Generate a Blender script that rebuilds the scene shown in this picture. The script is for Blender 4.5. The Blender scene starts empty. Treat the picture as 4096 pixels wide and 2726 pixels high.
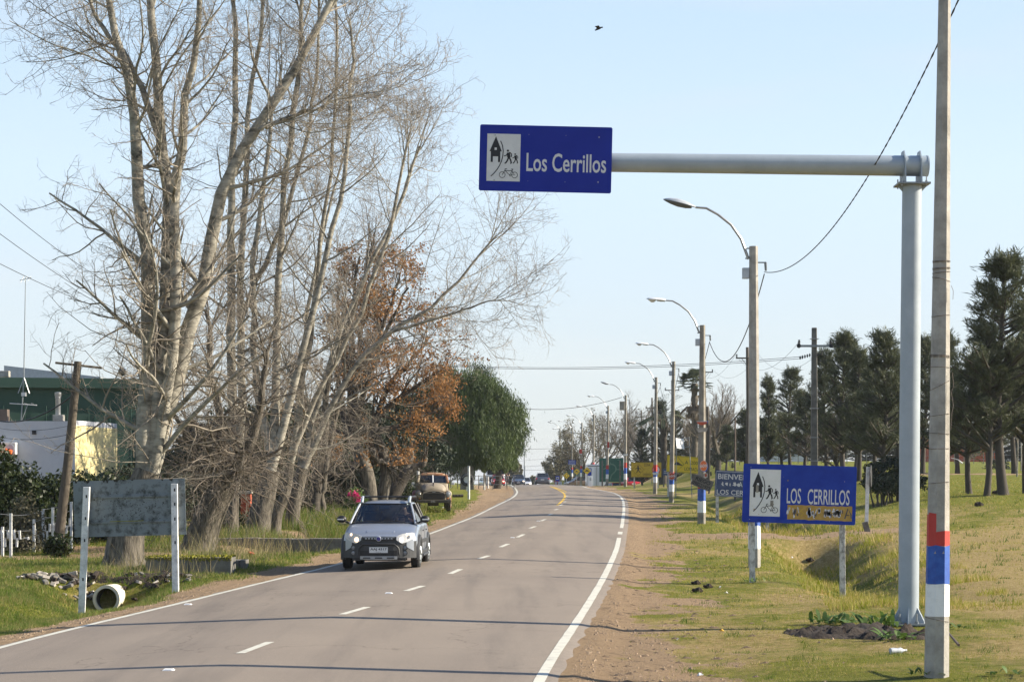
import bpy, bmesh, math, random
import numpy as np
from mathutils import Vector, Matrix
random.seed(7)
RS = np.random.RandomState(11)
PI = math.pi
C = bpy.context.scene.collection
SC = bpy.context.scene

# ------------------------------------------------------------------ camera, sky, sun, exposure
EYE = 2.67; F = 8000.0; HOR = 1935.0           # eye height, focal length and horizon row in photo pixels
cam_d = bpy.data.cameras.new('camera'); cam = bpy.data.objects.new('camera', cam_d); C.objects.link(cam)
cam.location = (0, 0, EYE); cam.rotation_euler = (PI/2, 0, 0)
cam_d.sensor_width = 36; cam_d.lens = F/4096*36
cam_d.shift_y = (HOR-1363)/4096
cam_d.clip_start = .5; cam_d.clip_end = 20000
SC.camera = cam
W = bpy.data.worlds.new('World'); SC.world = W; W.use_nodes = True
nt = W.node_tree; bg = nt.nodes['Background']
sky = nt.nodes.new('ShaderNodeTexSky'); sky.sky_type = 'NISHITA'; sky.sun_disc = False
SUN_EL = math.radians(27); SUN_AZ = math.radians(2)      # azimuth measured from +X towards +Y
sky.sun_elevation = SUN_EL; sky.sun_rotation = PI/2 - SUN_AZ
sky.air_density = 1.0; sky.dust_density = 0.3; sky.ozone_density = 1.2
hz = nt.nodes.new('ShaderNodeMix'); hz.data_type = 'RGBA'; hz.inputs[0].default_value = .85   # thin high haze over the clear sky, zenith deepened to weaken fill in shade
tc_ = nt.nodes.new('ShaderNodeTexCoord'); sx_ = nt.nodes.new('ShaderNodeSeparateXYZ'); nt.links.new(tc_.outputs['Generated'], sx_.inputs[0])
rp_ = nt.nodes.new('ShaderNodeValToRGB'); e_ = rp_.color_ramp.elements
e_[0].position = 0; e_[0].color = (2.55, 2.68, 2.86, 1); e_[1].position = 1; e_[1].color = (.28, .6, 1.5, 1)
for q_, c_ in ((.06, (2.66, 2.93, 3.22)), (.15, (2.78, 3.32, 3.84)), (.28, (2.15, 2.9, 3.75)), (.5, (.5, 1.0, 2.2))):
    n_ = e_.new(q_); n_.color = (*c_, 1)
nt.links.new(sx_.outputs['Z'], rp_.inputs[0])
wm_ = nt.nodes.new('ShaderNodeMapping'); wm_.inputs['Scale'].default_value = (2.2, 2.2, 14); wn_ = nt.nodes.new('ShaderNodeTexNoise'); wn_.inputs['Scale'].default_value = 1.6; wn_.inputs['Detail'].default_value = 7
nt.links.new(tc_.outputs['Generated'], wm_.inputs[0]); nt.links.new(wm_.outputs[0], wn_.inputs['Vector'])
wr_ = nt.nodes.new('ShaderNodeMapRange'); wr_.inputs[1].default_value = .52; wr_.inputs[2].default_value = .75; wr_.inputs[4].default_value = .5; nt.links.new(wn_.outputs['Fac'], wr_.inputs[0])
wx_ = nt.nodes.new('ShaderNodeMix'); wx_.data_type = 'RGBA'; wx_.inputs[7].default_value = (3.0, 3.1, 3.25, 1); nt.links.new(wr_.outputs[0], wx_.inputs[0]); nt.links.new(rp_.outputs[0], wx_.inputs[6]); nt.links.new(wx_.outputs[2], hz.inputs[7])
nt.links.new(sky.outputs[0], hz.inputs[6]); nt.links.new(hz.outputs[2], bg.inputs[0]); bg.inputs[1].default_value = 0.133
sd = bpy.data.lights.new('sun', 'SUN'); sd.energy = 5.0; sd.angle = math.radians(.53); sd.color = (1, .90, .74)
so = bpy.data.objects.new('sun', sd); C.objects.link(so)
dirv = Vector((math.cos(SUN_EL)*math.cos(SUN_AZ), math.cos(SUN_EL)*math.sin(SUN_AZ), math.sin(SUN_EL)))
so.rotation_euler = dirv.to_track_quat('Z', 'Y').to_euler()
so.location = (60, 0, 60)
SC.view_settings.view_transform = 'Standard'; SC.view_settings.look = 'None'
SC.view_settings.exposure = 1.0; SC.view_settings.gamma = 1
SC.view_settings.use_curve_mapping = False
SC.cycles.max_bounces = 6; SC.cycles.transparent_max_bounces = 12

# ------------------------------------------------------------------ materials
def mat(name, c, r=.7, metal=0., var=.18, sc=4., bump=0., bsc=60., c2=None, spec=.5, thr=None, wave=False, stretch=None):
    m = bpy.data.materials.new(name); m.use_nodes = True
    t = m.node_tree; p = t.nodes['Principled BSDF']
    p.inputs['Roughness'].default_value = r; p.inputs['Metallic'].default_value = metal
    p.inputs['Specular IOR Level'].default_value = spec
    co = t.nodes.new('ShaderNodeTexCoord'); mp = t.nodes.new('ShaderNodeMapping')
    t.links.new(co.outputs['Object'], mp.inputs[0])
    if stretch: mp.inputs['Scale'].default_value = stretch
    n = t.nodes.new('ShaderNodeTexNoise'); n.inputs['Scale'].default_value = sc; n.inputs['Detail'].default_value = 6
    n.inputs['Roughness'].default_value = .65
    t.links.new(mp.outputs[0], n.inputs['Vector'])
    rp = t.nodes.new('ShaderNodeValToRGB')
    a, b = thr if thr else (.3, .7)
    rp.color_ramp.elements[0].position = a; rp.color_ramp.elements[1].position = b
    if c2 is None:
        c0 = [x*(1-var) for x in c]; c1 = [min(1, x*(1+var)) for x in c]
    else: c0, c1 = c, c2
    rp.color_ramp.elements[0].color = (*c0, 1); rp.color_ramp.elements[1].color = (*c1, 1)
    t.links.new(n.outputs['Fac'], rp.inputs[0]); t.links.new(rp.outputs[0], p.inputs['Base Color'])
    if bump:
        n2 = t.nodes.new('ShaderNodeTexNoise'); n2.inputs['Scale'].default_value = bsc; n2.inputs['Detail'].default_value = 4
        t.links.new(mp.outputs[0], n2.inputs['Vector'])
        bp = t.nodes.new('ShaderNodeBump'); bp.inputs['Strength'].default_value = bump; bp.inputs['Distance'].default_value = .02
        t.links.new(n2.outputs['Fac'], bp.inputs['Height']); t.links.new(bp.outputs[0], p.inputs['Normal'])
    return m

MT = {}
def mk(k, *a, **kw): MT[k] = mat(k, *a, **kw)
mk('concrete', (.24,.225,.195), .85, sc=4, c2=(.46,.43,.38), bump=.4, bsc=40)
mk('concrete_old', (.16,.145,.12), .9, sc=2.5, c2=(.38,.35,.29), bump=.4, bsc=40)
mk('concrete_dark', (.09,.085,.075), .9, sc=3, c2=(.2,.19,.165), bump=.4, bsc=30)
mk('pole_wood', (.05,.04,.03), .9, sc=5, c2=(.14,.115,.085), stretch=(6,6,.6))
mk('galv', (.29,.335,.37), .45, metal=0.0, sc=2.5, spec=.55, c2=(.37,.42,.46), bump=.05, bsc=30)
mk('galv_dark', (.22,.24,.25), .45, metal=.4, var=.2, sc=8)
mk('steel', (.35,.36,.37), .4, metal=.7, var=.2, sc=8)
mk('lamp_grey', (.42,.45,.48), .45, var=.15, sc=6)
mk('lamp_white', (.78,.80,.82), .4, var=.08, sc=6)
mk('lamp_under', (.10,.11,.12), .6, var=.1)
mk('cable', (.03,.03,.032), .7)
mk('wire_rust', (.12,.09,.07), .7)
mk('black', (.018,.018,.02), .6)
mk('print_black', (.012,.012,.014), .55)
mk('sign_blue', (.005,.017,.24), .5, sc=1.6, c2=(.008,.024,.29), spec=.25)
mk('sign_blue2', (.007,.03,.27), .55, c2=(.013,.05,.36), sc=3, spec=.25)
mk('sign_navy', (.028,.05,.13), .6, c2=(.055,.085,.18), sc=6)
mk('sign_white', (.62,.62,.60), .5, var=.05, sc=10)
mk('sign_white2', (.66,.67,.62), .6, sc=6, c2=(.74,.74,.72))
mk('sign_letter', (.60,.60,.60), .5, var=.04)
mk('sign_back', (.045,.05,.045), .75, sc=5, c2=(.19,.22,.23), thr=(.34,.52), metal=.1, bump=.2)
mk('sign_back_stain', (.035,.035,.03), .9, sc=9)
mk('yellow', (.74,.50,.012), .5, c2=(.84,.60,.03), sc=5)
mk('yellow_old', (.44,.29,.015), .6, c2=(.60,.41,.03), sc=5)
mk('green_sign', (.012,.085,.06), .55, c2=(.02,.11,.075), sc=5)
mk('green_sign_mark', (.10,.20,.15), .6)
mk('red', (.50,.035,.025), .6, c2=(.42,.03,.02), sc=7, bump=.2)
mk('blue', (.015,.07,.34), .6, c2=(.03,.13,.48), sc=9, thr=(.4,.75), bump=.2)
mk('white_paint', (.66,.66,.64), .7, c2=(.82,.82,.80), sc=8, thr=(.25,.5), bump=.2)
mk('post_white', (.50,.50,.48), .8, c2=(.74,.74,.72), sc=7, thr=(.35,.55), bump=.5, bsc=35)
mk('post_worn', (.15,.14,.12), .9, c2=(.58,.57,.53), sc=9, thr=(.36,.56), bump=.6, bsc=30, stretch=(1,1,.6))
mk('orange', (.75,.13,.02), .5, c2=(.80,.20,.05), sc=3)
mk('orange_dark', (.45,.07,.03), .6)
mk('board_grey', (.10,.09,.08), .85, c2=(.16,.145,.13), sc=12)
mk('graffiti_ochre', (.36,.22,.04), .7, c2=(.48,.30,.07), sc=9)
mk('graffiti_white', (.42,.42,.44), .7, c2=(.75,.75,.76), sc=14, thr=(.4,.6))
mk('graffiti_dark', (.06,.05,.05), .8, c2=(.16,.15,.15), sc=14)
mk('bark', (.04,.034,.026), .95, c2=(.19,.165,.13), sc=5, thr=(.35,.65), bump=1., bsc=14, stretch=(2.2,2.2,.5))
mk('bark_pale', (.085,.078,.06), .9, c2=(.36,.335,.275), sc=2.6, thr=(.34,.6), bump=.6, bsc=12, stretch=(1,1,2.2))
mk('twig', (.15,.125,.095), .85, c2=(.36,.31,.245), sc=1.2)
mk('twig_grey', (.09,.07,.052), .85, c2=(.24,.20,.155), sc=1.2)
mk('bark_dark', (.045,.038,.03), .95, c2=(.10,.085,.07), sc=5, bump=.8, bsc=14)
mk('line_white', (.36,.34,.29), .75, c2=(.60,.58,.49), sc=5, thr=(.25,.5), bump=.2)
mk('line_yellow', (.60,.36,.03), .7, c2=(.72,.46,.06), sc=7)
mk('soil', (.016,.012,.009), .95, c2=(.055,.038,.026), sc=10, bump=1, bsc=20)  # darkened so the mound by the gantry looks like a shaded hole
mk('rubber', (.018,.018,.018), .85, var=.3)
mk('soil_clod', (.09,.06,.035), .95, c2=(.24,.165,.10), sc=12, bump=1, bsc=30)
mk('glass_dark', (.015,.018,.022), .08, var=.1, spec=.8)
mk('moss', (.16,.17,.015), .95, c2=(.30,.27,.02), sc=12, bump=1)
mk('stone', (.09,.082,.07), .95, c2=(.24,.22,.19), sc=5, bump=.8, bsc=14)
mk('pipe', (.55,.50,.40), .9, c2=(.74,.68,.56), sc=6)
mk('rubbish', (.22,.18,.14), .9, c2=(.55,.51,.46), sc=2)
mk('wall_white', (.50,.51,.55), .9, c2=(.58,.59,.62), sc=1.5)
mk('wall_yellow', (.72,.60,.28), .9, c2=(.80,.70,.38), sc=1.5)
mk('wall_green', (.018,.055,.04), .8, c2=(.026,.07,.05), sc=.6)
mk('brick_red', (.35,.06,.03), .9, c2=(.45,.12,.06), sc=6)
mk('chrome', (.7,.7,.7), .15, metal=1)

def leafmat(name, c0, c1, sc=.8, trans=.25, rough=.6):
    m = bpy.data.materials.new(name); m.use_nodes = True; t = m.node_tree
    p = t.nodes['Principled BSDF']; out = t.nodes['Material Output']
    p.inputs['Roughness'].default_value = rough; p.inputs['Specular IOR Level'].default_value = .3
    co = t.nodes.new('ShaderNodeTexCoord'); n = t.nodes.new('ShaderNodeTexNoise'); n.inputs['Scale'].default_value = sc
    n.inputs['Detail'].default_value = 5; n.inputs['Roughness'].default_value = .8
    rp = t.nodes.new('ShaderNodeValToRGB'); rp.color_ramp.elements[0].position = .32; rp.color_ramp.elements[1].position = .68
    rp.color_ramp.elements[0].color = (*c0, 1); rp.color_ramp.elements[1].color = (*c1, 1)
    t.links.new(co.outputs['Object'], n.inputs['Vector']); t.links.new(n.outputs['Fac'], rp.inputs[0]); t.links.new(rp.outputs[0], p.inputs['Base Color'])
    tr = t.nodes.new('ShaderNodeBsdfTranslucent'); t.links.new(rp.outputs[0], tr.inputs['Color'])
    mx = t.nodes.new('ShaderNodeMixShader'); mx.inputs[0].default_value = trans
    t.links.new(p.outputs[0], mx.inputs[1]); t.links.new(tr.outputs[0], mx.inputs[2]); t.links.new(mx.outputs[0], out.inputs['Surface'])
    MT[name] = m
leafmat('leaf_oak', (.20,.10,.035), (.46,.235,.085), 1.5, .35)
leafmat('leaf_pepper', (.025,.045,.014), (.10,.14,.038), .5, .25)
leafmat('leaf_cas', (.036,.048,.026), (.155,.165,.085), .9, .2)
leafmat('leaf_hedge', (.009,.018,.005), (.045,.06,.016), 1.4, .2, .45)
leafmat('leaf_dark', (.016,.026,.014), (.045,.06,.028), .8, .15)
leafmat('leaf_palm', (.05,.07,.035), (.14,.15,.08), 2, .2)
leafmat('leaf_palm_dead', (.12,.09,.055), (.25,.19,.12), 2, .2)
leafmat('leaf_weed', (.05,.10,.02), (.14,.22,.05), 3, .3)
leafmat('leaf_olive', (.10,.095,.055), (.20,.18,.11), 1.2, .2)
leafmat('petal', (.55,.03,.16), (.75,.10,.30), 5, .3)

# ------------------------------------------------------------------ helpers
def props(o, label=None, cat=None, group=None, kind=None):
    if label: o['label'] = label
    if cat: o['category'] = cat
    if group: o['group'] = group
    if kind: o['kind'] = kind
    return o
def thing(name, loc, label, cat, group=None, rz=0):
    o = bpy.data.objects.new(name, None); C.objects.link(o); o.location = loc; o.rotation_euler = (0, 0, rz)
    o.empty_display_size = .2
    return props(o, label, cat, group)
def link(name, me, m=None, parent=None, loc=None, rot=None):
    o = bpy.data.objects.new(name, me); C.objects.link(o)
    if m is not None and not me.materials:
        me.materials.append(MT[m] if isinstance(m, str) else m)
    if parent: o.parent = parent
    if loc is not None: o.location = loc
    if rot is not None: o.rotation_euler = rot
    return o
def copy_tree(o, parent=None):
    c = o.copy(); C.objects.link(c)
    if parent is not None: c.parent = parent
    for ch in o.children: copy_tree(ch, c)
    return c
class MB:
    def __init__(s): s.v = []; s.f = []
    def add(s, vs, fs):
        n = len(s.v); s.v += [tuple(p) for p in vs]; s.f += [tuple(n+i for i in f) for f in fs]; return s
    def box(s, cx, cy, cz, sx, sy, sz, rot=None):
        vs = [Vector((x*sx/2, y*sy/2, z*sz/2)) for z in (-1,1) for y in (-1,1) for x in (-1,1)]
        if rot: 
            R = Matrix.Rotation(rot[2],3,'Z') @ Matrix.Rotation(rot[1],3,'Y') @ Matrix.Rotation(rot[0],3,'X'); vs = [R @ v for v in vs]
        vs = [(v.x+cx, v.y+cy, v.z+cz) for v in vs]
        return s.add(vs, [(0,2,3,1),(4,5,7,6),(0,1,5,4),(2,6,7,3),(0,4,6,2),(1,3,7,5)])
    def tube(s, pts, r, n=8, cap=True, phase=0.):
        pts = [Vector(p) for p in pts]; k = len(pts)
        rs = r if isinstance(r, (list, tuple)) else [r]*k
        vs = []; up = None
        for i, p in enumerate(pts):
            t = (pts[min(i+1,k-1)] - pts[max(i-1,0)]).normalized()
            if up is None:
                up = Vector((0,1,0)) if abs(t.z) > .7 else Vector((0,0,1))
            a = t.cross(up).normalized(); b = a.cross(t).normalized(); up = b
            for j in range(n):
                w = 2*PI*(j+phase)/n
                q = p + (a*math.cos(w) + b*math.sin(w))*rs[i]; vs.append(q)
        fs = [(i*n+j, i*n+(j+1)%n, (i+1)*n+(j+1)%n, (i+1)*n+j) for i in range(k-1) for j in range(n)]
        if cap: fs += [tuple(range(n))[::-1], tuple((k-1)*n+j for j in range(n))]
        return s.add(vs, fs)
    def prism(s, poly, y0, y1):        # polygon in XZ pushed along Y
        n = len(poly); vs = [(x, y0, z) for x, z in poly] + [(x, y1, z) for x, z in poly]
        return s.add(vs, [tuple(range(n)), tuple(range(n, 2*n))[::-1]] + [(i, i+n, (i+1)%n+n, (i+1)%n) for i in range(n)])
    def sheet(s, poly, y):
        return s.add([(x, y, z) for x, z in poly], [tuple(range(len(poly)))])
    def strip(s, pts, w, y, closed=False):
        pts = [Vector(p) for p in pts]; k = len(pts)
        L = []; Rr = []
        for i, p in enumerate(pts):
            a = pts[(i-1) % k] if (closed or i > 0) else p; b = pts[(i+1) % k] if (closed or i < k-1) else p
            t = (b-a).normalized(); nn = Vector((-t.y, t.x))*w/2
            L.append(p+nn); Rr.append(p-nn)
        vs = [(q.x, y, q.y) for q in L] + [(q.x, y, q.y) for q in Rr]
        m = k if closed else k-1
        return s.add(vs, [(i, (i+1)%k, k+(i+1)%k, k+i) for i in range(m)])
    def lathe(s, prof, n=16, axis='Z', c=(0,0,0)):
        vs = []
        for r, h in prof:
            for j in range(n):
                w = 2*PI*j/n; a, b = r*math.cos(w), r*math.sin(w)
                p = {'Z': (a, b, h), 'X': (h, a, b), 'Y': (a, h, b)}[axis]
                vs.append((p[0]+c[0], p[1]+c[1], p[2]+c[2]))
        k = len(prof)
        return s.add(vs, [(i*n+j, i*n+(j+1)%n, (i+1)*n+(j+1)%n, (i+1)*n+j) for i in range(k-1) for j in range(n)])
    def ball(s, c, rx, ry=None, rz=None, n=10, m=6):
        ry = ry or rx; rz = rz or rx
        vs = [(c[0]+rx*math.sin(PI*i/m)*math.cos(2*PI*j/n), c[1]+ry*math.sin(PI*i/m)*math.sin(2*PI*j/n), c[2]+rz*math.cos(PI*i/m)) for i in range(m+1) for j in range(n)]
        return s.add(vs, [(i*n+j, (i+1)*n+j, (i+1)*n+(j+1)%n, i*n+(j+1)%n) for i in range(m) for j in range(n)])
    def mesh(s, name, smooth=False, bevel=0):
        me = bpy.data.meshes.new(name); me.from_pydata(s.v, [], s.f); me.validate(); 
        bm = bmesh.new(); bm.from_mesh(me)
        bmesh.ops.remove_doubles(bm, verts=bm.verts, dist=1e-5)
        bmesh.ops.recalc_face_normals(bm, faces=bm.faces); bm.to_mesh(me); bm.free()
        if smooth:
            me.polygons.foreach_set('use_smooth', [True]*len(me.polygons))
            try: me.set_sharp_from_angle(angle=math.radians(40))
            except Exception: pass
        return me
    def build(s, name, m, parent=None, loc=None, rot=None, smooth=False, bevel=0):
        o = link(name, s.mesh(name, smooth), m, parent, loc, rot)
        if bevel:
            b = o.modifiers.new('bevel', 'BEVEL'); b.width = bevel; b.segments = 2; b.limit_method = 'ANGLE'
        return o
def flat(name, m, parent, polys=(), strips=(), y=-.003, sub=None):   # printed marks on a sign that faces -Y
    mb = MB()
    for p in polys: mb.sheet(p, y)
    for s_ in strips: mb.strip(s_[0], s_[1], y, s_[2] if len(s_) > 2 else False)
    me = bpy.data.meshes.new(name); me.from_pydata(mb.v, [], mb.f)
    bm = bmesh.new(); bm.from_mesh(me); bmesh.ops.triangulate(bm, faces=[f for f in bm.faces if len(f.verts) > 4]); bm.to_mesh(me); bm.free()
    return link(name, me, m, parent)
_font_cache = {}
def text(body, m, parent, x0, z0, w, h, y=-.004, rot=0., bold=0.0, name='lettering'):
    cu = bpy.data.curves.new('t', 'FONT'); cu.body = body; cu.size = 1; cu.offset = bold; cu.resolution_u = 3
    ob = bpy.data.objects.new('t', cu); C.objects.link(ob)
    dg = bpy.context.evaluated_depsgraph_get(); me = bpy.data.meshes.new_from_object(ob.evaluated_get(dg))
    bpy.data.objects.remove(ob); me.name = name
    n = len(me.vertices); co = np.empty(n*3); me.vertices.foreach_get('co', co); co = co.reshape(-1, 3)
    mn = co.min(0); mx = co.max(0); sx = w/(mx[0]-mn[0]); sz = h/(mx[1]-mn[1])
    X = (co[:,0]-mn[0])*sx - w/2; Z = (co[:,1]-mn[1])*sz - h/2
    c, s_ = math.cos(rot), math.sin(rot)
    out = np.stack([x0+X*c-Z*s_, np.full(n, y), z0+X*s_+Z*c], 1)
    me.vertices.foreach_set('co', out.ravel()); me.materials.clear(); me.update()
    return link(name, me, m, parent)
def circle(cx, cz, r, n=20, a0=0, a1=2*PI):
    return [(cx+r*math.cos(a0+(a1-a0)*i/n), cz+r*math.sin(a0+(a1-a0)*i/n)) for i in range(n)]
def np_mesh(name, V, Q, smooth=False):
    """V (n,3), Q (m,k) same-size faces"""
    me = bpy.data.meshes.new(name); k = Q.shape[1]
    me.vertices.add(len(V)); me.vertices.foreach_set('co', np.ascontiguousarray(V, dtype=np.float32).ravel())
    me.loops.add(Q.size); me.loops.foreach_set('vertex_index', np.ascontiguousarray(Q, dtype=np.int32).ravel())
    me.polygons.add(len(Q)); me.polygons.foreach_set('loop_start', np.arange(0, Q.size, k, dtype=np.int32))
    try: me.polygons.foreach_set('loop_total', np.full(len(Q), k, dtype=np.int32))
    except Exception: pass
    me.update(calc_edges=True)
    me.polygons.foreach_set('use_smooth', np.full(len(Q), smooth, dtype=bool))
    return me

# ------------------------------------------------------------------ lie of the land
_d = np.arange(-200, 6001, 1.0)
_s = np.where(_d < 125, .01575, np.maximum(.01575-2*1.07e-4*(_d-125), -.0142))
_s = np.where(_d > 400, np.minimum(0, _s*(1-(_d-400)/250)), _s); _s = np.where(_d > 650, 0, _s)
_z = np.cumsum(_s); _z = _z - np.interp(0, _d, _z)
def b(y): return np.interp(y, _d, _z)
def at(px, py, Y): return Vector(((px-2048)/F*Y, Y, EYE+(HOR-py)/F*Y))
def road_depth(py, off=0.):
    lo, hi = 8., 196.
    for _ in range(40):
        m = (lo+hi)/2
        if EYE+(HOR-py)/F*m > b(m)+off: lo = m
        else: hi = m
    return (lo+hi)/2
_R = [(2142,2726),(2289,2516),(2354,2415),(2420,2302),(2468,2195),(2478,2140),(2489,2100),(2496,2038),(2494,2005),(2482,1984),(2454,1970),(2409,1961),(2349,1951)]
_L = [(0,2582),(255,2522),(509,2463),(747,2408),(1002,2340),(1256,2282),(1375,2253),(1721,2134),(1900,2065),(1995,2017),(2040,1996),(2061,1982),(2070,1968),(2064,1956)]
_ry = []; _rx = []
for px, py in _R: d = road_depth(py); _ry.append(d); _rx.append((px-2048)/F*d)
_ly = []; _lx = []
for px, py in _L: d = road_depth(py); _ly.append(d); _lx.append((px-2048)/F*d)
_ry = [-150]+_ry+[205,245,320,6000]; _rx = [-9]+_rx+[6.6,5.0,-2,-400]
_ly = [-150]+_ly+[205,245,320,6000]; _lx = [-17]+_lx+[-.2,-3.2,-11,-410]
def _sm(ys, xs):
    Y = np.arange(-150, 6001, 1.0); X = np.interp(Y, ys, xs); K = np.hanning(15); K /= K.sum()
    Xp = np.pad(X, 7, mode='edge'); return Y, np.convolve(Xp, K, 'valid')
_RY, _RX = _sm(_ry, _rx); _LY, _LX = _sm(_ly, _lx)
def XR(y): return np.interp(y, _RY, _RX)
def XL(y): return np.interp(y, _LY, _LX)
SH = .42                                             # asphalt beyond the edge line
def wob(x, y, s=1., seed=0):
    r = np.random.RandomState(100+seed); o = 0
    for i in range(7):
        a = r.uniform(0, 2*PI); f = s*r.uniform(.6, 2.2); ph = r.uniform(0, 2*PI)
        o = o + np.sin((x*math.cos(a)+y*math.sin(a))*f+ph)
    return o/3.7
def road_z(x, y):
    xl, xr = XL(y)-SH, XR(y)+SH
    xc = (XL(y)+XR(y))/2; hw = (XR(y)-XL(y))/2
    t = np.abs(x-xc)/hw
    return b(y) + .13*(1-np.sqrt(t*t+.004)) 
def ss(a, c, x):
    t = np.clip((x-a)/(c-a), 0, 1); return t*t*(3-2*t)
def ground_off(x, y):
    ur = x-XR(y); ul = XL(y)-x
    # right side
    bank = np.interp(y, [0,25,45,62,75,110,160,230,300], [.08,.10,.16,.32,.75,1.4,1.3,1.6,1.8])
    dd = np.interp(y, [20,36,42,50,57,62,63.3,67.5,70,100,125,150], [0,.05,.5,.75,1.15,1.2,.08,.10,.9,.8,.35,0])
    dc = np.interp(y, [30,40,60,100,140], [7.6,5.6,5.9,5.6,5.2])
    r = np.interp(ur, [-9,-.2,.42,.75,1.6,3.2,5,9], [-.05,-.03,-.02,-.10,-.09,-.06,-.02,0])
    r = r - dd*np.exp(-((ur-dc)/1.15)**2) + bank*ss(6.6, 14.5, ur)
    r = r - .30*np.exp(-((y-(66+.12*(x-12)))/.9)**2)*ss(9, 12, ur)*ss(60, 30, ur)*.8   # little side ditch
    # left side
    l = np.interp(ul, [-9,-.2,.42,.8,2,3,6,12], [-.05,-.03,-.02,-.08,-.08,-.04,.0,.02])
    ld = np.interp(y, [20,28,34,38,40,43.3,43.9,54,57,61,66,74], [0,.12,.32,.46,.70,.80,.0,.05,.5,.6,.4,0])
    lc = np.interp(y, [30,38,41,43.5,50,60], [2.8,2.6,3.4,4.0,3.5,3.0])
    l = l - ld*np.exp(-((ul-lc)/1.1)**2)
    far = ss(3, 14, ul)*ss(130, 230, y)*2.2
    l = l + far
    xc = (XL(y)+XR(y))/2
    o = np.where(x > xc, r, l)
    side = np.clip(np.maximum(ur, ul)-1, 0, 1)
    near = ss(160, 60, y)
    o = o + side*(.035*wob(x, y, 1.1, 1)+.02*wob(x, y, 3.1, 2)*near + .05*wob(x, y, .35, 3))
    o = o + ss(200,400,y)*0
    return o
def g(x, y):
    x = np.asarray(x, float); y = np.asarray(y, float)
    z = b(y)
    # the land right of the road keeps rising to a level field, left of it likewise a little
    ur = x-XR(y); rise = ss(6, 20, ur)*np.where(y > 125, 1.07e-4*(np.clip(y, 125, 240)-125)**2, 0)
    return z + rise + ground_off(x, y)
def gp(px, py, lo=10., hi=190.):
    ys = np.arange(lo, hi, .25); xs = (px-2048)/F*ys; zr = EYE+(HOR-py)/F*ys
    i = np.argmax(zr < g(xs, ys)); 
    if not (zr < g(xs, ys)).any(): i = len(ys)-1
    Y = ys[i]; x = (px-2048)/F*Y
    return Vector((x, Y, float(g(x, Y))))
def on(px, Y): x = (px-2048)/F*Y; return Vector((x, Y, float(g(x, Y))))
def dirtw(x, y):
    """bare soil beside the road, 0..1"""
    ur = x-XR(y); ul = XL(y)-x
    n = wob(x, y, 1.0, 5)*.5 + wob(x, y, 2.7, 6)*.5
    wr = np.interp(y, [20,30,45,60,75,110,150], [1.9,1.5,1.4,1.7,2.0,2.3,2.4])
    r = 1-ss(-.7, .7, (ur-wr) + n*1.5)
    r = np.maximum(r, (1-ss(.0, .8, np.abs(y-65-.25*(ur-4))-1.5+n*.3))*(1-ss(9, 11, ur)))
    wl = np.interp(y, [20,30,45,60,90,110,150,190], [1.3,1.3,1.5,1.2,1.3,1.9,2.9,3.8])
    l = 1-ss(-.5, .5, (ul-wl)+n*.5)
    l = np.maximum(l, (1-ss(.0,.9,np.abs(y-51.5)-.9+n*.5))*ss(4,6,ul)*.8)
    xc = (XL(y)+XR(y))/2
    w = np.where(x > xc, r, l)
    lt = np.clip(.55+.8*wob(x, y, .9, 15), 0, .85)*ss(3.2, 4.6, ul)*ss(46, 56, y)*(1-ss(105, 120, y)); w = np.where(x > xc, w, np.maximum(w, lt))
    path = 1-ss(0, 1.5, np.abs(y-(118+.35*(x-30)))-1.6)
    w = np.maximum(w, np.where((ur > 16), path, 0))
    return np.clip(w, 0, 1)

# ------------------------------------------------------------------ ground sheet
def axis(segs):
    o = [segs[0][0]]
    for a, c, st in segs:
        n = max(1, int(round((c-a)/st))); o += list(np.linspace(a, c, n+1)[1:])
    return np.array(o)
gx = axis([(-3000,-600,600),(-600,-120,60),(-120,-40,10),(-40,-16,1.5),(-16,14,.25),(14,30,.8),(30,80,4),(80,300,20),(300,3000,500)])
gy = axis([(-200,0,40),(0,20,2),(20,72,.28),(72,130,.7),(130,215,1.6),(215,400,8),(400,1000,60),(1000,5900,700)])
GX, GY = np.meshgrid(gx, gy); GZ = g(GX, GY)
V = np.stack([GX, GY, GZ], -1).reshape(-1, 3)
nx = len(gx); ny = len(gy)
I = np.arange(nx*ny).reshape(ny, nx)
Q = np.stack([I[:-1,:-1], I[:-1,1:], I[1:,1:], I[1:,:-1]], -1).reshape(-1, 4)
gme = np_mesh('ground', V, Q, True)
DW = dirtw(GX, GY).ravel()
la = gme.attributes.new('dirt', 'FLOAT', 'POINT'); la.data.foreach_set('value', DW.astype(np.float32))
def lush(x, y):
    ur = x-XR(y); ul = XL(y)-x; xc = (XL(y)+XR(y))/2
    r = .62+.25*wob(x, y, .35, 8)+.22*wob(x, y, 1.6, 9) - .8*ss(5.5, 9, ur)*ss(70, 56, y) + .4*ss(9,14,ur)*ss(70,85,y)
    l = .80+.22*wob(x, y, .9, 10)
    return np.clip(np.where(x > xc, r, l), 0, 1)
lb = gme.attributes.new('lush', 'FLOAT', 'POINT'); lb.data.foreach_set('value', lush(GX, GY).ravel().astype(np.float32))
m = bpy.data.materials.new('ground'); m.use_nodes = True; t = m.node_tree; p = t.nodes['Principled BSDF']; p.inputs['Roughness'].default_value = .95
p.inputs['Specular IOR Level'].default_value = .2
def N(ty): return t.nodes.new(ty)
geo = N('ShaderNodeNewGeometry')
def noise(sc, det=6, rough=.65, vec=None):
    n = N('ShaderNodeTexNoise'); n.inputs['Scale'].default_value = sc; n.inputs['Detail'].default_value = det; n.inputs['Roughness'].default_value = rough
    t.links.new(vec if vec else geo.outputs['Position'], n.inputs['Vector']); return n.outputs['Fac']
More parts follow.
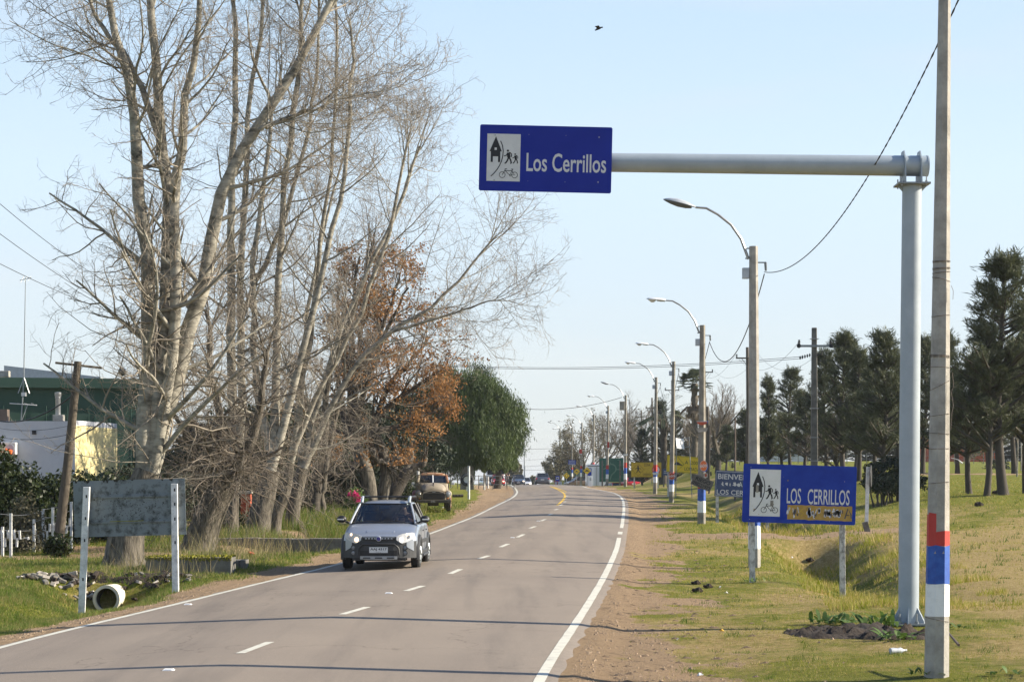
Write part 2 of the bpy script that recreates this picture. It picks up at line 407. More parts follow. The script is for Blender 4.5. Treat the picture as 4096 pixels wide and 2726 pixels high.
def ramp(fac, cols):
    r = N('ShaderNodeValToRGB'); e = r.color_ramp.elements
    e[0].position, e[0].color = cols[0][0], (*cols[0][1], 1); e[1].position, e[1].color = cols[-1][0], (*cols[-1][1], 1)
    for pz, c in cols[1:-1]:
        q = e.new(pz); q.color = (*c, 1)
    t.links.new(fac, r.inputs[0]); return r.outputs[0]
def mix(f, a, c):
    x = N('ShaderNodeMix'); x.data_type = 'RGBA'
    if hasattr(f, 'links'): t.links.new(f, x.inputs[0])
    else: x.inputs[0].default_value = f
    t.links.new(a, x.inputs[6]); t.links.new(c, x.inputs[7]); return x.outputs[2]
def math_(op, a, c):
    x = N('ShaderNodeMath'); x.operation = op
    for i, q in enumerate((a, c)):
        if hasattr(q, 'links'): t.links.new(q, x.inputs[i])
        else: x.inputs[i].default_value = q
    return x.outputs[0]
def attr(nm):
    a = N('ShaderNodeAttribute'); a.attribute_name = nm; return a.outputs['Fac']
gn = noise(2.2, 8, .75)
grass_dry = ramp(noise(9, 8, .8), [(.3,(.19,.135,.048)),(.5,(.38,.28,.112)),(.7,(.57,.44,.21))])
grass_green = ramp(noise(7, 8, .8), [(.3,(.075,.085,.008)),(.5,(.17,.18,.018)),(.72,(.29,.275,.05))])
lf = math_('ADD', attr('lush'), math_('MULTIPLY', math_('SUBTRACT', gn, .5), 1.6))
lfr = ramp(lf, [(.32,(0,0,0)),(.72,(1,1,1))])
gc = mix(lfr, grass_dry, grass_green)
dirtc = ramp(noise(14, 10, .85), [(.28,(.15,.095,.055)),(.42,(.33,.225,.13)),(.6,(.43,.305,.185)),(.78,(.58,.46,.32))])
df = math_('ADD', attr('dirt'), math_('MULTIPLY', math_('SUBTRACT', noise(5, 10, .8), .5), 1.3))
dfr = ramp(df, [(.42,(0,0,0)),(.58,(1,1,1))])
mpd = N('ShaderNodeMapping'); t.links.new(geo.outputs['Position'], mpd.inputs[0]); mpd.inputs['Scale'].default_value = (1, .55, 1)
clod_shade_f = ramp(noise(3.4, 9, .8, mpd.outputs[0]), [(.36,(.9,.9,.9)),(.47,(0,0,0))])  # dark mottles painted for the streaks of shade among the clods
clod_shade_c = ramp(noise(30, 4, .8), [(.3,(.06,.042,.028)),(.7,(.20,.14,.085))])
fin = mix(dfr, gc, mix(clod_shade_f, dirtc, clod_shade_c))
t.links.new(fin, p.inputs['Base Color'])
bp = N('ShaderNodeBump'); bp.inputs['Strength'].default_value = 1; bp.inputs['Distance'].default_value = .09
t.links.new(noise(16, 8, .85), bp.inputs['Height']); t.links.new(bp.outputs[0], p.inputs['Normal'])
ground = link('ground', gme, m); props(ground, kind='structure')

# ------------------------------------------------------------------ road sheet and its painted lines
ry = axis([(-120,0,10),(0,20,2),(20,80,.5),(80,215,1.),(215,400,8)])
rows = []
for y in ry:
    xl, xr = float(XL(y))-SH, float(XR(y))+SH
    e = .06*wob(y, y*.3, 3.0, 21); e2 = .06*wob(y, y*.7, 3.3, 22)
    xs = np.linspace(xl+e, xr+e2, 25)
    zs = road_z(xs, np.full(25, y))+.004
    zs[0] -= .05; zs[-1] -= .05
    rows.append(np.stack([xs, np.full(25, y), zs], 1))
RV = np.concatenate(rows); I = np.arange(len(RV)).reshape(len(ry), 25)
RQ = np.stack([I[:-1,:-1], I[:-1,1:], I[1:,1:], I[1:,:-1]], -1).reshape(-1, 4)
rme = np_mesh('road', RV, RQ, True)
LC = np.tile(np.linspace(-1, 1, 25), len(ry)).astype(np.float32)
lat = rme.attributes.new('lat', 'FLOAT', 'POINT'); lat.data.foreach_set('value', LC)
m = bpy.data.materials.new('asphalt'); m.use_nodes = True; t = m.node_tree; p = t.nodes['Principled BSDF']
p.inputs['Roughness'].default_value = .82; p.inputs['Specular IOR Level'].default_value = .35
geo = N('ShaderNodeNewGeometry')
mp = N('ShaderNodeMapping'); t.links.new(geo.outputs['Position'], mp.inputs[0]); mp.inputs['Scale'].default_value = (1.6, .12, 1)
base = ramp(noise(.35, 6, .6), [(.3,(.215,.176,.138)),(.7,(.275,.225,.174))])
agg = ramp(noise(75, 3, .9), [(.36,(.10,.088,.075)),(.5,(.25,.208,.166)),(.68,(.46,.375,.30))])
c1 = mix(.38, base, agg)
track = ramp(noise(.9, 5, .6, mp.outputs[0]), [(.33,(.74,.75,.77)),(.5,(1,1,1)),(.68,(1.0,1.0,1.0))])
x = N('ShaderNodeMix'); x.data_type = 'RGBA'; x.blend_type = 'MULTIPLY'; x.inputs[0].default_value = .75
t.links.new(c1, x.inputs[6]); t.links.new(track, x.inputs[7])
wt = math_('ABSOLUTE', math_('SUBTRACT', math_('ABSOLUTE', math_('SUBTRACT', math_('ABSOLUTE', attr('lat'), 0), .46), 0), .20), 0)
wtr = ramp(wt, [(.0,(.90,.90,.91)),(.10,(1,1,1))])
xw = N('ShaderNodeMix'); xw.data_type = 'RGBA'; xw.blend_type = 'MULTIPLY'; xw.inputs[0].default_value = .8; t.links.new(x.outputs[2], xw.inputs[6]); t.links.new(wtr, xw.inputs[7]); x = xw
# hairline cracks and darker blotches
vo = N('ShaderNodeTexVoronoi'); vo.feature = 'DISTANCE_TO_EDGE'; vo.inputs['Scale'].default_value = .22
mpv = N('ShaderNodeVectorMath'); mpv.operation = 'MULTIPLY_ADD'
nv = N('ShaderNodeTexNoise'); nv.inputs['Scale'].default_value = 1.1; nv.inputs['Detail'].default_value = 8
t.links.new(geo.outputs['Position'], nv.inputs['Vector'])
mpv.inputs[1].default_value = (2.2,2.2,2.2); t.links.new(nv.outputs['Color'], mpv.inputs[0]); t.links.new(geo.outputs['Position'], mpv.inputs[2])
t.links.new(mpv.outputs[0], vo.inputs['Vector'])
ck = ramp(vo.outputs['Distance'], [(0,(.62,.60,.58)),(.003,(.86,.86,.86)),(.006,(1,1,1))])
ckm = ramp(noise(.12, 3), [(.48,(1,1,1)),(.6,(0,0,0))])
x2 = N('ShaderNodeMix'); x2.data_type = 'RGBA'; x2.blend_type = 'MULTIPLY'
t.links.new(ckm, x2.inputs[0]); t.links.new(x.outputs[2], x2.inputs[6]); t.links.new(ck, x2.inputs[7])
# the aggregate is paler and dusty towards the verges
edge = ramp(math_('ABSOLUTE', attr('lat'), 0), [(.86,(0,0,0)),(1.0,(1,1,1))])
dust = ramp(noise(9, 8, .8), [(.3,(.22,.185,.15)),(.7,(.42,.35,.28))])
ef = math_('MULTIPLY', edge, ramp(noise(3, 8, .8), [(.35,(.1,.1,.1)),(.65,(.9,.9,.9))]))
t.links.new(mix(ef, x2.outputs[2], dust), p.inputs['Base Color'])
bp = N('ShaderNodeBump'); bp.inputs['Strength'].default_value = .45; bp.inputs['Distance'].default_value = .01
t.links.new(noise(110, 3, .8), bp.inputs['Height']); t.links.new(bp.outputs[0], p.inputs['Normal'])
road = link('road', rme, m); props(road, kind='structure')
def ribbon(xf, y0, y1, w, name, m_, parent, step=.6, wavy=0.):
    n = max(1, int((y1-y0)/step)); ys = np.linspace(y0, y1, n+1); v = []
    for i, y in enumerate(ys):
        xx = xf(y); wv = w*(1+wavy*random.uniform(-.5,.5))
        for s_ in (-1, 0, 1):
            X = xx+s_*wv/2; v.append((X, y, float(road_z(X, y))+.009))
    f = []
    for i in range(n):
        for k in (0, 1): a = i*3+k; f.append((a, a+1, a+4, a+3))
    me = bpy.data.meshes.new(name); me.from_pydata(v, [], f); return link(name, me, m_, parent)
ribbon(lambda y: float(XL(y)), -60, 300, .13, 'edge_line', 'line_white', road, wavy=.2)
dg_ = road_depth(2150)
ribbon(lambda y: float(XR(y)), -60, dg_, .135, 'edge_line', 'line_white', road, wavy=.1)
for a_, c_ in ((2136,2126),):
    ribbon(lambda y: float(XR(y)), road_depth(a_), road_depth(c_), .15, 'edge_dash', 'line_white', road)
ribbon(lambda y: float(XR(y)), road_depth(2111), 300, .13, 'edge_line', 'line_white', road, wavy=.1)
# centre dashes measured off the photograph: (row of near end, row of far end, column of near end, column of far end)
D4 = lambda q: (1900+q[0]/2.851, 1600+q[1]/2.851)
dash = [(960,2610,1080,2565),(1368,2455,1470,2425),(1624,2361,1692,2340),(1800,2292,1842,2274),(1916,2233,1955,2220),
        (2002,2186,2033,2173),(2069,2147,2095,2135),(2120,2111,2142,2103),(2164,2082,2181,2075),(2193,2059,2208,2053),
        (2218,2038,2232,2034),(2238,2020,2250,2016),(2254,2006.5,2265,2004),(2260,1993.5,2270,1991),(2262,1983.5,2270,1981),(2254,1974,2262,1972),(2245,1967.5,2254,1966)]
for x0, y0, x1, y1 in dash:
    da, dc = road_depth(y0, .13), road_depth(y1, .13)
    xa, xc_ = (x0-2048)/F*da+.0, (x1-2048)/F*dc
    ribbon(lambda y, a=da, c=dc, xa=xa, xc_=xc_: xa+(xc_-xa)*(y-a)/(c-a), da, dc, .12, 'lane_dash', 'line_white', road)
yl = [(2230,2020),(2252,2000),(2260,1985),(2257,1973),(2244,1964),(2223,1953),(2200,1944.5)]
yd = [road_depth(q[1], .12) for q in yl]; yx = [(q[0]-2048)/F*d for q, d in zip(yl, yd)]
ribbon(lambda y: float(np.interp(y, yd, yx)), yd[0], yd[-1], .13, 'yellow_line', 'line_yellow', road)
yl2 = [(2266,1967),(2243,1957),(2215,1947)]
yd2 = [road_depth(q[1], .12) for q in yl2]; yx2 = [(q[0]-2048)/F*d for q, d in zip(yl2, yd2)]
ribbon(lambda y: float(np.interp(y, yd2, yx2)), yd2[0], yd2[-1], .11, 'yellow_line', 'line_yellow', road)
for i, (px, py, lb_) in enumerate([(675,2697,'white road stud nearest the camera, low at the left of the road'),(1555,2386,'white road stud on the centre line in front of the silver car'),
        (752,2406,'white road stud on the left edge line near the culvert'),(2050,2158,'white road stud on the centre line right of the silver car'),(2153,2090,'small white road stud far up the centre line')]):
    d = road_depth(py, .06); X = (px-2048)/F*d
    o = thing('road_stud', (X, d, float(road_z(X, d))+.004), lb_, 'road stud', 'reflective studs on the road')
    MB().add([(-.07,-.05,0),(.07,-.05,0),(.07,.05,0),(-.07,.05,0),(-.05,-.03,.02),(.05,-.03,.02),(.05,.03,.02),(-.05,.03,.02)],[(0,1,5,4),(1,2,6,5),(2,3,7,6),(3,0,4,7),(4,5,6,7)]).build('body', 'white_paint', o)
    MB().box(0,-.044,.008,.08,.006,.012).build('reflector', 'lamp_white', o)
# ------------------------------------------------------------------ street lamp poles
def octo(r0, r1, h, lean=(0,0), n=8):
    mb = MB(); ph = .5
    k = 5; pts = [(lean[0]*i/(k-1), lean[1]*i/(k-1), h*i/(k-1)) for i in range(k)]
    # eight faces, one of them towards the road traffic
    vs = []
    for i, p_ in enumerate(pts):
        r = (r0+(r1-r0)*i/(k-1))/math.cos(PI/8)
        for j in range(8):
            w = 2*PI*(j+.5)/8; vs.append((p_[0]+r*math.cos(w), p_[1]+r*math.sin(w), p_[2]))
    fs = [(i*8+j, i*8+(j+1)%8, (i+1)*8+(j+1)%8, (i+1)*8+j) for i in range(k-1) for j in range(8)]
    fs += [tuple(range(8))[::-1], tuple((k-1)*8+j for j in range(8))]
    return mb.add(vs, fs)
def oct_ring(mb, za, zb, r0, r1, h, lean, pad=.004, jag=0., faces=range(8)):
    for j in faces:
        vs = []
        for z, up in ((za, 0), (zb, 1)):
            for jj in (j, j+1):
                t_ = z/h; r = (r0+(r1-r0)*t_+pad)/math.cos(PI/8); w = 2*PI*(jj+.5)/8
                zz = z+(jag*math.sin(jj*2.7+za*5) if up else 0)
                vs.append((lean[0]*t_+r*math.cos(w), lean[1]*t_+r*math.sin(w), zz))
        mb.add(vs, [(0,1,3,2)])
ARM = [(-.13,0),(-.31,.49),(-.55,.83),(-.87,1.08),(-1.15,1.23),(-1.41,1.25)]
def lamp_pole(base, top, label, style, pm='concrete_old', group='street lamps along the right verge', bands=None, r=(.15,.085), box=True, armk=1.):
    x, y, z = base; H = top[2]-z+.3; z -= .3; lean = (top[0]-x, 0)
    o = thing('street_lamp', (x, y, z), label, 'street lamp', group)
    octo(r[0], r[1], H, lean).build('pole', pm, o)
    if bands:
        for nm, mt_, a, c in bands:
            mb = MB(); oct_ring(mb, a+.3, c+.3, r[0], r[1], H, lean, .004, .02); mb.build('painted_band', mt_, o)
    tx = lean[0]; az = H-.31
    pts = [(tx-r[1]-.02+(.13+q[0])*armk, 0, az+q[1]*armk) for q in ARM]
    MB().tube(pts, [.035,.035,.032,.03,.028,.026], 7).build('lamp_arm', 'steel', o, smooth=True)
    MB().box(tx-r[1]-.03, 0, az+.26, .1, .03, .03).build('arm_clamp', 'galv_dark', o); MB().box(tx-r[1]-.05, 0, az+.02, .1, .03, .03).build('arm_clamp', 'galv_dark', o)
    mb = MB(); mb.box(tx+r[1]+.10, 0, az-.08, .22, .03, .03); mb.tube([(tx+r[1]+.19,0,az-.08),(tx+r[1]+.20,0,az-.28)], [.035,.03], 6)
    mb.build('bracket', 'galv_dark', o)
    if box:
        MB().box(tx-r[1]-.09, 0, az-.34, .16, .14, .26).build('junction_box', 'lamp_grey', o, bevel=.01)
    hx, hz = pts[-1][0], pts[-1][2]
    hd = bpy.data.objects.new('lamp_head', None); C.objects.link(hd); hd.parent = o; hd.location = (hx, 0, hz)
    hd.rotation_euler = (0, math.radians(12 if style == 'cobra' else 5), 0)
    bpy.data.objects.remove(hd)
    tilt = math.radians(14 if style == 'cobra' else 4); ct, st = math.cos(tilt), math.sin(tilt)
    def rot(v): return [(hx+a*ct, b_, hz-a*st+c_) if True else 0 for a, b_, c_ in v]
    def shell(prof, top_):
        V_ = []; 
        for xx, hw, hh in prof:
            for j in range(7):
                w = PI*j/6; V_.append((xx, hw*math.cos(w), (hh*math.sin(w) if top_ else -hh*math.sin(w))))
        k = len(prof); fs = [(i*7+j, i*7+j+1, (i+1)*7+j+1, (i+1)*7+j) for i in range(k-1) for j in range(6)]
        fs += [tuple(range(7)), tuple((k-1)*7+j for j in range(7))[::-1]]
        return MB().add(rot(V_), fs)
    if style == 'cobra':
        P_ = [(.0,.05,.03),(-.10,.09,.06),(-.25,.14,.10),(-.45,.15,.11),(-.62,.12,.08),(-.74,.07,.04),(-.80,.02,.01)]
        shell(P_, True).build('lamp_shade', 'lamp_grey', o, smooth=True)
        shell([(a, b_*.97, c_*.85) for a, b_, c_ in P_[1:]], False).build('lamp_glass', 'lamp_under', o, smooth=True)
    else:
        P_ = [(.0,.06,.04),(-.08,.11,.07),(-.35,.13,.08),(-.60,.13,.07),(-.70,.08,.04),(-.73,.03,.01)]
        shell(P_, True).build('lamp_shade', 'lamp_white', o, smooth=True)
        shell([(-.02,.07,.05),(-.18,.10,.06),(-.33,.11,.05)], False).build('lamp_gear_cover', 'lamp_grey', o, smooth=True)
        shell([(-.36,.05,.02),(-.44,.10,.10),(-.55,.10,.11),(-.66,.05,.03)], False).build('lamp_glass', 'sign_white', o, smooth=True)
    return o
# 1: near pole with the painted bands
b1 = gp(3745, 2712); H1 = 9.3; z1 = b1.z-.3
lean1 = (.11, 0); R1 = (.142, .062)
o = thing('street_lamp', (b1.x, b1.y, z1), 'nearest pole at the right with red, blue and white bands and wound wire', 'street lamp', 'street lamps along the right verge')
octo(R1[0], R1[1], H1, lean1).build('pole', 'concrete', o)
zp = lambda py: EYE+(HOR-py)/F*b1.y - z1
for nm, mt_, ya, yb_ in (('white','white_paint',2462,2333),('blue','blue',2333,2181),('red','red',2181,2122)):
    mb = MB(); oct_ring(mb, zp(ya), zp(yb_), R1[0], R1[1], H1, lean1, .004, .012); mb.build('painted_band', mt_, o)
mb = MB(); oct_ring(mb, zp(2124), zp(2050), R1[0], R1[1], H1, lean1, .0045, .008, faces=(4,)); oct_ring(mb, zp(2124), zp(2056), R1[0], R1[1], H1, lean1, .0045, .004, faces=(3,)); mb.build('painted_band', 'red', o)
def wrap(mb, z, tiltx, turns=1, rr=.0032, sl=.012):
    pts = []; n = 16*turns
    for i in range(n+1):
        w = 2*PI*(i/16+.5)/1; t_ = z/H1; r = (R1[0]+(R1[1]-R1[0])*t_)/math.cos(PI/8)*(.975+.022*math.cos(8*w))+.004
        pts.append((lean1[0]*t_+r*math.cos(w), r*math.sin(w), z+tiltx*math.cos(w)+sl*i/16))
    mb.tube(pts, rr, 4, cap=False)
for py, tl, tn in ((1050,.0,2),(1078,.004,2),(1092,.01,1),(1120,-.03,1),(1265,.01,1),(1430,-.01,3),(1470,-.008,1),(1540,.06,1),(1660,.015,1),(1735,-.01,1),(1795,.0,1),(1930,.01,1),(2477,-.03,1)):
    mb = MB(); wrap(mb, zp(py), tl, tn); mb.build('wire_loop', 'wire_rust', o)
mb = MB(); t_ = zp(1500)/H1
mb.tube([(lean1[0]*t_+.115, -.09, zp(1145)), (lean1[0]*t_+.14, -.09, zp(1165)), (lean1[0]*t_+.135,-.095,zp(1200))], .003, 4); mb.build('loose_wire', 'wire_rust', o); mb = MB()
mb.tube([(.06+.115, -.09, zp(1490)), (.06+.13, -.09, zp(1545)), (.06+.10,-.1,zp(1570)), (.06+.125,-.1,zp(1620)), (.06+.10,-.12,zp(1660)), (.06+.09,-.12,zp(1720))], .003, 4)
mb.build('loose_wire', 'wire_rust', o)
MB().tube([(lean1[0]*.35+.12,-.10,zp(1830)),(lean1[0]*.35+.20,-.12,zp(1838)),(lean1[0]*.35+.25,-.12,zp(1852))], [.003,.004,.012], 5).build('tied_rag', 'sign_white', o)
mb = MB(); mb.tube([(lean1[0]*.93-.09,0,H1-.5),(-.15,0,H1-.02),(-.5,0,H1+.5),(-1.1,0,H1+.8),(-1.4,0,H1+.8)], .03, 7); mb.build('lamp_arm', 'steel', o)
mb = MB(); mb.ball((-1.75,0,H1+.85), .4,.14,.08); mb.build('lamp_shade', 'lamp_grey', o, smooth=True)
MB().tube([(lean1[0]*.93+.05,0,zp(-30)),(lean1[0]*.93+.22,-.02,zp(-40))], .02, 6).build('bracket', 'galv_dark', o)
# painted shadow-free emblem: two small pale triangles left unpainted on the blue band
yo = -(R1[0]+(R1[1]-R1[0])*zp(2205)/H1+.0075)
for cx_ in (-.055, .045):
    mb = MB(); z_ = zp(2211); mb.sheet([(lean1[0]*.1+cx_-.012, z_), (lean1[0]*.1+cx_+.014, z_), (lean1[0]*.1+cx_+.004, z_+.032)], yo)
    mb.build('bare_patch', 'concrete', o)
P1TOP = Vector((b1.x+lean1[0]*.95+.22, b1.y, z1+zp(-40)))

BANDS = lambda w0, w1, b_, r_, : [('w','white_paint',w0,w1),('b','blue',w1,b_),('r','red',b_,r_)]
poles = [
 (3018,2269,3014, 985,None,'concrete','cobra','pale concrete lamp pole rising behind the lower blue town sign', dict(r=(.145,.10), bands=BANDS(.45,1.0,1.55,1.9))),
 (2806,2093,2810,1300,None,'concrete_old','led','lamp pole carrying the tilted RIEGO board and the orange 609 disc', dict(r=(.155,.10), bands=BANDS(.42,.86,1.33,1.7))),
 (2685,2010,2695,1445,None,'concrete_old','led','lamp pole with an orange 609 disc in front of the yellow bump warning board', dict(r=(.14,.09), bands=BANDS(.62,1.02,1.4,1.7))),
 (2620,1974,2625,1508,None,'concrete_old','led','lamp pole in front of the yellow board with the red speed ring', dict(r=(.14,.09), bands=BANDS(.75,1.15,1.5,1.95))),
 (2501,1953,2503,1580,172,'concrete_old','cobra','lamp pole with a transformer box near its top, right of the green sign', dict(r=(.14,.09), bands=BANDS(.65,1.15,1.65,2.1))),
 (2428,1947,2433,1622,200,'concrete_old','led','lamp pole in front of the green roundabout sign', dict(r=(.14,.09), bands=BANDS(.75,1.2,1.7,2.1))),
 (2373,1943,2375,1656,236,'concrete_old','led','lamp pole in front of the white shipping container', dict(r=(.14,.09), bands=BANDS(1.3,1.9,2.4,2.9))),
 (2323,1941,2328,1690,262,'concrete_old','led','lamp pole with a small red plate between the two bump warning diamonds', dict(r=(.14,.09), bands=BANDS(1.6,2.1,2.6,3.0))),
 (2288,1940,2289,1710,288,'concrete_old','led','lamp pole rising through the small blue slanted sign', dict(r=(.14,.09), bands=BANDS(1.9,2.4,2.9,3.2))),
 (2260,1940,2262,1738,315,'concrete_old','led','far lamp pole right above the small roundabout diamond', dict(r=(.15,.10), bands=None)),
 (2239,1940,2240,1712,345,'concrete_old','cobra','farthest lamp pole of the row, with a bird on its lamp', dict(r=(.15,.10), bands=None)),
]
PT = [P1TOP]; LP = []
for px, py, tx, ty, Y, pm, st_, lab, kw in poles:
    base = gp(px, py) if Y is None else on(px, Y)
    top = at(tx, ty, base.y)
    LP.append(lamp_pole(base, top, lab, st_, pm, **kw)); PT.append(Vector((top.x+.26, top.y, top.z-.62)))
    if px == 2501:
        MB().box(-.27, -.05, top.z-base.z-.6, .42, .35, .75).build('transformer_box', 'concrete_old', LP[-1], bevel=.03)
# overhead lamp cable hanging from pole to pole
def cable(name, a, c, sag, r, label, cat='cable', group=None, n=24, twist=False, m_='cable'):
    a, c = Vector(a), Vector(c); pts = []
    for i in range(n+1):
        t_ = i/n; p_ = a.lerp(c, t_); p_.z -= 4*sag*t_*(1-t_); pts.append(p_)
    mb = MB()
    if twist:
        for ph in (0, PI):
            q = []
            for i in range(n*5+1):
                t_ = i/(n*5); p_ = a.lerp(c, t_); p_.z -= 4*sag*t_*(1-t_); w = t_*70*PI+ph
                q.append(p_+Vector((math.cos(w)*r*.9, 0, math.sin(w)*r*.9)))
            mb.tube(q, r*.9, 5)
    else: mb.tube(pts, r, 5)
    return props(mb.build(name, m_), label, cat, group)
cable('power_cable', PT[0], PT[1], .95, .0075, 'thick twisted black cable sagging from the nearest pole to the second lamp pole', twist=True, group='cables between the lamp poles')
labs = ['second span of black cable, hanging behind the pale lamp pole','cable span between the RIEGO board pole and the next lamp pole','cable span ending at the pole before the yellow speed board',
        'cable span ending at the transformer pole','cable span from the transformer pole past the green sign','cable span over the green sign','cable span over the shipping container','cable span over the bump diamonds','faint cable span between the farthest lamp poles']
for i in range(1, 10):
    cable('power_cable', PT[i]-Vector((0,0,.05)), PT[i+1], 1.35 if i < 6 else 1.0, .014, labs[i-1], group='cables between the lamp poles')

# ------------------------------------------------------------------ gantry with the overhead town sign
gb = gp(3634, 2503)
GY_ = gb.y; gz = gb.z
gt = thing('sign_gantry', (gb.x, GY_, gz), 'grey steel gantry post and arm holding the overhead Los Cerrillos sign', 'gantry')
px2x = lambda px: (px-2048)/F*GY_ - gb.x
py2z = lambda py: EYE+(HOR-py)/F*GY_ - gz
r0_, r1_ = .158, .150
zt = py2z(742)
MB().tube([(0,0,.05),(.02,0,zt*.5),(.055,0,zt)], [r0_,.158,r1_], 40).build('column', 'galv', gt, smooth=True)
MB().box(0,0,.03,.62,.62,.035).build('base_plate', 'galv_dark', gt, bevel=.004)
for k in range(6):
    w = 2*PI*k/6+.3; ca, sa = math.cos(w), math.sin(w)
    mb = MB(); n_ = Vector((-sa, ca, 0))*.006; A = [(r0_-.005,.05),(r0_+.13,.05),(r0_+.12,.09),(r0_-.003,.30)]
    vs = [Vector((ca*a, sa*a, z_))+n_ for a, z_ in A]+[Vector((ca*a, sa*a, z_))-n_ for a, z_ in A]
    mb.add(vs, [(0,1,2,3),(7,6,5,4),(0,4,5,1),(1,5,6,2),(2,6,7,3),(3,7,4,0)]); mb.build('gusset', 'galv', gt)
for k in range(6):
    w = 2*PI*k/6+.82; ca, sa = math.cos(w)*.26, math.sin(w)*.26
    mb = MB(); mb.tube([(ca,sa,.045),(ca,sa,.20)], .016, 8); mb.tube([(ca,sa,.048),(ca,sa,.085)], .03, 6); mb.build('anchor_bolt', 'galv_dark', gt)
cx_ = .055
MB().box(cx_,0,zt+.012,.50,.46,.03).build('flange_plate', 'galv_dark', gt, bevel=.004)
for sx_ in (-1,1):
    for sy_ in (-1,1):
        mb = MB(); mb.tube([(cx_+sx_*.19,sy_*.17,zt-.03),(cx_+sx_*.19,sy_*.17,zt+.12)], .011, 6); mb.tube([(cx_+sx_*.19,sy_*.17,zt+.028),(cx_+sx_*.19,sy_*.17,zt+.055)], .022, 6); mb.build('flange_bolt', 'steel', gt)
for sx_ in (-1,1):
    mb = MB(); A = [(r1_-.003, zt-.004),(r1_+.085,zt-.004),(r1_-.002,zt-.10)]
    mb.prism([(cx_+sx_*a, z_) for a, z_ in A], -.006, .006); mb.build('bracket_gusset', 'galv', gt)
az_ = lambda x_: py2z(666+ (x_/ (px2x(2447)))*-14)      # the arm rises a little towards the sign
xL = px2x(1935); xR_ = px2x(3706)
MB().tube([(xL+.5,0,az_(xL)-.0),(xR_,0,az_(xR_)+.01)], [.142,.160], 36).build('arm', 'galv', gt, smooth=True)
MB().tube([(xR_-.002,0,az_(xR_)+.01),(xR_+.018,0,az_(xR_)+.01)], [.166,.166], 36).build('end_cap', 'galv', gt)
for xx in (px2x(3612), px2x(3676)):
    mb = MB(); zc = az_(xx); pl = [(-.23,zt+.03),(.23,zt+.03),(.20,zc+.10),(.09,zc+.235),(-.09,zc+.235),(-.20,zc+.10)]
    vs = [(xx-.009,a,z_) for a, z_ in pl]+[(xx+.009,a,z_) for a, z_ in pl]; n=6
    mb.add(vs, [tuple(range(6)), tuple(range(6,12))[::-1]]+[(i,i+6,(i+1)%6+6,(i+1)%6) for i in range(6)]); mb.build('saddle_plate', 'galv', gt)
def rrect(w, h, r, n=5):
    P_ = []
    for cx, cz, a0 in ((w/2-r,h/2-r,0),(-w/2+r,h/2-r,PI/2),(-w/2+r,-h/2+r,PI),(w/2-r,-h/2+r,1.5*PI)):
        P_ += [(cx+r*math.cos(a0+PI/2*i/n), cz+r*math.sin(a0+PI/2*i/n)) for i in range(n+1)]
    return P_
def pictogram(parent, cx, cz, w, h, m_bg):
    """white field with house, arc, two walkers and a bicycle; u,v run 0..1 over the field"""
    flat('pictogram_field', m_bg, parent, [[(cx-w/2,cz-h/2),(cx+w/2,cz-h/2),(cx+w/2,cz+h/2),(cx-w/2,cz+h/2)]], y=-.0215)
    U = lambda u, v: (cx+(u-.5)*w, cz+(.5-v)*h)
    P_ = lambda pts: [U(*q) for q in pts]
    polys = [P_([(.26,.055),(.445,.375),(.075,.375)]), P_([(.115,.375),(.40,.375),(.40,.48),(.115,.48)]),
             P_([(.115,.48),(.18,.48),(.18,.60),(.115,.60)]), P_([(.335,.48),(.40,.48),(.40,.60),(.335,.60)])]
    flat('house_symbol', 'print_black', parent, polys, y=-.024)
    flat('house_window', m_bg, parent, [P_([(.225,.295),(.29,.295),(.29,.345),(.225,.345)])], y=-.0265)
    arc = [U(.39+.0, .15)] ; arc = [U(*q) for q in [(.40,.15),(.46,.25),(.485,.36),(.475,.47),(.44,.58),(.385,.67),(.31,.76),(.22,.84),(.13,.90)]]
    flat('arc_symbol', 'print_black', parent, strips=[(arc, .028*w)], y=-.024)
    for (ox, oy, k) in ((.64,.355,1.),(.855,.425,.72)):
        q = lambda a, c: U(ox+a*k, oy+c*k)
        S = [([q(0,.04),q(.02,.14)], .10*k*w), ([q(.02,.13),q(-.035,.22),q(-.08,.265)], .045*k*w), ([q(-.06,.262),q(-.11,.268)], .03*k*w),
             ([q(.02,.13),q(.075,.20),q(.095,.265)], .045*k*w), ([q(.095,.262),q(.06,.27)], .03*k*w),
             ([q(-.01,.04),q(-.06,.10),q(-.13,.115)], .03*k*w), ([q(.03,.03),q(.10,.07),q(.095,.13)], .03*k*w)]
        flat('walker_symbol', 'print_black', parent, [ [U(ox-.015*k+.035*k*math.cos(2*PI*i/12), oy-.0*k-.0+.024*k*math.sin(2*PI*i/12)) for i in range(12)] ], S, y=-.024)
    wr = .088*w
    A, B_ = U(.47,.865), U(.84,.865)
    S = [(circle(A[0],A[1],wr,22), .014*w*1.2, True), (circle(B_[0],B_[1],wr,22), .014*w*1.2, True)]
    fr = lambda *pts: [U(*q) for q in pts]
    for pts in (fr((.47,.865),(.555,.765),(.55,.74)), fr((.555,.775),(.76,.775)), fr((.56,.78),(.69,.87),(.765,.775),(.78,.745)), fr((.69,.87),(.84,.865),(.765,.785)), fr((.55,.74),(.61,.735)), fr((.73,.745),(.80,.742)), fr((.69,.87),(.72,.90))):
        S.append((pts, .020*w))
    flat('bicycle_symbol', 'print_black', parent, strips=S, y=-.024)
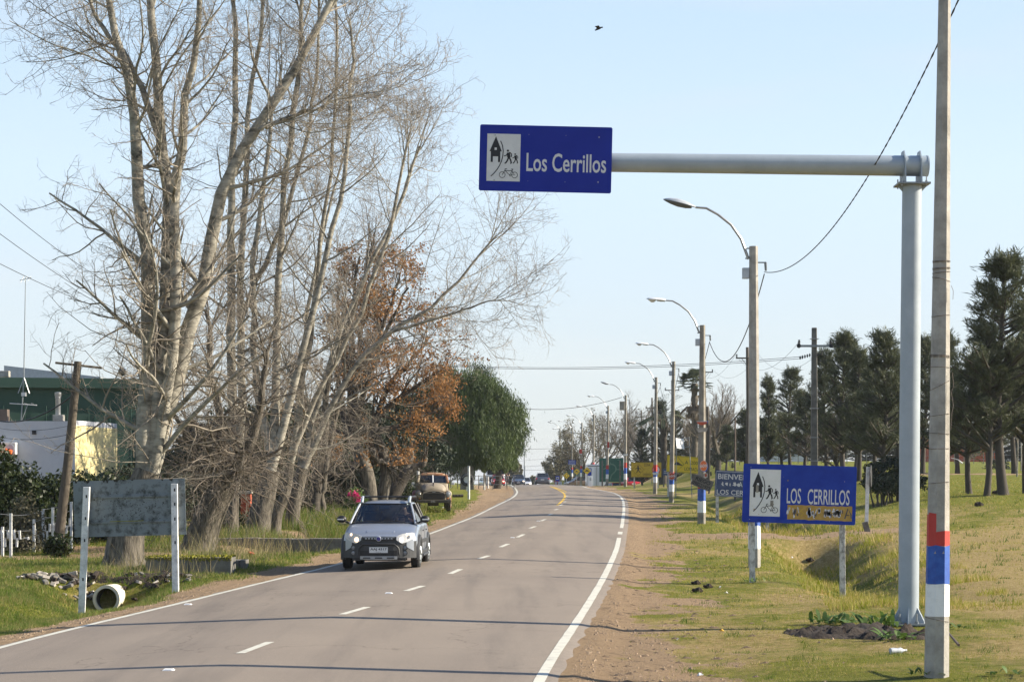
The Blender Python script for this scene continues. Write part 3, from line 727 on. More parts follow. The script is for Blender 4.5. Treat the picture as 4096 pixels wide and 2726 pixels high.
# overhead panel
def sign_obj(parent, name, cx, cz, y, roll, yaw=0.):
    e = bpy.data.objects.new(name, None)
    return e
def place(objs, M_):
    for q in objs: q.matrix_local = M_ @ q.matrix_local
w_, h_ = 526/F*GY_, 262/F*GY_
sc_ = Matrix.Translation((px2x((1922+2441)/2), -.20, py2z((507+782)/2))) @ Matrix.Rotation(math.radians(1.35), 4, 'Y')
pan = MB().prism(rrect(w_, h_, .03), -.02, .0).build('sign_panel', 'sign_blue', gt); pan.matrix_local = sc_
n0 = None
cxp, wp, hp = (-.3175)*w_, .252*w_, .716*h_
pictogram(pan, cxp, .005, wp, hp, 'sign_white')
cxl = lambda u: (u-1117)/1775*w_
text('Los Cerrillos', 'sign_letter', pan, .157*w_, -.055*h_, .602*w_, .282*h_, y=-.024, bold=.012)
for i, (u, v) in enumerate([(.115,.16),(.115,.84),(.90,.155),(.90,.835),(.37,.14),(.65,.14),(.37,.845),(.65,.845)]):
    r_ = .011 if i < 4 else .004
    MB().tube([((u-.5)*w_, -.022, (.5-v)*h_), ((u-.5)*w_, -.034, (.5-v)*h_)], r_, 8).build('bolt', 'steel', pan)
for zz in (-.28, .28):
    mb = MB(); mb.box(0,.025,zz*h_*1.1,w_*.92,.04,.05); mb.build('rail', 'galv', pan)
mb = MB()
for xx in (-.25, .25): mb.box(w_*xx+.1, .09, 0, .06, .10, h_*.8)
mb.build('clamp', 'galv_dark', pan)

# ------------------------------------------------------------------ lower town sign on two posts
sb = gp(3003, 2330); SY = sb.y
SW, SHt = 452/F*SY, 233/F*SY
cS = at((2969+3421)/2, (1860+2091)/2-0, SY)
s2 = thing('town_sign', (sb.x, SY, sb.z), 'lower blue LOS CERRILLOS sign on two worn white posts beside the ditch', 'sign')
pan = MB().prism(rrect(SW, SHt, .035), -.02, 0).build('sign_panel', 'sign_blue2', s2)
pan.matrix_local = Matrix.Translation((cS.x-sb.x, -.085, cS.z-sb.z)) @ Matrix.Rotation(math.radians(1.7), 4, 'Y')
pictogram(pan, (327-614)/946*SW, .01, 255/946*SW, .80*SHt, 'sign_white2')
text('LOS', 'sign_white', pan, (568-614)/946*SW, (-.03)*SHt, 118/946*SW, .262*SHt, y=-.024, bold=.008)
text('CERRILLOS', 'sign_white', pan, (858-614)/946*SW, (-.035)*SHt, 350/946*SW, .262*SHt, y=-.024, bold=.008)
# painted-over strip with scratched remains
rg = random.Random(5)
gx0, gx1, gz0, gz1 = (517-614)/946*SW, (1057-614)/946*SW, -.435*SHt, -.185*SHt
edge_ = [(gx0+(gx1-gx0)*i/18, gz0+rg.uniform(-.008,.008)) for i in range(19)] + [(gx1+.004, gz0+(gz1-gz0)*.5)] + [(gx1-(gx1-gx0)*i/18, gz1+rg.uniform(-.008,.008)-.0) for i in range(19)]
flat('graffiti_patch', 'graffiti_ochre', pan, [edge_], y=-.0225)
S_w = []; S_d = []
def gxx(u): return gx0+(gx1-gx0)*u
def gzz(v): return gz1-(gz1-gz0)*v
for u0, u1, n_ in ((.01,.16,5),(.30,.50,15),(.53,.66,8),(.66,.86,14)):
    for i in range(n_):
        u = rg.uniform(u0, u1); v0 = rg.uniform(.12,.45); v1 = v0+rg.uniform(.2,.48)
        S_w.append(([(gxx(u), gzz(v0)), (gxx(u+rg.uniform(-.03,.03)), gzz(min(.95, v1)))], rg.uniform(.018,.05)))
flat('graffiti_scratches', 'graffiti_white', pan, strips=S_w, y=-.0250)
for u0, u1, n_ in ((.08,.16,5),(.42,.48,3),(.56,.62,4),(.68,.76,4),(.80,.86,2)):
    for i in range(n_):
        u = rg.uniform(u0, u1); v0 = rg.uniform(.2,.6)
        S_d.append(([(gxx(u), gzz(v0)), (gxx(u+rg.uniform(-.02,.02)), gzz(v0+rg.uniform(.12,.35)))], rg.uniform(.012,.03)))
S_d += [([(gxx(.89),gzz(.85)),(gxx(.935),gzz(.15)),(gxx(.985),gzz(.55)),(gxx(.99),gzz(.8))], .03), ([(gxx(.90),gzz(.6)),(gxx(.96),gzz(.6))], .018)]
flat('graffiti_strokes', 'graffiti_dark', pan, strips=S_d, y=-.0268)
S_o = [([(gxx(.24),gzz(.25)),(gxx(.20),gzz(.4)),(gxx(.26),gzz(.55)),(gxx(.21),gzz(.75))], .02)]
flat('graffiti_letter', 'yellow_old', pan, strips=S_o, y=-.0256)
blem = []
for (u, v, r_) in ((.395,.27,.018),(.355,.21,.008),(.36,.36,.006),(.103,.775,.012),(.085,.72,.006),(.145,.86,.009)):
    blem.append([((u-.5)*SW+0*r_+r_*math.cos(2*PI*i/9)*rg.uniform(.6,1.2)*SW/2.3-.27*0, (.5-v)*SHt+r_*math.sin(2*PI*i/9)*rg.uniform(.6,1.2)*SW/2.3) for i in range(9)])
flat('sticker_remains', 'stone', pan, blem[:3]+[], y=-.0272); flat('rust_stain', 'graffiti_ochre', pan, blem[3:], y=-.0272)
flat('sticker', 'concrete_old', pan, [[((u-.5)*SW,(.5-v)*SHt) for u, v in ((.245,.62),(.272,.62),(.272,.71),(.245,.71))], [((u-.5)*SW,(.5-v)*SHt) for u, v in ((.115,.36),(.137,.36),(.137,.49),(.115,.49))]], y=-.0275)
for (u, v) in ((.065,.95),(.895,.26),(.77,.95),(.065,.06)):
    MB().tube([((u-.5)*SW,-.021,(.5-v)*SHt),((u-.5)*SW,-.03,(.5-v)*SHt)], .008, 8).build('bolt', 'steel', pan)
for px, py, pt in ((3010,2330,1900),(3371,2406,1905)):
    q = at(px, py, SY); t_ = at(px-4, pt, SY); zg = float(g(q.x, SY))-.35
    mb = MB(); h_ = t_.z-zg; w1, w2 = .062, .055
    vs = []
    for k in range(9):
        zz = h_*k/8; hw = w1+(w2-w1)*k/8+rg.uniform(-.003,.003); dx = (t_.x-q.x)*k/8
        vs += [(dx-hw, -.05, zz), (dx+hw, -.05+rg.uniform(-.003,.003), zz), (dx+hw, .05, zz), (dx-hw, .05, zz)]
    mb.add(vs, [(i*4+j, i*4+(j+1)%4, (i+1)*4+(j+1)%4, (i+1)*4+j) for i in range(8) for j in range(4)]+[(0,3,2,1),(32,33,34,35)])
    mb.build('post', 'post_worn', s2, loc=(q.x-sb.x, 0, zg-sb.z), bevel=.008)

# ------------------------------------------------------------------ slim leaning reflector post in the field
q = gp(3466, 2125); k_ = q.y/F
o = thing('marker_post', q, 'slim white post with a sign plate seen edge-on, right of the lower sign', 'post')
mb = MB(); mb.tube([(-.10*k_*F/q.y*0-.0,0,.28),(.05,0,.28+225*k_)], .075, 4, phase=.5); mb.build('post', 'post_white', o)
mb = MB(); mb.tube([(.06,0,-.1),(-.06,0,.32)], .12, 4, phase=.5); mb.build('footing', 'stone', o)
mb = MB(); mb.lathe([(0,-.012),(.36,-.012),(.37,0),(.36,.012),(0,.012)], 20, 'X'); mb.build('sign_plate', 'black', o, loc=(.15,0,.28+188*k_), rot=(0,0,math.radians(-14)))

# ------------------------------------------------------------------ signs farther along the road
def board(base_px, Y, x0, y0, x1, y1, label, pmat, posts, yaw=0., roll=0., group=None, cat='sign', name='road_sign', pw=.05, pm='post_worn', r=.02):
    w = (x1-x0)/F*Y; h = (y1-y0)/F*Y; c = at((x0+x1)/2, (y0+y1)/2, Y)
    zg = float(g(c.x, Y)); o = thing(name, (c.x, Y, zg), label, cat, group, rz=yaw)
    pan = MB().prism(rrect(w, h, r), -.015, 0).build('sign_panel', pmat, o)
    pan.matrix_local = Matrix.Translation((0, -.06, c.z-zg)) @ Matrix.Rotation(roll, 4, 'Y')
    for px in posts:
        x = (px-2048)/F*Y-c.x; zz = float(g(c.x+x, Y))-zg-.2
        MB().box(x, 0, (zz+c.z-zg+h*.4)/2, pw*2, pw*2, (c.z-zg+h*.4)-zz).build('post', pm, o)
    return o, pan, w, h
# A 200 m LOMADA
o, pan, w, h = board(0, 124, 2667, 1824, 2820, 1891, 'yellow board reading A 200 m LOMADA with a speed bump symbol', 'yellow', (2673, 2800), roll=math.radians(4.4))
def frame(pan, w, h, t_, ins, m_, y=-.018):
    a, c = w/2-ins, h/2-ins
    flat('border', m_, pan, strips=[([(-a,-c),(a,-c),(a,c),(-a,c)], t_, True)], y=y)
frame(pan, w, h, .02, .04, 'print_black')
dx = -.24*w; dr = .46*h
flat('diamond_outline', 'print_black', pan, strips=[([(dx-dr*.92,0),(dx,-dr),(dx+dr*.92,0),(dx,dr)], .022, True)], y=-.018)
def bump(pan, dx, s_, nm='bump_symbol', y=-.018):
    P_ = [(-.55,-.12),(.55,-.12),(.55,-.02),(.38,.0),(.22,.12),(.05,.24),(-.08,.26),(-.22,.20),(-.36,.04),(-.55,.0)]
    flat(nm, 'print_black', pan, [[(dx+a*s_, c*s_) for a, c in P_]], y=y)
bump(pan, dx+.02*w, h*.52)
text('A  200 m', 'print_black', pan, .20*w, .14*h, .46*w, .2*h, y=-.018)
text('LOMADA', 'print_black', pan, .17*w, -.24*h, .40*w, .2*h, y=-.018)
# ZONA URBANA
o, pan, w, h = board(0, 158, 2524, 1848, 2645, 1907, 'faded yellow ZONA URBANA board with a walker diamond and a red speed ring', 'yellow_old', (2537, 2632), roll=0)
frame(pan, w, h, .018, .03, 'print_black')
dx = -.27*w; dr = .42*h
flat('diamond_outline', 'print_black', pan, strips=[([(dx-dr,0),(dx,-dr),(dx+dr,0),(dx,dr)], .02, True)], y=-.018)
flat('walker_symbol', 'print_black', pan, [circle(dx, .26*h, .05*h, 10)], [([(dx,.2*h),(dx+.02,0)], .10*h), ([(dx,0),(dx-.1*h,-.2*h)], .05*h), ([(dx,0),(dx+.16*h,-.2*h)], .05*h), ([(dx,.14*h),(dx-.2*h,.05*h)], .04*h), ([(dx,.14*h),(dx+.2*h,.05*h)], .04*h)], y=-.018)
text('ZONA', 'print_black', pan, .03*w, .33*h, .21*w, .18*h, y=-.018); text('URBANA', 'print_black', pan, .03*w, -.32*h, .27*w, .16*h, y=-.018)
rr = MB(); rr.strip([(.33*w+a, c) for a, c in circle(0,0,.26*h,24)], .07*h, -.018, True); rr.build('speed_ring', 'red', pan)
flat('speed_field', 'sign_white2', pan, [circle(.33*w, 0, .235*h, 20)], y=-.0165); text('45', 'print_black', pan, .33*w, 0, .24*h, .22*h, y=-.020)
# green roundabout sign
o, pan, w, h = board(0, 206, 2397, 1831, 2494, 1926, 'large dark green direction sign showing a roundabout with arrows', 'green_sign', (2409, 2480), pm='concrete_dark', pw=.08)
frame(pan, w, h, .02, .05, 'green_sign_mark')
S = [([(-.17*w+.0, .12*h)]+[(.0+.19*w*math.cos(a), .0*h+.05*h+.19*w*math.sin(a)) for a in np.linspace(2.3, -1.0, 16)]+[(.0,-.22*h),(-.06*w,-.42*h)], .05*w),
     ([(.20*w,.02*h),(.34*w,.02*h)], .035*w), ([(-.20*w,.10*h),(-.34*w,0.02*h)], .035*w), ([(-.03*w,.24*h),(-.05*w,.33*h)], .04*w)]
flat('roundabout_symbol', 'green_sign_mark', pan, [[(.33*w,.07*h),(.33*w,-.03*h),(.40*w,.02*h)], [(-.32*w,.07*h),(-.36*w,-.05*h),(-.41*w,.02*h)]], S, y=-.018)
for x_, z_, w2_ in ((-.18,.42,.4),(.3,.42,.1),(-.33,-.36,.2),(.25,-.38,.36),(-.35,.22,.1),(.36,.2,.1)):
    flat('faded_lettering', 'green_sign_mark', pan, strips=[([((x_-w2_/2+k*w2_/5)*w, z_*h-.015*h), ((x_-w2_/2+k*w2_/5+.01)*w, z_*h+.025*h)], .018*w) for k in range(5)], y=-.018)
# diamonds
def diamond(px, py, s_px, Y, label, kind, arrow=False, pb=1943):
    c = at(px, py, Y); zg = float(g(c.x, Y)); s_ = s_px/F*Y
    o = thing('warning_sign', (c.x, Y, zg), label, 'sign')
    P_ = [(0,-s_),(s_,0),(0,s_),(-s_,0)]
    pan = MB().prism(P_, -.012, 0).build('sign_panel', 'yellow', o, loc=(0,-.06,c.z-zg))
    flat('border', 'print_black', pan, strips=[([(0,-s_*.9),(s_*.9,0),(0,s_*.9),(-s_*.9,0)], .014*s_/.4, True)], y=-.015)
    if kind == 'bump': bump(pan, 0, s_*1.15, y=-.015)
    else:
        flat('roundabout_symbol', 'print_black', pan, strips=[([(s_*.42*math.cos(a), s_*.42*math.sin(a)) for a in np.linspace(k*2.094+.3, k*2.094+1.9, 7)], s_*.17) for k in range(3)], y=-.015)
    if arrow: flat('arrow_symbol', 'print_black', pan, strips=[([(-.05*s_,-.55*s_),(.2*s_,-.3*s_)], .08*s_)], y=-.015)
    MB().box(0, 0, (c.z-zg-s_*.5)/2, .08, .08, c.z-zg+s_*.6).build('post', 'post_worn', o)
diamond(2348, 1882, 15.5, 205, 'larger yellow bump warning diamond in front of the white container', 'bump')
diamond(2307, 1885, 12.5, 232, 'yellow bump warning diamond with a small arrow, left of the larger one', 'bump', True)
diamond(2266, 1901, 13, 222, 'yellow roundabout warning diamond, leftmost of the three diamonds', 'ring')
# blue signs
o, pan, w, h = board(0, 286, 2273, 1839, 2303, 1858, 'small slanted blue sign with three lines of white writing up on a pole', 'sign_blue2', (), roll=math.radians(3))
for z_ in (.27,0,-.27): flat('lettering', 'sign_white', pan, strips=[([(-.42*w+k*w*.085, z_*h), (-.42*w+k*w*.085+w*.06, z_*h)], .11*h) for k in range(10)], y=-.018)
flat('white_edge', 'sign_white', pan, [[(-w/2,-h*.5),(w/2,-h*.5),(w/2,-h*.43),(-w/2,-h*.43)]], y=-.018)
o, pan, w, h = board(0, 240, 2222, 1902, 2238, 1925, 'small blue bus stop sign by the crest of the road', 'sign_blue2', (2230,), pm='concrete_dark')
flat('bus_field', 'sign_white', pan, [[(-.32*w,-.1*h),(.32*w,-.1*h),(.32*w,.32*h),(-.32*w,.32*h)]], y=-.018); flat('bus_symbol', 'print_black', pan, [[(-.25*w,.02*h),(.25*w,.02*h),(.2*w,.2*h),(-.2*w,.2*h)]], y=-.021)
o, pan, w, h = board(0, 228, 2350, 1871, 2366, 1901, 'blue sign with a pale picture, half hidden behind the bump diamond', 'sign_blue2', (2358,), pm='concrete_dark')
flat('picture_field', 'sign_white', pan, [[(-.3*w,-.0*h),(.35*w,-.0*h),(.35*w,.4*h),(-.3*w,.4*h)]], y=-.018)
c = at(2224, 1933, 236); zg = float(g(c.x, 236)); o = thing('yield_sign', (c.x,236,zg), 'small red edged triangular yield sign pointing down at the crest', 'sign')
pan = MB().prism([(-.32,.28),(0,-.3),(.32,.28)], -.012, 0).build('sign_panel', 'red', o, loc=(0,-.05,c.z-zg)); flat('field', 'sign_white', pan, [[(-.2,.2),(0,-.16),(.2,.2)]], y=-.015)
MB().box(0,0,(c.z-zg)/2,.06,.06,c.z-zg).build('post', 'concrete_dark', o)
o, pan, w, h = board(0, 234, 2233, 1925, 2247, 1945, 'small white notice board with grey lines next to the yield sign', 'sign_white2', (2235,2245), pm='brick_red')
for z_ in (.3,.12,-.06,-.24): flat('lettering', 'board_grey', pan, strips=[([(-.38*w, z_*h), (.38*w, z_*h)], .05*h)], y=-.018)
# red plates on poles
for px, py, wpx, hpx, Y, lab, m_ in ((2323,1806,11,20,261.8,'small square red plate high on a far lamp pole','red'),(2433,1780,7,28,199.8,'narrow red and white plate on the lamp pole by the green sign','red'),(2374,1875,7,9,235.8,'tiny red plate beside the container lamp pole','red')):
    c = at(px, py, Y); w, h = wpx/F*Y, hpx/F*Y; o = thing('pole_plate', (c.x, Y-.15, c.z), lab, 'plate', 'plates fixed to the lamp poles')
    pan = MB().box(0,0,0,w,.02,h).build('plate', m_, o); flat('white_edge', 'sign_white', pan, [[(-w/2,-h/2),(w/2,-h/2),(w/2,-h*.38),(-w/2,-h*.38)]], y=-.013)
# orange discs 609
def disc(pole, px, py, rx_px, rz_px, Y, label, m_, backdx):
    c = at(px, py, Y); o = thing('route_disc', (c.x, Y, c.z), label, 'sign', 'orange route discs on the poles'); rx_, rz_ = rx_px/F*Y, rz_px/F*Y
    ring = [(rx_*math.cos(2*PI*i/28), rz_*math.sin(2*PI*i/28)) for i in range(28)]
    pan = MB().prism(ring, -.012, 0).build('disc', m_, o)
    flat('rim', 'sign_white', pan, strips=[([(a*.95, c_*.95) for a, c_ in ring], rx_*.08, True)], y=-.015)
    text('609', 'sign_white', pan, 0, 0, rx_*1.75, rz_*.62, y=-.016, bold=.02)
    MB().prism([(a+backdx, c_-rz_*.15) for a, c_ in ring], .012, .02).build('disc_behind', 'blue', o)
d3, d4 = LP[1].location.y, LP[2].location.y
disc(None, 2814, 1862, 15.5, 22, d3-.24, 'bright orange 609 disc above the RIEGO board', 'orange', .03)
disc(None, 2687, 1903, 14.5, 15, d4-.24, 'darker orange 609 disc on the pole before the bump warning board', 'orange_dark', .01)
# half disc, high on pole 3
c = at(2808, 1686, d3-.24); o = thing('torn_disc', c, 'torn half disc, red with a white top, high on the pole above the 609 disc', 'sign')
P_ = [(.20*math.cos(a), .12*math.sin(a)) for a in np.linspace(PI, 2*PI, 14)]
MB().prism(P_, -.012, 0).build('red_half', 'orange_dark', o); MB().prism([(-.20,-.002),(.20,-.002),(.19,.035),(-.05,.0+.015),(-.21,.02)], -.011, 0).build('white_half', 'sign_white', o)
MB().prism([(.12,-.10),(.22,-.04),(.24,.04),(.16,.02)], .002, .012).build('blue_half', 'blue', o)
# RIEGO board
c = at(2809, 1930, d3-.26); o = thing('painted_board', c, 'tilted dark board reading RIEGO 098221973 nailed to the lamp pole', 'sign')
w, h = 84/F*d3, 44/F*d3
pan = MB().box(0,0,0,w,.02,h).build('board', 'board_grey', o, rot=(0, math.radians(23), 0))
text('RIEGO', 'print_black', pan, .0, .2*h, .74*w, .36*h, y=-.013, bold=.03); text('098221973', 'print_black', pan, 0, -.25*h, .88*w, .34*h, y=-.013, bold=.02)
c = at(2822, 1900, d3-.24); o = thing('torn_poster', c, 'small torn reddish poster just above the RIEGO board', 'poster'); MB().prism([(-.08,-.1),(.08,-.08),(.09,.08),(-.06,.1)], -.004, 0).build('paper', 'rubbish', o); MB().prism([(-.03,-.06),(.05,-.04),(.05,.05),(-.02,.06)], -.008, -.005).build('print', 'brick_red', o)
for (px, py, Y, lab, m_) in ((2808,1718,d3-.22,'faded paper poster on the pole under the torn disc','rubbish'),(2502,1818,171.8,'small white plate round the transformer pole','sign_white'),(2622,1893,LP[3].location.y-.22,'white and red strip poster on the pole before the speed ring','sign_white')):
    c = at(px, py, Y); o = thing('pole_poster', c, lab, 'poster', 'plates fixed to the lamp poles'); MB().prism([(-.22,.06),(.22,.08),(.18,-.07),(-.14,-.09)], -.004, 0).build('paper', m_, o)
# BIENVENIDOS sign
bq = gp(2869, 2090); BY = bq.y
w, h = 212/F*BY, 104/F*BY; c = at(2859+106, 1928+8, BY)
o = thing('welcome_sign', bq, 'navy BIENVENIDOS A LOS CERRILLOS sign, half hidden behind the lower blue sign', 'sign')
pan = MB().box(0,0,0,w,.03,h).build('sign_panel', 'sign_navy', o); pan.matrix_local = Matrix.Translation((c.x-bq.x, -.08, c.z-bq.z)) @ Matrix.Rotation(math.radians(3.0), 4, 'Y')
flat('border', 'sign_letter', pan, strips=[([(-w/2+.04,-h/2+.04),(w/2-.04,-h/2+.04),(w/2-.04,h/2-.04),(-w/2+.04,h/2-.04)], .018, True)], y=-.018)
text('BIENVENIDOS', 'sign_letter', pan, 0, .27*h, .90*w, .21*h, y=-.019, bold=.012); text('A', 'sign_letter', pan, -.02*w, 0, .08*w, .19*h, y=-.019, bold=.012); text('LOS CERRILLOS', 'sign_letter', pan, 0, -.33*h, .92*w, .19*h, y=-.019, bold=.012)
rg2 = random.Random(3)
for k in range(5):
    u = (-.36+.075*k)*w; flat('peeled_patch', 'sign_letter', pan, [[(u+rg2.uniform(-.05,.05)+.055*math.cos(2*PI*i/8)*rg2.uniform(.5,1.3), -.02*h+rg2.uniform(-.02,.02)+.10*math.sin(2*PI*i/8)*rg2.uniform(.4,1.2)) for i in range(8)]], y=-.0205)
for xx in (0, 1.95): MB().box(xx, 0, .55, .11, .11, 2.4).build('post', 'post_worn', o)
# small navy board behind, white tilted board with its frame
o, pan, w, h = board(0, 165, 2651, 1874, 2673, 1900, 'tiny navy board behind the two yellow signs', 'sign_navy', (2655, 2670), pm='concrete_dark', roll=.05); flat('lettering', 'sign_letter', pan, strips=[([(-.3*w,.1*h),(.25*w,.1*h)], .08*h), ([(-.3*w,-.15*h),(.35*w,-.15*h)], .08*h)], y=-.018)
Yb = 121; c = at(2720, 1773, Yb); zg = float(g(c.x, Yb)); o = thing('white_board', (c.x, Yb, zg), 'blank white tilted board hanging from a thin frame above the yellow bump sign', 'board')
w, h = 34/F*Yb, 43/F*Yb
mb = MB(); zc = c.z-zg
p_ = mb.box(0,0,0,w,.02,h).build('panel', 'white_paint', o, loc=(0,-.03,zc), rot=(0,math.radians(4),0))
# it is lit by the sun because it is turned a little to the right
p_.rotation_euler = (math.radians(-12), math.radians(4), math.radians(38)); p_.scale = (1.22,1,1)
for k, (a, c_) in enumerate((((2706,1745),(2703,1990)),((2756,1745),(2768,1990)),((2737,1752),(2757,1750)),((2740,1788),(2760,1786)))):
    A, B_ = at(*a, Yb), at(*c_, Yb); MB().tube([A-o.location, B_-o.location], .025, 5).build('frame_bar', 'galv_dark', o)
# ------------------------------------------------------------------ growing things
def tubes_np(P, R, S):
    N, K, _ = P.shape
    T = np.empty_like(P); T[:,1:-1] = P[:,2:]-P[:,:-2]; T[:,0] = P[:,1]-P[:,0]; T[:,-1] = P[:,-1]-P[:,-2]
    T /= np.linalg.norm(T, axis=2, keepdims=True)+1e-9
    ref = np.array([.31,.87,.21]); A = np.cross(T, ref); A /= np.linalg.norm(A, axis=2, keepdims=True)+1e-9
    B_ = np.cross(T, A); w = 2*PI*np.arange(S)/S
    V = P[:,:,None,:] + R[:,:,None,None]*(A[:,:,None,:]*np.cos(w)[None,None,:,None] + B_[:,:,None,:]*np.sin(w)[None,None,:,None])
    I = np.arange(N*K*S).reshape(N,K,S); J = np.roll(I, -1, axis=2)
    Q = np.stack([I[:,:-1], J[:,:-1], J[:,1:], I[:,1:]], -1).reshape(-1, 4)
    return V.reshape(-1,3), Q
def join_np(parts):
    Vs, Qs, n = [], [], 0
    for V, Q in parts: Vs.append(V); Qs.append(Q+n); n += len(V)
    return np.concatenate(Vs), np.concatenate(Qs)
def spawn(P, R, n, t0, t1, ang, L, K, up, curl, rng, rr=.55, rmin=.004, bias=None, tip=.35, lt=.5, az=None):
    N, Kp, _ = P.shape
    t_ = (np.arange(n)[None,:]+rng.rand(N,n))/n*(t1-t0)+t0
    f = t_*(Kp-1); i = np.clip(f.astype(int), 0, Kp-2); u = (f-i)[...,None]
    ar = np.arange(N)[:,None]
    p0 = P[ar,i]*(1-u)+P[ar,i+1]*u; T = P[ar,i+1]-P[ar,i]; T /= np.linalg.norm(T,axis=2,keepdims=True)+1e-9
    r0 = R[ar,i]*(1-u[...,0])+R[ar,i+1]*u[...,0]
    rv = rng.randn(N,n,3); 
    if bias is not None: rv = rv+np.array(bias)
    rv -= (rv*T).sum(2,keepdims=True)*T; rv /= np.linalg.norm(rv,axis=2,keepdims=True)+1e-9
    a = ang*(.7+.6*rng.rand(N,n,1)); D = T*np.cos(a)+rv*np.sin(a)
    ln = L*(1-lt*t_)*(.55+.9*rng.rand(N,n)); st = (ln/(K-1))[...,None]
    out = [p0]; p_ = p0
    for k in range(1, K):
        D = D + np.array([0,0,up])/(K-1) + curl*rng.randn(N,n,3)/(K-1); D /= np.linalg.norm(D,axis=2,keepdims=True)
        p_ = p_+D*st; out.append(p_)
    P2 = np.stack(out, 2).reshape(N*n, K, 3)
    rb = np.maximum(rr*r0, rmin).reshape(-1,1); R2 = rb*np.linspace(1, tip, K)[None,:]
    return P2, np.maximum(R2, rmin*.6)
def resample(pts, K):
    pts = np.array(pts, float); n = len(pts)
    # Catmull-Rom through the given points
    t_ = np.linspace(0, n-1, K); o = []
    for q in t_:
        i = min(int(q), n-2); u = q-i; p0, p1, p2, p3 = pts[max(i-1,0)], pts[i], pts[i+1], pts[min(i+2,n-1)]
        o.append(.5*((2*p1)+(-p0+p2)*u+(2*p0-5*p1+4*p2-p3)*u*u+(-p0+3*p1-3*p2+p3)*u**3))
    return np.array(o)
def npobj(name, parts, m_, parent=None, loc=None, kind=None, smooth=True):
    V, Q = join_np(parts)
    if loc is not None: V = V-np.array(loc)
    o = link(name, np_mesh(name, V, Q, smooth), m_, parent)
    if kind: o['kind'] = kind
    return o
def leaves(Cn, D, ln, wd, rng):
    """four-sided leaves at centres Cn along D"""
    D = D/(np.linalg.norm(D,axis=1,keepdims=True)+1e-9); s_ = np.cross(D, rng.randn(*D.shape)); s_ /= np.linalg.norm(s_,axis=1,keepdims=True)+1e-9
    ln = ln*(.6+.8*rng.rand(len(Cn),1)); wd = wd*(.6+.8*rng.rand(len(Cn),1))
    V = np.stack([Cn-D*ln/2, Cn+s_*wd/2, Cn+D*ln/2, Cn-s_*wd/2], 1).reshape(-1,3)
    return V, np.arange(len(V)).reshape(-1,4)

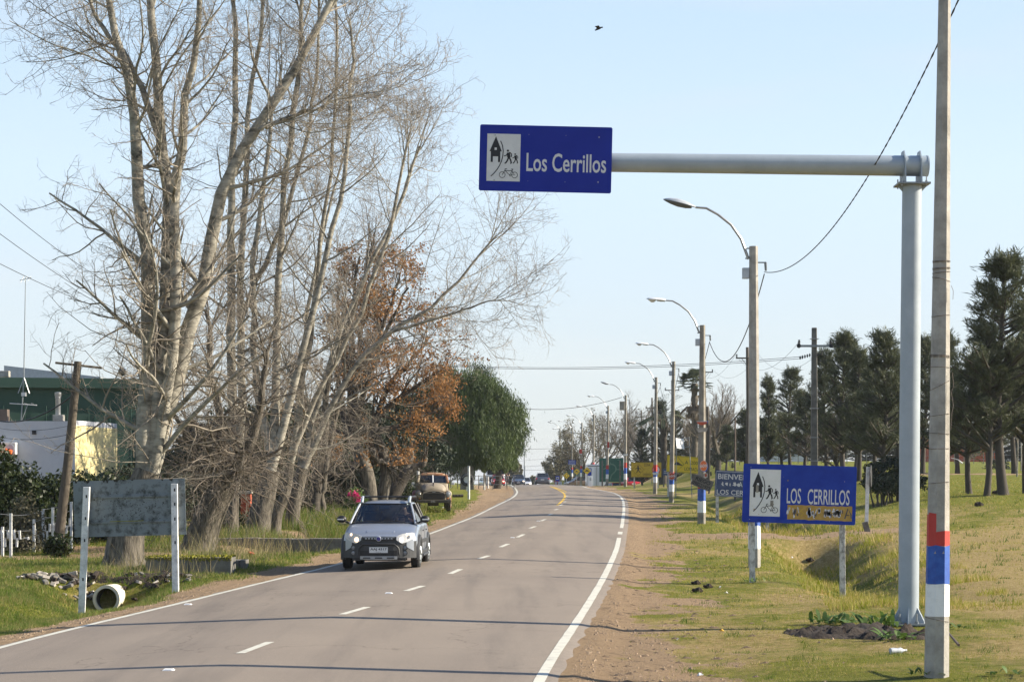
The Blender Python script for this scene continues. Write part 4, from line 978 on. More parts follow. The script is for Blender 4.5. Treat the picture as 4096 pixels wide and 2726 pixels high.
def bare_tree(name, label, base, trunk, stems, rng, shoots=0, n1=13, n2=8, n3=7, n4=5, L=(3.6,1.7,.8,.34), up=.5, barks=('bark','bark_pale','twig'), group='bare trees left of the road', trunk_bias=None, droop=None, fine=.0042, yj=.35):
    """trunk / stems: lists of (photo column, photo row, radius) at the tree's own distance"""
    Y = base[2]; b0 = on(base[0], Y) if base[1] is None else gp(base[0], base[1])
    Y = b0.y
    o = thing(name, b0, label, 'tree', group); loc = np.array(b0)
    def path(pts, dy0=0., dy1=0.):
        n = len(pts); q = []
        for i, (px, py, r_) in enumerate(pts):
            v = at(px, py, Y); v.y += dy0+(dy1-dy0)*i/max(1,n-1); v.x *= v.y/Y if False else 1; q.append(tuple(v))
        return q
    tp = path(trunk); tp[0] = (tp[0][0], tp[0][1], b0.z-.15)
    K = 14; P_ = resample(tp, K)[None]; rr = np.interp(np.linspace(0,1,K), np.linspace(0,1,len(trunk)), [t_[2] for t_ in trunk])[None]
    rr[0,0] *= 1.45; rr[0,1] *= 1.12
    V, Q = tubes_np(P_, rr, 20)
    Vn = V.copy(); c_ = np.repeat(P_[0], 20, 0); dd = V-c_; ang = np.arctan2(dd[:,1], dd[:,0])
    V = c_+dd*(1+.05*np.sin(ang*5+V[:,2]*1.3)+.035*np.sin(ang*9+V[:,2]*2.1))[:,None]
    npobj('trunk', [(V, Q)], barks[0], o, loc)
    SP, SR = [], []
    for k, s_ in enumerate(stems):
        dy = rng.uniform(-yj*3.2, yj*3.2)
        K = 16; p_ = resample(path(s_, 0, dy), K); r_ = np.interp(np.linspace(0,1,K), np.linspace(0,1,len(s_)), [t_[2] for t_ in s_])
        p_[1:] += rng.randn(K-1, 3)*.035
        SP.append(p_); SR.append(r_); npobj('limb', [tubes_np(p_[None], r_[None], 12)], barks[1], o, loc)
    SP = np.array(SP); SR = np.array(SR)
    P1, R1_ = spawn(SP, SR, n1-2, .12, 1., 1.0, L[0], 9, up, .75, rng, rr=.38, rmin=.014)
    Pd, Rd = spawn(SP[:, -4:], SR[:, -4:], 4, .4, 1., .45, L[0]*.9, 9, up, .4, rng, rr=.6, rmin=.012)
    P1 = np.concatenate([P1, Pd]); R1_ = np.concatenate([R1_, Rd])
    npobj('branches', [tubes_np(P1, R1_, 6)], barks[1] if barks[1] == 'bark_pale' else barks[0], o, loc, 'stuff')
    tw = []
    P2, R2 = spawn(P1, R1_, n2-1, .12, 1., .95, L[1], 7, up*.8, 1.0, rng, rr=.5, rmin=.008)
    tw.append(tubes_np(P2, R2, 4))
    P3, R3 = spawn(P2, R2, n3-2, .08, 1., .9, L[2], 5, up*.6, 1.1, rng, rr=.55, rmin=fine*1.25)
    tw.append(tubes_np(P3, R3, 3))
    P4, R4 = spawn(P3, R3, max(2, n4-1), .1, 1., .85, L[3], 3, up*.3, .9, rng, rr=.7, rmin=fine)
    tw.append(tubes_np(P4, R4, 3))
    if shoots:
        A = np.concatenate([SP[:, :7]]); AR = SR[:, :7]
        S1, SR1 = spawn(A, AR, shoots, .0, 1., 1.2, 2.6, 8, -.9 if droop is None else droop, .9, rng, rr=.10, rmin=.008, lt=.2)
        S2, SR2 = spawn(S1, SR1, 7, .1, 1., .8, 1.1, 5, -.5, .9, rng, rr=.55, rmin=.006)
        S3, SR3 = spawn(S2, SR2, 5, .1, 1., .8, .42, 3, .1, .8, rng, rr=.6, rmin=fine)
        tw += [tubes_np(S1, SR1, 4), tubes_np(S2, SR2, 3), tubes_np(S3, SR3, 3)]
    npobj('crown', tw, barks[2], o, loc, 'stuff')
    return o
R_ = np.random.RandomState
bare_tree('poplar_tree', 'tallest bare poplar, several pale stems from one huge trunk behind the weathered sign', (495,2262,48),
  [(492,2266,.50),(500,2180,.43),(518,2080,.38),(552,1980,.34),(592,1880,.29)],
  [[(572,1940,.19),(588,1700,.18),(592,1400,.185),(590,1130,.165),(556,695,.14),(530,348,.11),(440,0,.075),(400,-350,.04)],
   [(592,1940,.17),(622,1650,.155),(655,1300,.16),(669,870,.145),(635,435,.115),(600,0,.09),(580,-350,.05)],
   [(602,1920,.13),(655,1650,.13),(705,1250,.135),(713,780,.12),(745,520,.10),(800,200,.075),(830,-200,.04)],
   [(590,1935,.20),(612,1845,.195),(672,1600,.185),(735,1380,.19),(817,1043,.165),(904,695,.14),(1078,400,.115),(1252,87,.085),(1420,-200,.05)],
   [(640,560,.09),(540,300,.07),(400,80,.05),(330,-60,.03)],
   [(1040,520,.06),(1130,470,.045),(1260,410,.03),(1370,360,.015)]],
  R_(1), shoots=7, n1=15, n2=9, n3=7, n4=5, L=(3.3,1.6,.75,.34), up=.55, droop=.2)
bare_tree('poplar_tree', 'bare poplar with two close slender pale stems, behind and right of the tallest one', (925,2140,65),
  [(925,2141,.24),(928,2060,.21),(932,1980,.20),(935,1900,.19)],
  [[(934,1930,.17),(937,1600,.15),(925,1200,.135),(930,800,.115),(945,300,.09),(930,-200,.05)],
   [(940,1950,.15),(965,1700,.135),(970,1300,.12),(985,900,.10),(1010,500,.08),(1060,100,.06),(1100,-200,.03)],
   [(970,1250,.09),(1080,1000,.08),(1210,650,.065),(1270,300,.05),(1290,-50,.03)]],
  R_(2), shoots=6, n1=14, n2=8, n3=7, n4=4, L=(3.8,1.9,.9,.4))
bare_tree('willow_tree', 'bare leaning tree with thick furrowed trunk and many thin drooping shoots by the mossy slab', (800,2205,53),
  [(785,2208,.50),(815,2120,.42),(860,2010,.38),(905,1930,.33)],
  [[(880,1960,.24),(905,1880,.17),(880,1700,.12),(850,1500,.09),(830,1250,.05)],
   [(900,1950,.22),(960,1850,.19),(1010,1760,.14),(1060,1600,.10),(1090,1400,.05)],
   [(860,1990,.15),(810,1880,.10),(760,1750,.07),(700,1600,.04)]],
  R_(3), shoots=24, n1=10, n2=8, n3=6, n4=4, L=(2.6,1.6,.7,.3), up=.15, barks=('bark','bark','twig_grey'), droop=-.9)
bare_tree('poplar_tree', 'bare tree with the thick straight ribbed trunk rising behind the stone ditch wall', (1025,2150,62),
  [(1022,2151,.44),(1040,2060,.36),(1062,1980,.32),(1085,1880,.29)],
  [[(1083,1900,.18),(1100,1500,.13),(1110,1100,.11),(1130,700,.09),(1180,300,.09),(1200,-100,.05)],
   [(1085,1880,.16),(1200,1450,.11),(1300,1050,.09),(1380,700,.07),(1410,350,.06),(1400,80,.03)],
   [(1080,1800,.16),(1020,1500,.11),(1010,1100,.09),(1060,650,.07),(1120,250,.04)]],
  R_(4), shoots=9, n1=14, n2=8, n3=7, n4=4, L=(2.9,1.7,.85,.4))
bare_tree('poplar_tree', 'bare slender tree with a crooked grey trunk, just right of the ribbed trunk', (1098,2134,66),
  [(1098,2135,.20),(1108,2060,.18),(1145,1960,.16),(1160,1850,.15)],
  [[(1160,1870,.11),(1220,1500,.09),(1270,1100,.075),(1320,700,.06),(1350,300,.05),(1340,-100,.03)],
   [(1165,1850,.10),(1260,1600,.085),(1400,1350,.07),(1520,1050,.07),(1600,750,.05),(1640,540,.03)]],
  R_(5), shoots=6, n1=15, n2=8, n3=7, n4=4, L=(3.6,1.9,.9,.42))
bare_tree('poplar_tree', 'bare tree with a forked dark trunk whose long bough reaches far right over the road', (1165,2112,70),
  [(1168,2113,.30),(1172,2050,.24),(1190,1960,.22),(1212,1870,.20)],
  [[(1210,1890,.13),(1240,1700,.11),(1330,1400,.085),(1450,1100,.065),(1570,850,.07),(1680,560,.04)],
   [(1212,1880,.13),(1290,1700,.11),(1400,1480,.09),(1560,1330,.075),(1720,1230,.06),(1860,1080,.045),(1990,930,.03)],
   [(1175,1960,.12),(1205,1850,.10),(1195,1650,.09),(1230,1250,.07),(1300,900,.05),(1400,500,.03)],
   [(1560,1330,.06),(1700,1290,.05),(1850,1240,.035),(2010,1190,.02)]],
  R_(6), shoots=7, n1=14, n2=8, n3=6, n4=4, L=(3.6,2.0,.95,.42))
bare_tree('old_tree', 'pair of thin dark rough trunks standing left of the pink flower bush', (1262,2072,81),
  [(1255,2073,.30),(1262,2000,.24),(1268,1930,.22),(1270,1850,.20)],
  [[(1270,1880,.16),(1300,1700,.14),(1320,1500,.12),(1420,1250,.09),(1500,1000,.05)],
   [(1290,2072,.12),(1288,1980,.12),(1305,1880,.11),(1330,1700,.10),(1400,1500,.06)]],
  R_(7), shoots=10, n1=10, n2=7, n3=6, n4=4, L=(3.2,1.8,.9,.42), barks=('bark_dark','bark','twig_grey'))
bare_tree('old_tree', 'pollarded dark trunk with stubby upturned branch ends, left of the old pickup truck', (1545,2040,95),
  [(1540,2045,.42),(1565,1990,.36),(1595,1940,.30),(1625,1890,.26)],
  [[(1600,1930,.2),(1625,1880,.17),(1640,1830,.14),(1645,1790,.10)],
   [(1615,1900,.18),(1660,1865,.15),(1690,1855,.12),(1705,1830,.09)],
   [(1590,1950,.14),(1575,1880,.12),(1590,1820,.09),(1580,1780,.06)]],
  R_(8), n1=6, n2=4, n3=2, n4=2, L=(.9,.4,.25,.2), barks=('bark_dark','bark','twig_grey'))
# oak with its brown winter leaves
def oak():
    rng = R_(21); Y = 86.; b0 = on(1497, Y); o = thing('oak_tree', b0, 'spreading tree still covered with rusty brown leaves, behind the bare trees', 'tree'); loc = np.array(b0)
    tr = np.array([tuple(at(*q, Y)) for q in ((1478,2060),(1480,1990),(1470,1900),(1440,1820),(1400,1760))]); tr[0,2] = b0.z-.2
    npobj('trunk', [tubes_np(resample(tr, 10)[None], np.linspace(.34,.26,10)[None], 14)], 'bark', o, loc)
    tr2 = np.array([tuple(at(*q, Y+1.5)) for q in ((1520,2060),(1528,1990),(1545,1900),(1530,1800),(1480,1720))]); tr2[0,2] = b0.z-.2
    npobj('trunk', [tubes_np(resample(tr2, 10)[None], np.linspace(.30,.2,10)[None], 12)], 'bark', o, loc)
    L_ = [((1400,1770),(1480,1540),(1560,1330),(1650,1180)),((1400,1770),(1540,1640),(1670,1540),(1780,1480)),((1410,1760),(1430,1480),(1460,1220),(1510,1030)),
          ((1480,1730),(1600,1700),(1700,1650),(1790,1600)),((1400,1760),(1350,1560),(1330,1350),(1370,1180)),((1440,1820),(1420,1870),(1380,1900),(1320,1880)),
          ((1480,1740),(1540,1560),(1620,1450),(1700,1330)),((1450,1700),(1400,1560),(1360,1350),(1340,1130)),((1480,1800),(1500,1840),(1540,1850),(1590,1820)),((1420,1760),(1300,1700),(1230,1600),(1200,1500)),((1400,1770),(1400,1480),(1410,1220),(1430,1010)),((1420,1700),(1480,1460),(1560,1250),(1610,1110))]
    SP = []; rngd = rng
    for k, l_ in enumerate(L_):
        dy = rng.uniform(-3.5, 3.5); pts = []
        for i, q in enumerate(l_): v = at(*q, Y); v.y += dy*i/3; pts.append(tuple(v))
        SP.append(resample(pts, 12)+rng.randn(12,3)*.05)
    SP = np.array(SP); SR = np.tile(np.linspace(.17,.04,12), (len(L_),1))
    for k in range(len(L_)): npobj('limb', [tubes_np(SP[k:k+1], SR[k:k+1], 8)], 'bark_dark', o, loc)
    P1, R1_ = spawn(SP, SR, 13, .2, 1, .8, 2.2, 6, .2, .6, rng, rr=.45, rmin=.02)
    P2, R2 = spawn(P1, R1_, 7, .15, 1, .8, 1.3, 5, .1, .8, rng, rr=.5, rmin=.010)
    P3, R3 = spawn(P2, R2, 4, .2, 1, .8, .5, 3, .05, .8, rng, rr=.5, rmin=.007)
    npobj('branches', [tubes_np(P1,R1_,5), tubes_np(P2,R2,4), tubes_np(P3,R3,3)], 'bark_dark', o, loc, 'stuff')
    px = 2048+F*P2[:,-1,0]/P2[:,-1,1]; keep = rng.rand(len(P2)) < np.clip((px-1130)/480, .22, .62)
    Ct = P2[keep][:, 1:].reshape(-1,3); Ct = Ct[rng.rand(len(Ct)) < .55]
    n = 15; Cn = (Ct[:,None,:]+rng.randn(len(Ct), n, 3)*np.array([.16,.16,.14])).reshape(-1,3)
    cpx = 2048+F*Cn[:,0]/Cn[:,1]; crow = HOR-F*(Cn[:,2]-EYE)/Cn[:,1]; Cn = Cn[(crow < 1870-np.clip((cpx-1500)*.12, 0, 40))]
    npobj('foliage', [leaves(Cn, rng.randn(len(Cn),3)+np.array([0,0,-.6]), .14, .07, rng)], 'leaf_oak', o, loc, 'stuff', smooth=False)
oak()
# pepper tree with hanging foliage
def pepper(name, label, Y, pxc, top, bot, wpx, seed, m_='leaf_pepper', group=None, n_cl=420, nl=130, drop=.55, leaf=(.55,.075), tr_m='bark_dark', trunkr=.35, off=None):
    rng = R_(seed); b0 = on(pxc, Y) if off is None else on(pxc, Y); o = thing(name, b0, label, 'tree', group); loc = np.array(b0)
    c = at(pxc, (top+bot)/2, Y); hz = (bot-top)/2/F*Y; hx = wpx/2/F*Y
    tr = np.array([(b0.x, Y, b0.z-.3),(b0.x+.2, Y, b0.z+hz*.5),(b0.x-.3, Y, c.z+hz*.1)])
    npobj('trunk', [tubes_np(resample(tr, 8)[None], np.linspace(trunkr, trunkr*.5, 8)[None], 10)], tr_m, o, loc)
    a = rng.rand(n_cl)*2*PI; e = np.arcsin(rng.uniform(-.85, 1, n_cl)); rad = rng.uniform(.35, 1.0, n_cl)**.4
    lob = 1+.10*np.sin(a*3+seed)+.10*np.sin(e*5+a*2)
    X = np.stack([hx*rad*lob*np.cos(e)*np.cos(a), hx*.9*rad*lob*np.cos(e)*np.sin(a), hz*rad*lob*np.sin(e)*.94], 1)+np.array([c.x, Y, c.z])
    inner = np.array([c.x, Y, c.z]); st = tr[-1]
    nb_ = min(80, n_cl); br = np.stack([np.tile(st, (nb_,1)), (X[:nb_]+st)/2+rng.randn(nb_,3)*.2, X[:nb_]], 1)
    npobj('branches', [tubes_np(br, np.tile([.07,.04,.015], (nb_,1)), 4)], tr_m, o, loc, 'stuff')
    sz = rng.uniform(.35, .95, (n_cl,1,1))*hx/5.5
    Q_ = rng.randn(n_cl, nl, 3)*np.array([.55,.55,.75])*sz; Q_[:,:,2] -= np.abs(rng.randn(n_cl,nl))*drop*sz[:,:,0]
    Cn = (X[:,None,:]+Q_).reshape(-1,3); D = rng.randn(len(Cn),3)*.45+np.array([0,0,-1.])
    if Y < 200:
        cpx = 2048+F*Cn[:,0]/Cn[:,1]; crow = HOR-F*(Cn[:,2]-EYE)/Cn[:,1]; kp = ~((cpx > 1900) & (crow > 1880+8*np.sin(cpx*.15))); Cn = Cn[kp]; D = D[kp]
    npobj('foliage', [leaves(Cn, D, leaf[0], leaf[1], rng)], m_, o, loc, 'stuff', smooth=False)
    return o
pepper('pepper_tree', 'big rounded green pepper tree with hanging foliage at the left of the road crest', 150, 1855, 1478, 1935, 480, 31, n_cl=800, nl=190, leaf=(.34,.05))
pepper('pepper_tree', 'lower drooping right flank tree of the big green crown, just left of the white lorry', 160, 1985, 1680, 1900, 190, 32, n_cl=240, nl=160, leaf=(.34,.05))
pepper('shrub_tree', 'small pale grey green tree far beyond the crest, left of the double lamp', 330, 2053, 1838, 1945, 62, 33, 'leaf_olive', n_cl=90, nl=70, drop=.1, leaf=(.5,.25))
pepper('shrub_tree', 'tiny low dark tree beyond the crest between the white van and the grey car', 420, 2130, 1903, 1950, 34, 34, 'leaf_olive', n_cl=50, nl=50, drop=.1, leaf=(.6,.35))

# casuarina trees (a few shapes, reused with their own size and place)
def casuarina_proto(seed, leafm='leaf_cas', nb=118, w=.22, low=.25, top_taper=.9):
    """unit height 1"""
    rng = R_(seed); root = bpy.data.objects.new('casuarina_tree', None); C.objects.link(root)
    bend = rng.uniform(-.02,.02,2)
    tr = resample(np.array([(0,0,-.03),(bend[0],0,.15),(bend[0]*1.5,bend[1],.45),(bend[0]*.5,bend[1],.75),(0,0,.98)]), 14)
    npobj('trunk', [tubes_np(tr[None], np.interp(np.linspace(0,1,14),[0,.1,1],[.026,.018,.003])[None], 9)], 'bark_dark', root)
    h = rng.uniform(low, .98, nb)**.85; a = rng.rand(nb)*2*PI; 
    ln = w*1.15*(1-h)**.95*rng.uniform(.4,1.35,nb)+.025
    p0 = np.stack([np.interp(h, np.linspace(0,1,14), tr[:,k]) for k in range(3)], 1)
    D = np.stack([np.cos(a), np.sin(a), rng.uniform(.25,.9,nb)], 1); D /= np.linalg.norm(D,axis=1,keepdims=True)
    P_ = np.stack([p0+D*ln[:,None]*k/4+np.array([0,0,.10])*(ln[:,None])*(k/4)**2 for k in range(5)], 1)
    npobj('branches', [tubes_np(P_, np.tile(np.linspace(.006,.0016,5),(nb,1))*(.4+1.6*ln[:,None]/w), 4)], 'bark_dark', root, None, 'stuff')
    S1, SR = spawn(P_, np.full((nb,5), .002), 6, .25, 1., .7, .085, 4, .5, .6, rng, rmin=.0008)
    n = 21; f = rng.rand(len(S1), n, 1); Cn = S1[:,0][:,None]*(1-f)+S1[:,-1][:,None]*f+rng.randn(len(S1), n, 3)*.0065
    Dn = (S1[:,-1]-S1[:,0])[:,None]/(.06)+rng.randn(len(S1), n, 3)*.55+np.array([0,0,.25])
    npobj('foliage', [leaves(Cn.reshape(-1,3), Dn.reshape(-1,3), .034, .0034, rng)], leafm, root, None, 'stuff', smooth=False)
    return root
protos = [casuarina_proto(41), casuarina_proto(42, w=.17, low=.24), casuarina_proto(43, nb=92, w=.28, low=.28), casuarina_proto(44, nb=135, w=.21, low=.22)]
protoD = [casuarina_proto(45, 'leaf_dark', nb=150, w=.30, low=.06), casuarina_proto(46, 'leaf_hedge', nb=140, w=.34, low=.04)]
used = set()
def put(proto, b0, top_z, label, group, rz, wide=1., lean=0., name='casuarina_tree'):
    r = proto if proto.name not in used else copy_tree(proto)
    used.add(proto.name); r.name = name
    h = top_z-b0.z; r.location = b0; r.scale = (h*wide, h*wide, h); r.rotation_euler = (0, lean, rz)
    props(r, label, 'tree', group); return r
GC = 'casuarina trees on the right'
cas = [(3435,1922,None,1400,1,'casuarina with a pale straight trunk just right of the lower sign top',1.0),
 (3492,1927,None,1470,0,'shorter casuarina with a thin bowed trunk between the lower sign and the gantry column',1.1),
 (3527,1941,None,1330,3,'casuarina beside the round bush left of the gantry column',1.1),
 (3779,1954,None,1340,1,'slim casuarina immediately right of the near banded pole',1.0),
 (3878,1975,None,1420,0,'casuarina with a thick trunk curving left, right of the near pole',1.2),
 (3945,1984,None,1300,2,'casuarina with a thin pale leaning trunk near the right edge',1.0),
 (4017,1978,None,1030,2,'tallest casuarina, its open crown standing against the sky at the right edge',1.15),
 (4110,1975,None,1160,0,'casuarina cut by the right edge of the picture',1.1),
 (3070,None,132,1510,1,'narrow spire shaped casuarina behind the pale lamp pole',.8),
 (2985,None,150,1640,3,'low casuarina left of the pale lamp pole',1.2),
 (3165,None,138,1478,2,'casuarina with a ragged top leaning left, between the lamp pole and the concrete power pole',1.),
 (3215,None,128,1560,0,'bushy casuarina directly left of the concrete power pole',1.2),
 (3305,None,122,1400,0,'casuarina right of the concrete power pole',1.0),
 (3378,None,112,1335,3,'highest casuarina of the clump between the power pole and the gantry',1.05),
 (3590,None,125,1420,0,'casuarina half hidden by the left side of the gantry column',1.1),
 (3690,None,120,1350,3,'casuarina visible between the gantry column and the near pole',1.0),
 (2905,None,165,1700,0,'casuarina low on the skyline right of the RIEGO pole',1.3),
 (3830,None,118,1480,1,'casuarina in the second row behind the thick curved trunk',1.2),
 (3960,None,118,1440,3,'dark casuarina in the second row at the right',1.3),
 (4060,None,125,1380,0,'second row casuarina behind the tallest one',1.2),
 (3130,None,150,1650,3,'short dark casuarina low behind the lower sign, left part',1.5),
 (3260,None,145,1640,1,'short dark casuarina behind the concrete power pole',1.6),
 (3420,None,145,1600,2,'dark casuarina in the back row right of the power pole',1.4),
 (3640,None,150,1560,0,'back row casuarina seen left of the near pole',1.4),
 (3040,None,160,1690,2,'back row casuarina behind the pale lamp pole foot',1.5)]
rgc = random.Random(9)
for px, py, Y, top, k, lab, wd in cas:
    b0 = gp(px, py) if py else on(px, Y)
    put(protos[k], b0, at(px, top, b0.y).z, lab, GC, rgc.uniform(0, 6.28), wd*1.1)
# dark evergreens behind the bare trees on the left
darks = [(640,84,1800,0,'dark evergreen behind the tallest poplar trunk'),(760,86,1690,0,'dark evergreen behind the leaning drooping tree'),(870,88,1650,1,'dark evergreen behind the slender twin stems'),(1000,90,1640,0,'dark evergreen behind the ribbed trunk'),
 (1110,92,1660,1,'dark evergreen right of the ribbed trunk'),(1230,96,1620,0,'dark evergreen behind the pair of thin dark trunks'),(1350,98,1640,1,'dark evergreen behind the pink flower bush'),
 (1460,104,1620,0,'dark evergreen behind the rusty leaved tree'),(1570,112,1620,1,'dark evergreen right behind the rusty leaved tree'),(1660,124,1660,0,'dark evergreen between the rusty leaved tree and the pepper tree'),(700,78,1900,1,'low dark evergreen near the leaning trunk'),(820,76,1900,0,'low dark bush like evergreen right of the leaning trunk'),(940,80,1880,1,'low dark bushy evergreen left of the red gatepost'),(1060,80,1900,0,'low dark bushy evergreen between the ribbed and crooked trunks'),(1210,84,1880,1,'low dark bushy evergreen left of the thin dark trunks'),(1340,88,1890,0,'low dark bushy evergreen right of the thin dark trunks'),(1450,92,1880,1,'low dark bushy evergreen behind the pink flowers'),(1590,108,1850,0,'low dark evergreen behind the old pickup truck')]
for px, Y, top, k, lab in darks:
    b0 = on(px, Y); put(protoD[k], b0, at(px, top, Y).z, lab, 'dark evergreens behind the bare trees', rgc.uniform(0, 6.28), 1.5 if top < 1750 else 2.6, name='evergreen_tree')
for px, Y, top, wd, lab in ((2640,188,1610,.9,'dark araucaria like evergreen behind the yellow boards'),(2705,192,1650,1.0,'dark evergreen left of the palm, behind the white tilted board'),(2760,200,1700,1.2,'dark evergreen under the palm'),(2570,196,1720,1.1,'dark evergreen left of the others, behind the faded yellow board'),(2855,196,1760,1.4,'dark evergreen under the wide bare tree'),(2790,182,1830,1.6,'low dark shrub behind the RIEGO pole'),(2930,182,1850,1.8,'low dark shrub behind the welcome sign')):
    b0 = on(px, Y); put(protoD[0], b0, at(px, top, Y).z, lab, 'dark evergreens by the signs', rgc.uniform(0, 6.28), wd, name='evergreen_tree')
# far bare trees on the right
def far_bare(px, Y, top, label, seed, spread=.55, n=(9,8,7,5), m_='twig_grey', leafy=0, r=.22, name='bare_tree', group='bare trees far on the right'):
    rng = R_(seed); b0 = on(px, Y); H = at(px, top, Y).z-b0.z; o = thing(name, b0, label, 'tree', group); loc = np.array(b0)
    tr = resample(np.array([(b0.x,Y,b0.z-.3),(b0.x+rng.uniform(-.2,.2),Y,b0.z+H*.15),(b0.x+rng.uniform(-.4,.4),Y,b0.z+H*.38)]), 8)[None]; rr = np.linspace(r, r*.7, 8)[None]
    npobj('trunk', [tubes_np(tr, rr, 10)], 'bark_dark', o, loc)
    P0, R0 = spawn(tr, rr, n[0], .45, 1, spread, H*.62, 9, .6, .5, rng, rr=.55, rmin=.05, lt=.1)
    P1, R1_ = spawn(P0, R0, n[1], .2, 1, .6, H*.28, 6, .5, .6, rng, rr=.5, rmin=.025)
    P2, R2 = spawn(P1, R1_, n[2], .15, 1, .6, H*.13, 4, .4, .7, rng, rr=.5, rmin=.014)
    P3, R3 = spawn(P2, R2, n[3], .15, 1, .6, H*.06, 3, .4, .7, rng, rr=.6, rmin=.009)
    npobj('limbs', [tubes_np(P0, R0, 6)], 'bark', o, loc, 'stuff')
    npobj('crown', [tubes_np(P1,R1_,4), tubes_np(P2,R2,3), tubes_np(P3,R3,3)], m_, o, loc, 'stuff')
    if leafy:
        Ct = P3[rng.rand(len(P3)) < leafy][:,-1]; Cn = (Ct[:,None]+rng.randn(len(Ct),4,3)*.2).reshape(-1,3)
        npobj('foliage', [leaves(Cn, rng.randn(len(Cn),3), .28, .14, rng)], 'leaf_olive', o, loc, 'stuff', smooth=False)
    return o
far_bare(2870, 178, 1510, 'wide bare tree with dark crooked limbs right of the palm', 51, .9, r=.3)
far_bare(2790, 185, 1640, 'bare tree mostly hidden by the palm trunk', 52, .8)
far_bare(2270, 300, 1770, 'leafy edged bare tree at the left end of the far group', 53, .9, leafy=.5)
far_bare(2340, 292, 1700, 'bare tree behind the bump warning diamonds', 54, .8, leafy=.3)
far_bare(2420, 270, 1630, 'tall bare tree behind the green direction sign', 55, .7, leafy=.12)
far_bare(2500, 262, 1640, 'bare tree behind the transformer pole', 56, .6)
far_bare(2570, 255, 1650, 'bare tree behind the faded yellow board', 57, .55)
far_bare(2230, 320, 1850, 'low leafy bare tree by the yield sign', 58, .9, leafy=.7)
far_bare(3340, 118, 1640, 'grey leafless thicket tree right of the concrete power pole', 59, 1.0, r=.14)
# palm
def palm(px, Y, top, label):
    rng = R_(61); b0 = on(px, Y); ct = at(px, top+70, Y); o = thing('palm_tree', b0, label, 'tree'); loc = np.array(b0)
    tr = resample(np.array([tuple(b0+Vector((0,0,-.3))), (b0.x, Y, (b0.z+ct.z)/2), tuple(ct)]), 20); r_ = .30+.05*np.sin(np.arange(20)*2.2)
    npobj('trunk', [tubes_np(tr[None], r_[None], 10)], 'bark', o, loc)
    for k in range(56):
        a = rng.rand()*2*PI; dead = k >= 42; el = rng.uniform(-.45, 1.5) if not dead else rng.uniform(-1.35,-.7)
        d = np.array([math.cos(a)*math.cos(el), math.sin(a)*math.cos(el), math.sin(el)]); base = np.array(ct)+d*.2 - (np.array([0,0,rng.uniform(.2,2.2)]) if dead else 0)
        ln = rng.uniform(.55,1.0); hub = base+d*ln+np.array([0,0,-.12*ln]); s_ = np.cross(d,[0,0,1]); s_ /= np.linalg.norm(s_)+1e-6; u_ = np.cross(s_, d)
        V = []; 
        for j in range(15):
            w = (j-7)/7*1.5; dd = d*math.cos(w)+s_*math.sin(w); dd = dd+np.array([0,0,-.28]) ; tip = hub+dd*rng.uniform(.55,.8); md = hub+dd*.45+u_*.04; side = np.cross(dd,u_); side = side/np.linalg.norm(side)*.05
            V += [hub, md+side, tip, md-side]
        V += [base, base+s_*.03, hub, hub-s_*.03]
        V = np.array(V)
        npobj('frond', [(V, np.arange(len(V)).reshape(-1,4))], 'leaf_palm_dead' if dead else 'leaf_palm', o, loc, smooth=False)
palm(2778, 180, 1462, 'tall fan palm with a skirt of dead fronds, behind the RIEGO pole')
def date_palm(px, Y, top, label):
    rng = R_(62); b0 = on(px, Y); ct = at(px, top, Y); o = thing('palm_tree', b0, label, 'tree'); loc = np.array(b0)
    tr = resample(np.array([tuple(b0+Vector((0,0,-.3))), (b0.x, Y, (b0.z+ct.z)/2), tuple(ct)]), 10)
    npobj('trunk', [tubes_np(tr[None], np.full((1,10),.3), 10)], 'bark_dark', o, loc)
    for k in range(26):
        a = rng.rand()*2*PI; el = rng.uniform(.1,1.3); d = np.array([math.cos(a)*math.cos(el), math.sin(a)*math.cos(el), math.sin(el)]); V = []
        p_ = np.array(ct); 
        for j in range(16):
            q = p_+d*.2; d = d+np.array([0,0,-.075]); d /= np.linalg.norm(d); s_ = np.cross(d,[0,0,1]); s_ /= np.linalg.norm(s_)+1e-6
            for sg in (-1,1): V += [p_, p_+d*.16+s_*sg*.2+np.array([0,0,-.08]), p_+s_*sg*.36*(1-j/20)+d*.3+np.array([0,0,-.2]), p_+d*.06]
            p_ = q
        V = np.array(V); npobj('frond', [(V, np.arange(len(V)).reshape(-1,4))], 'leaf_palm', o, loc, smooth=False)
date_palm(2655, 186, 1680, 'feathery date palm top poking out left of the dark evergreens')

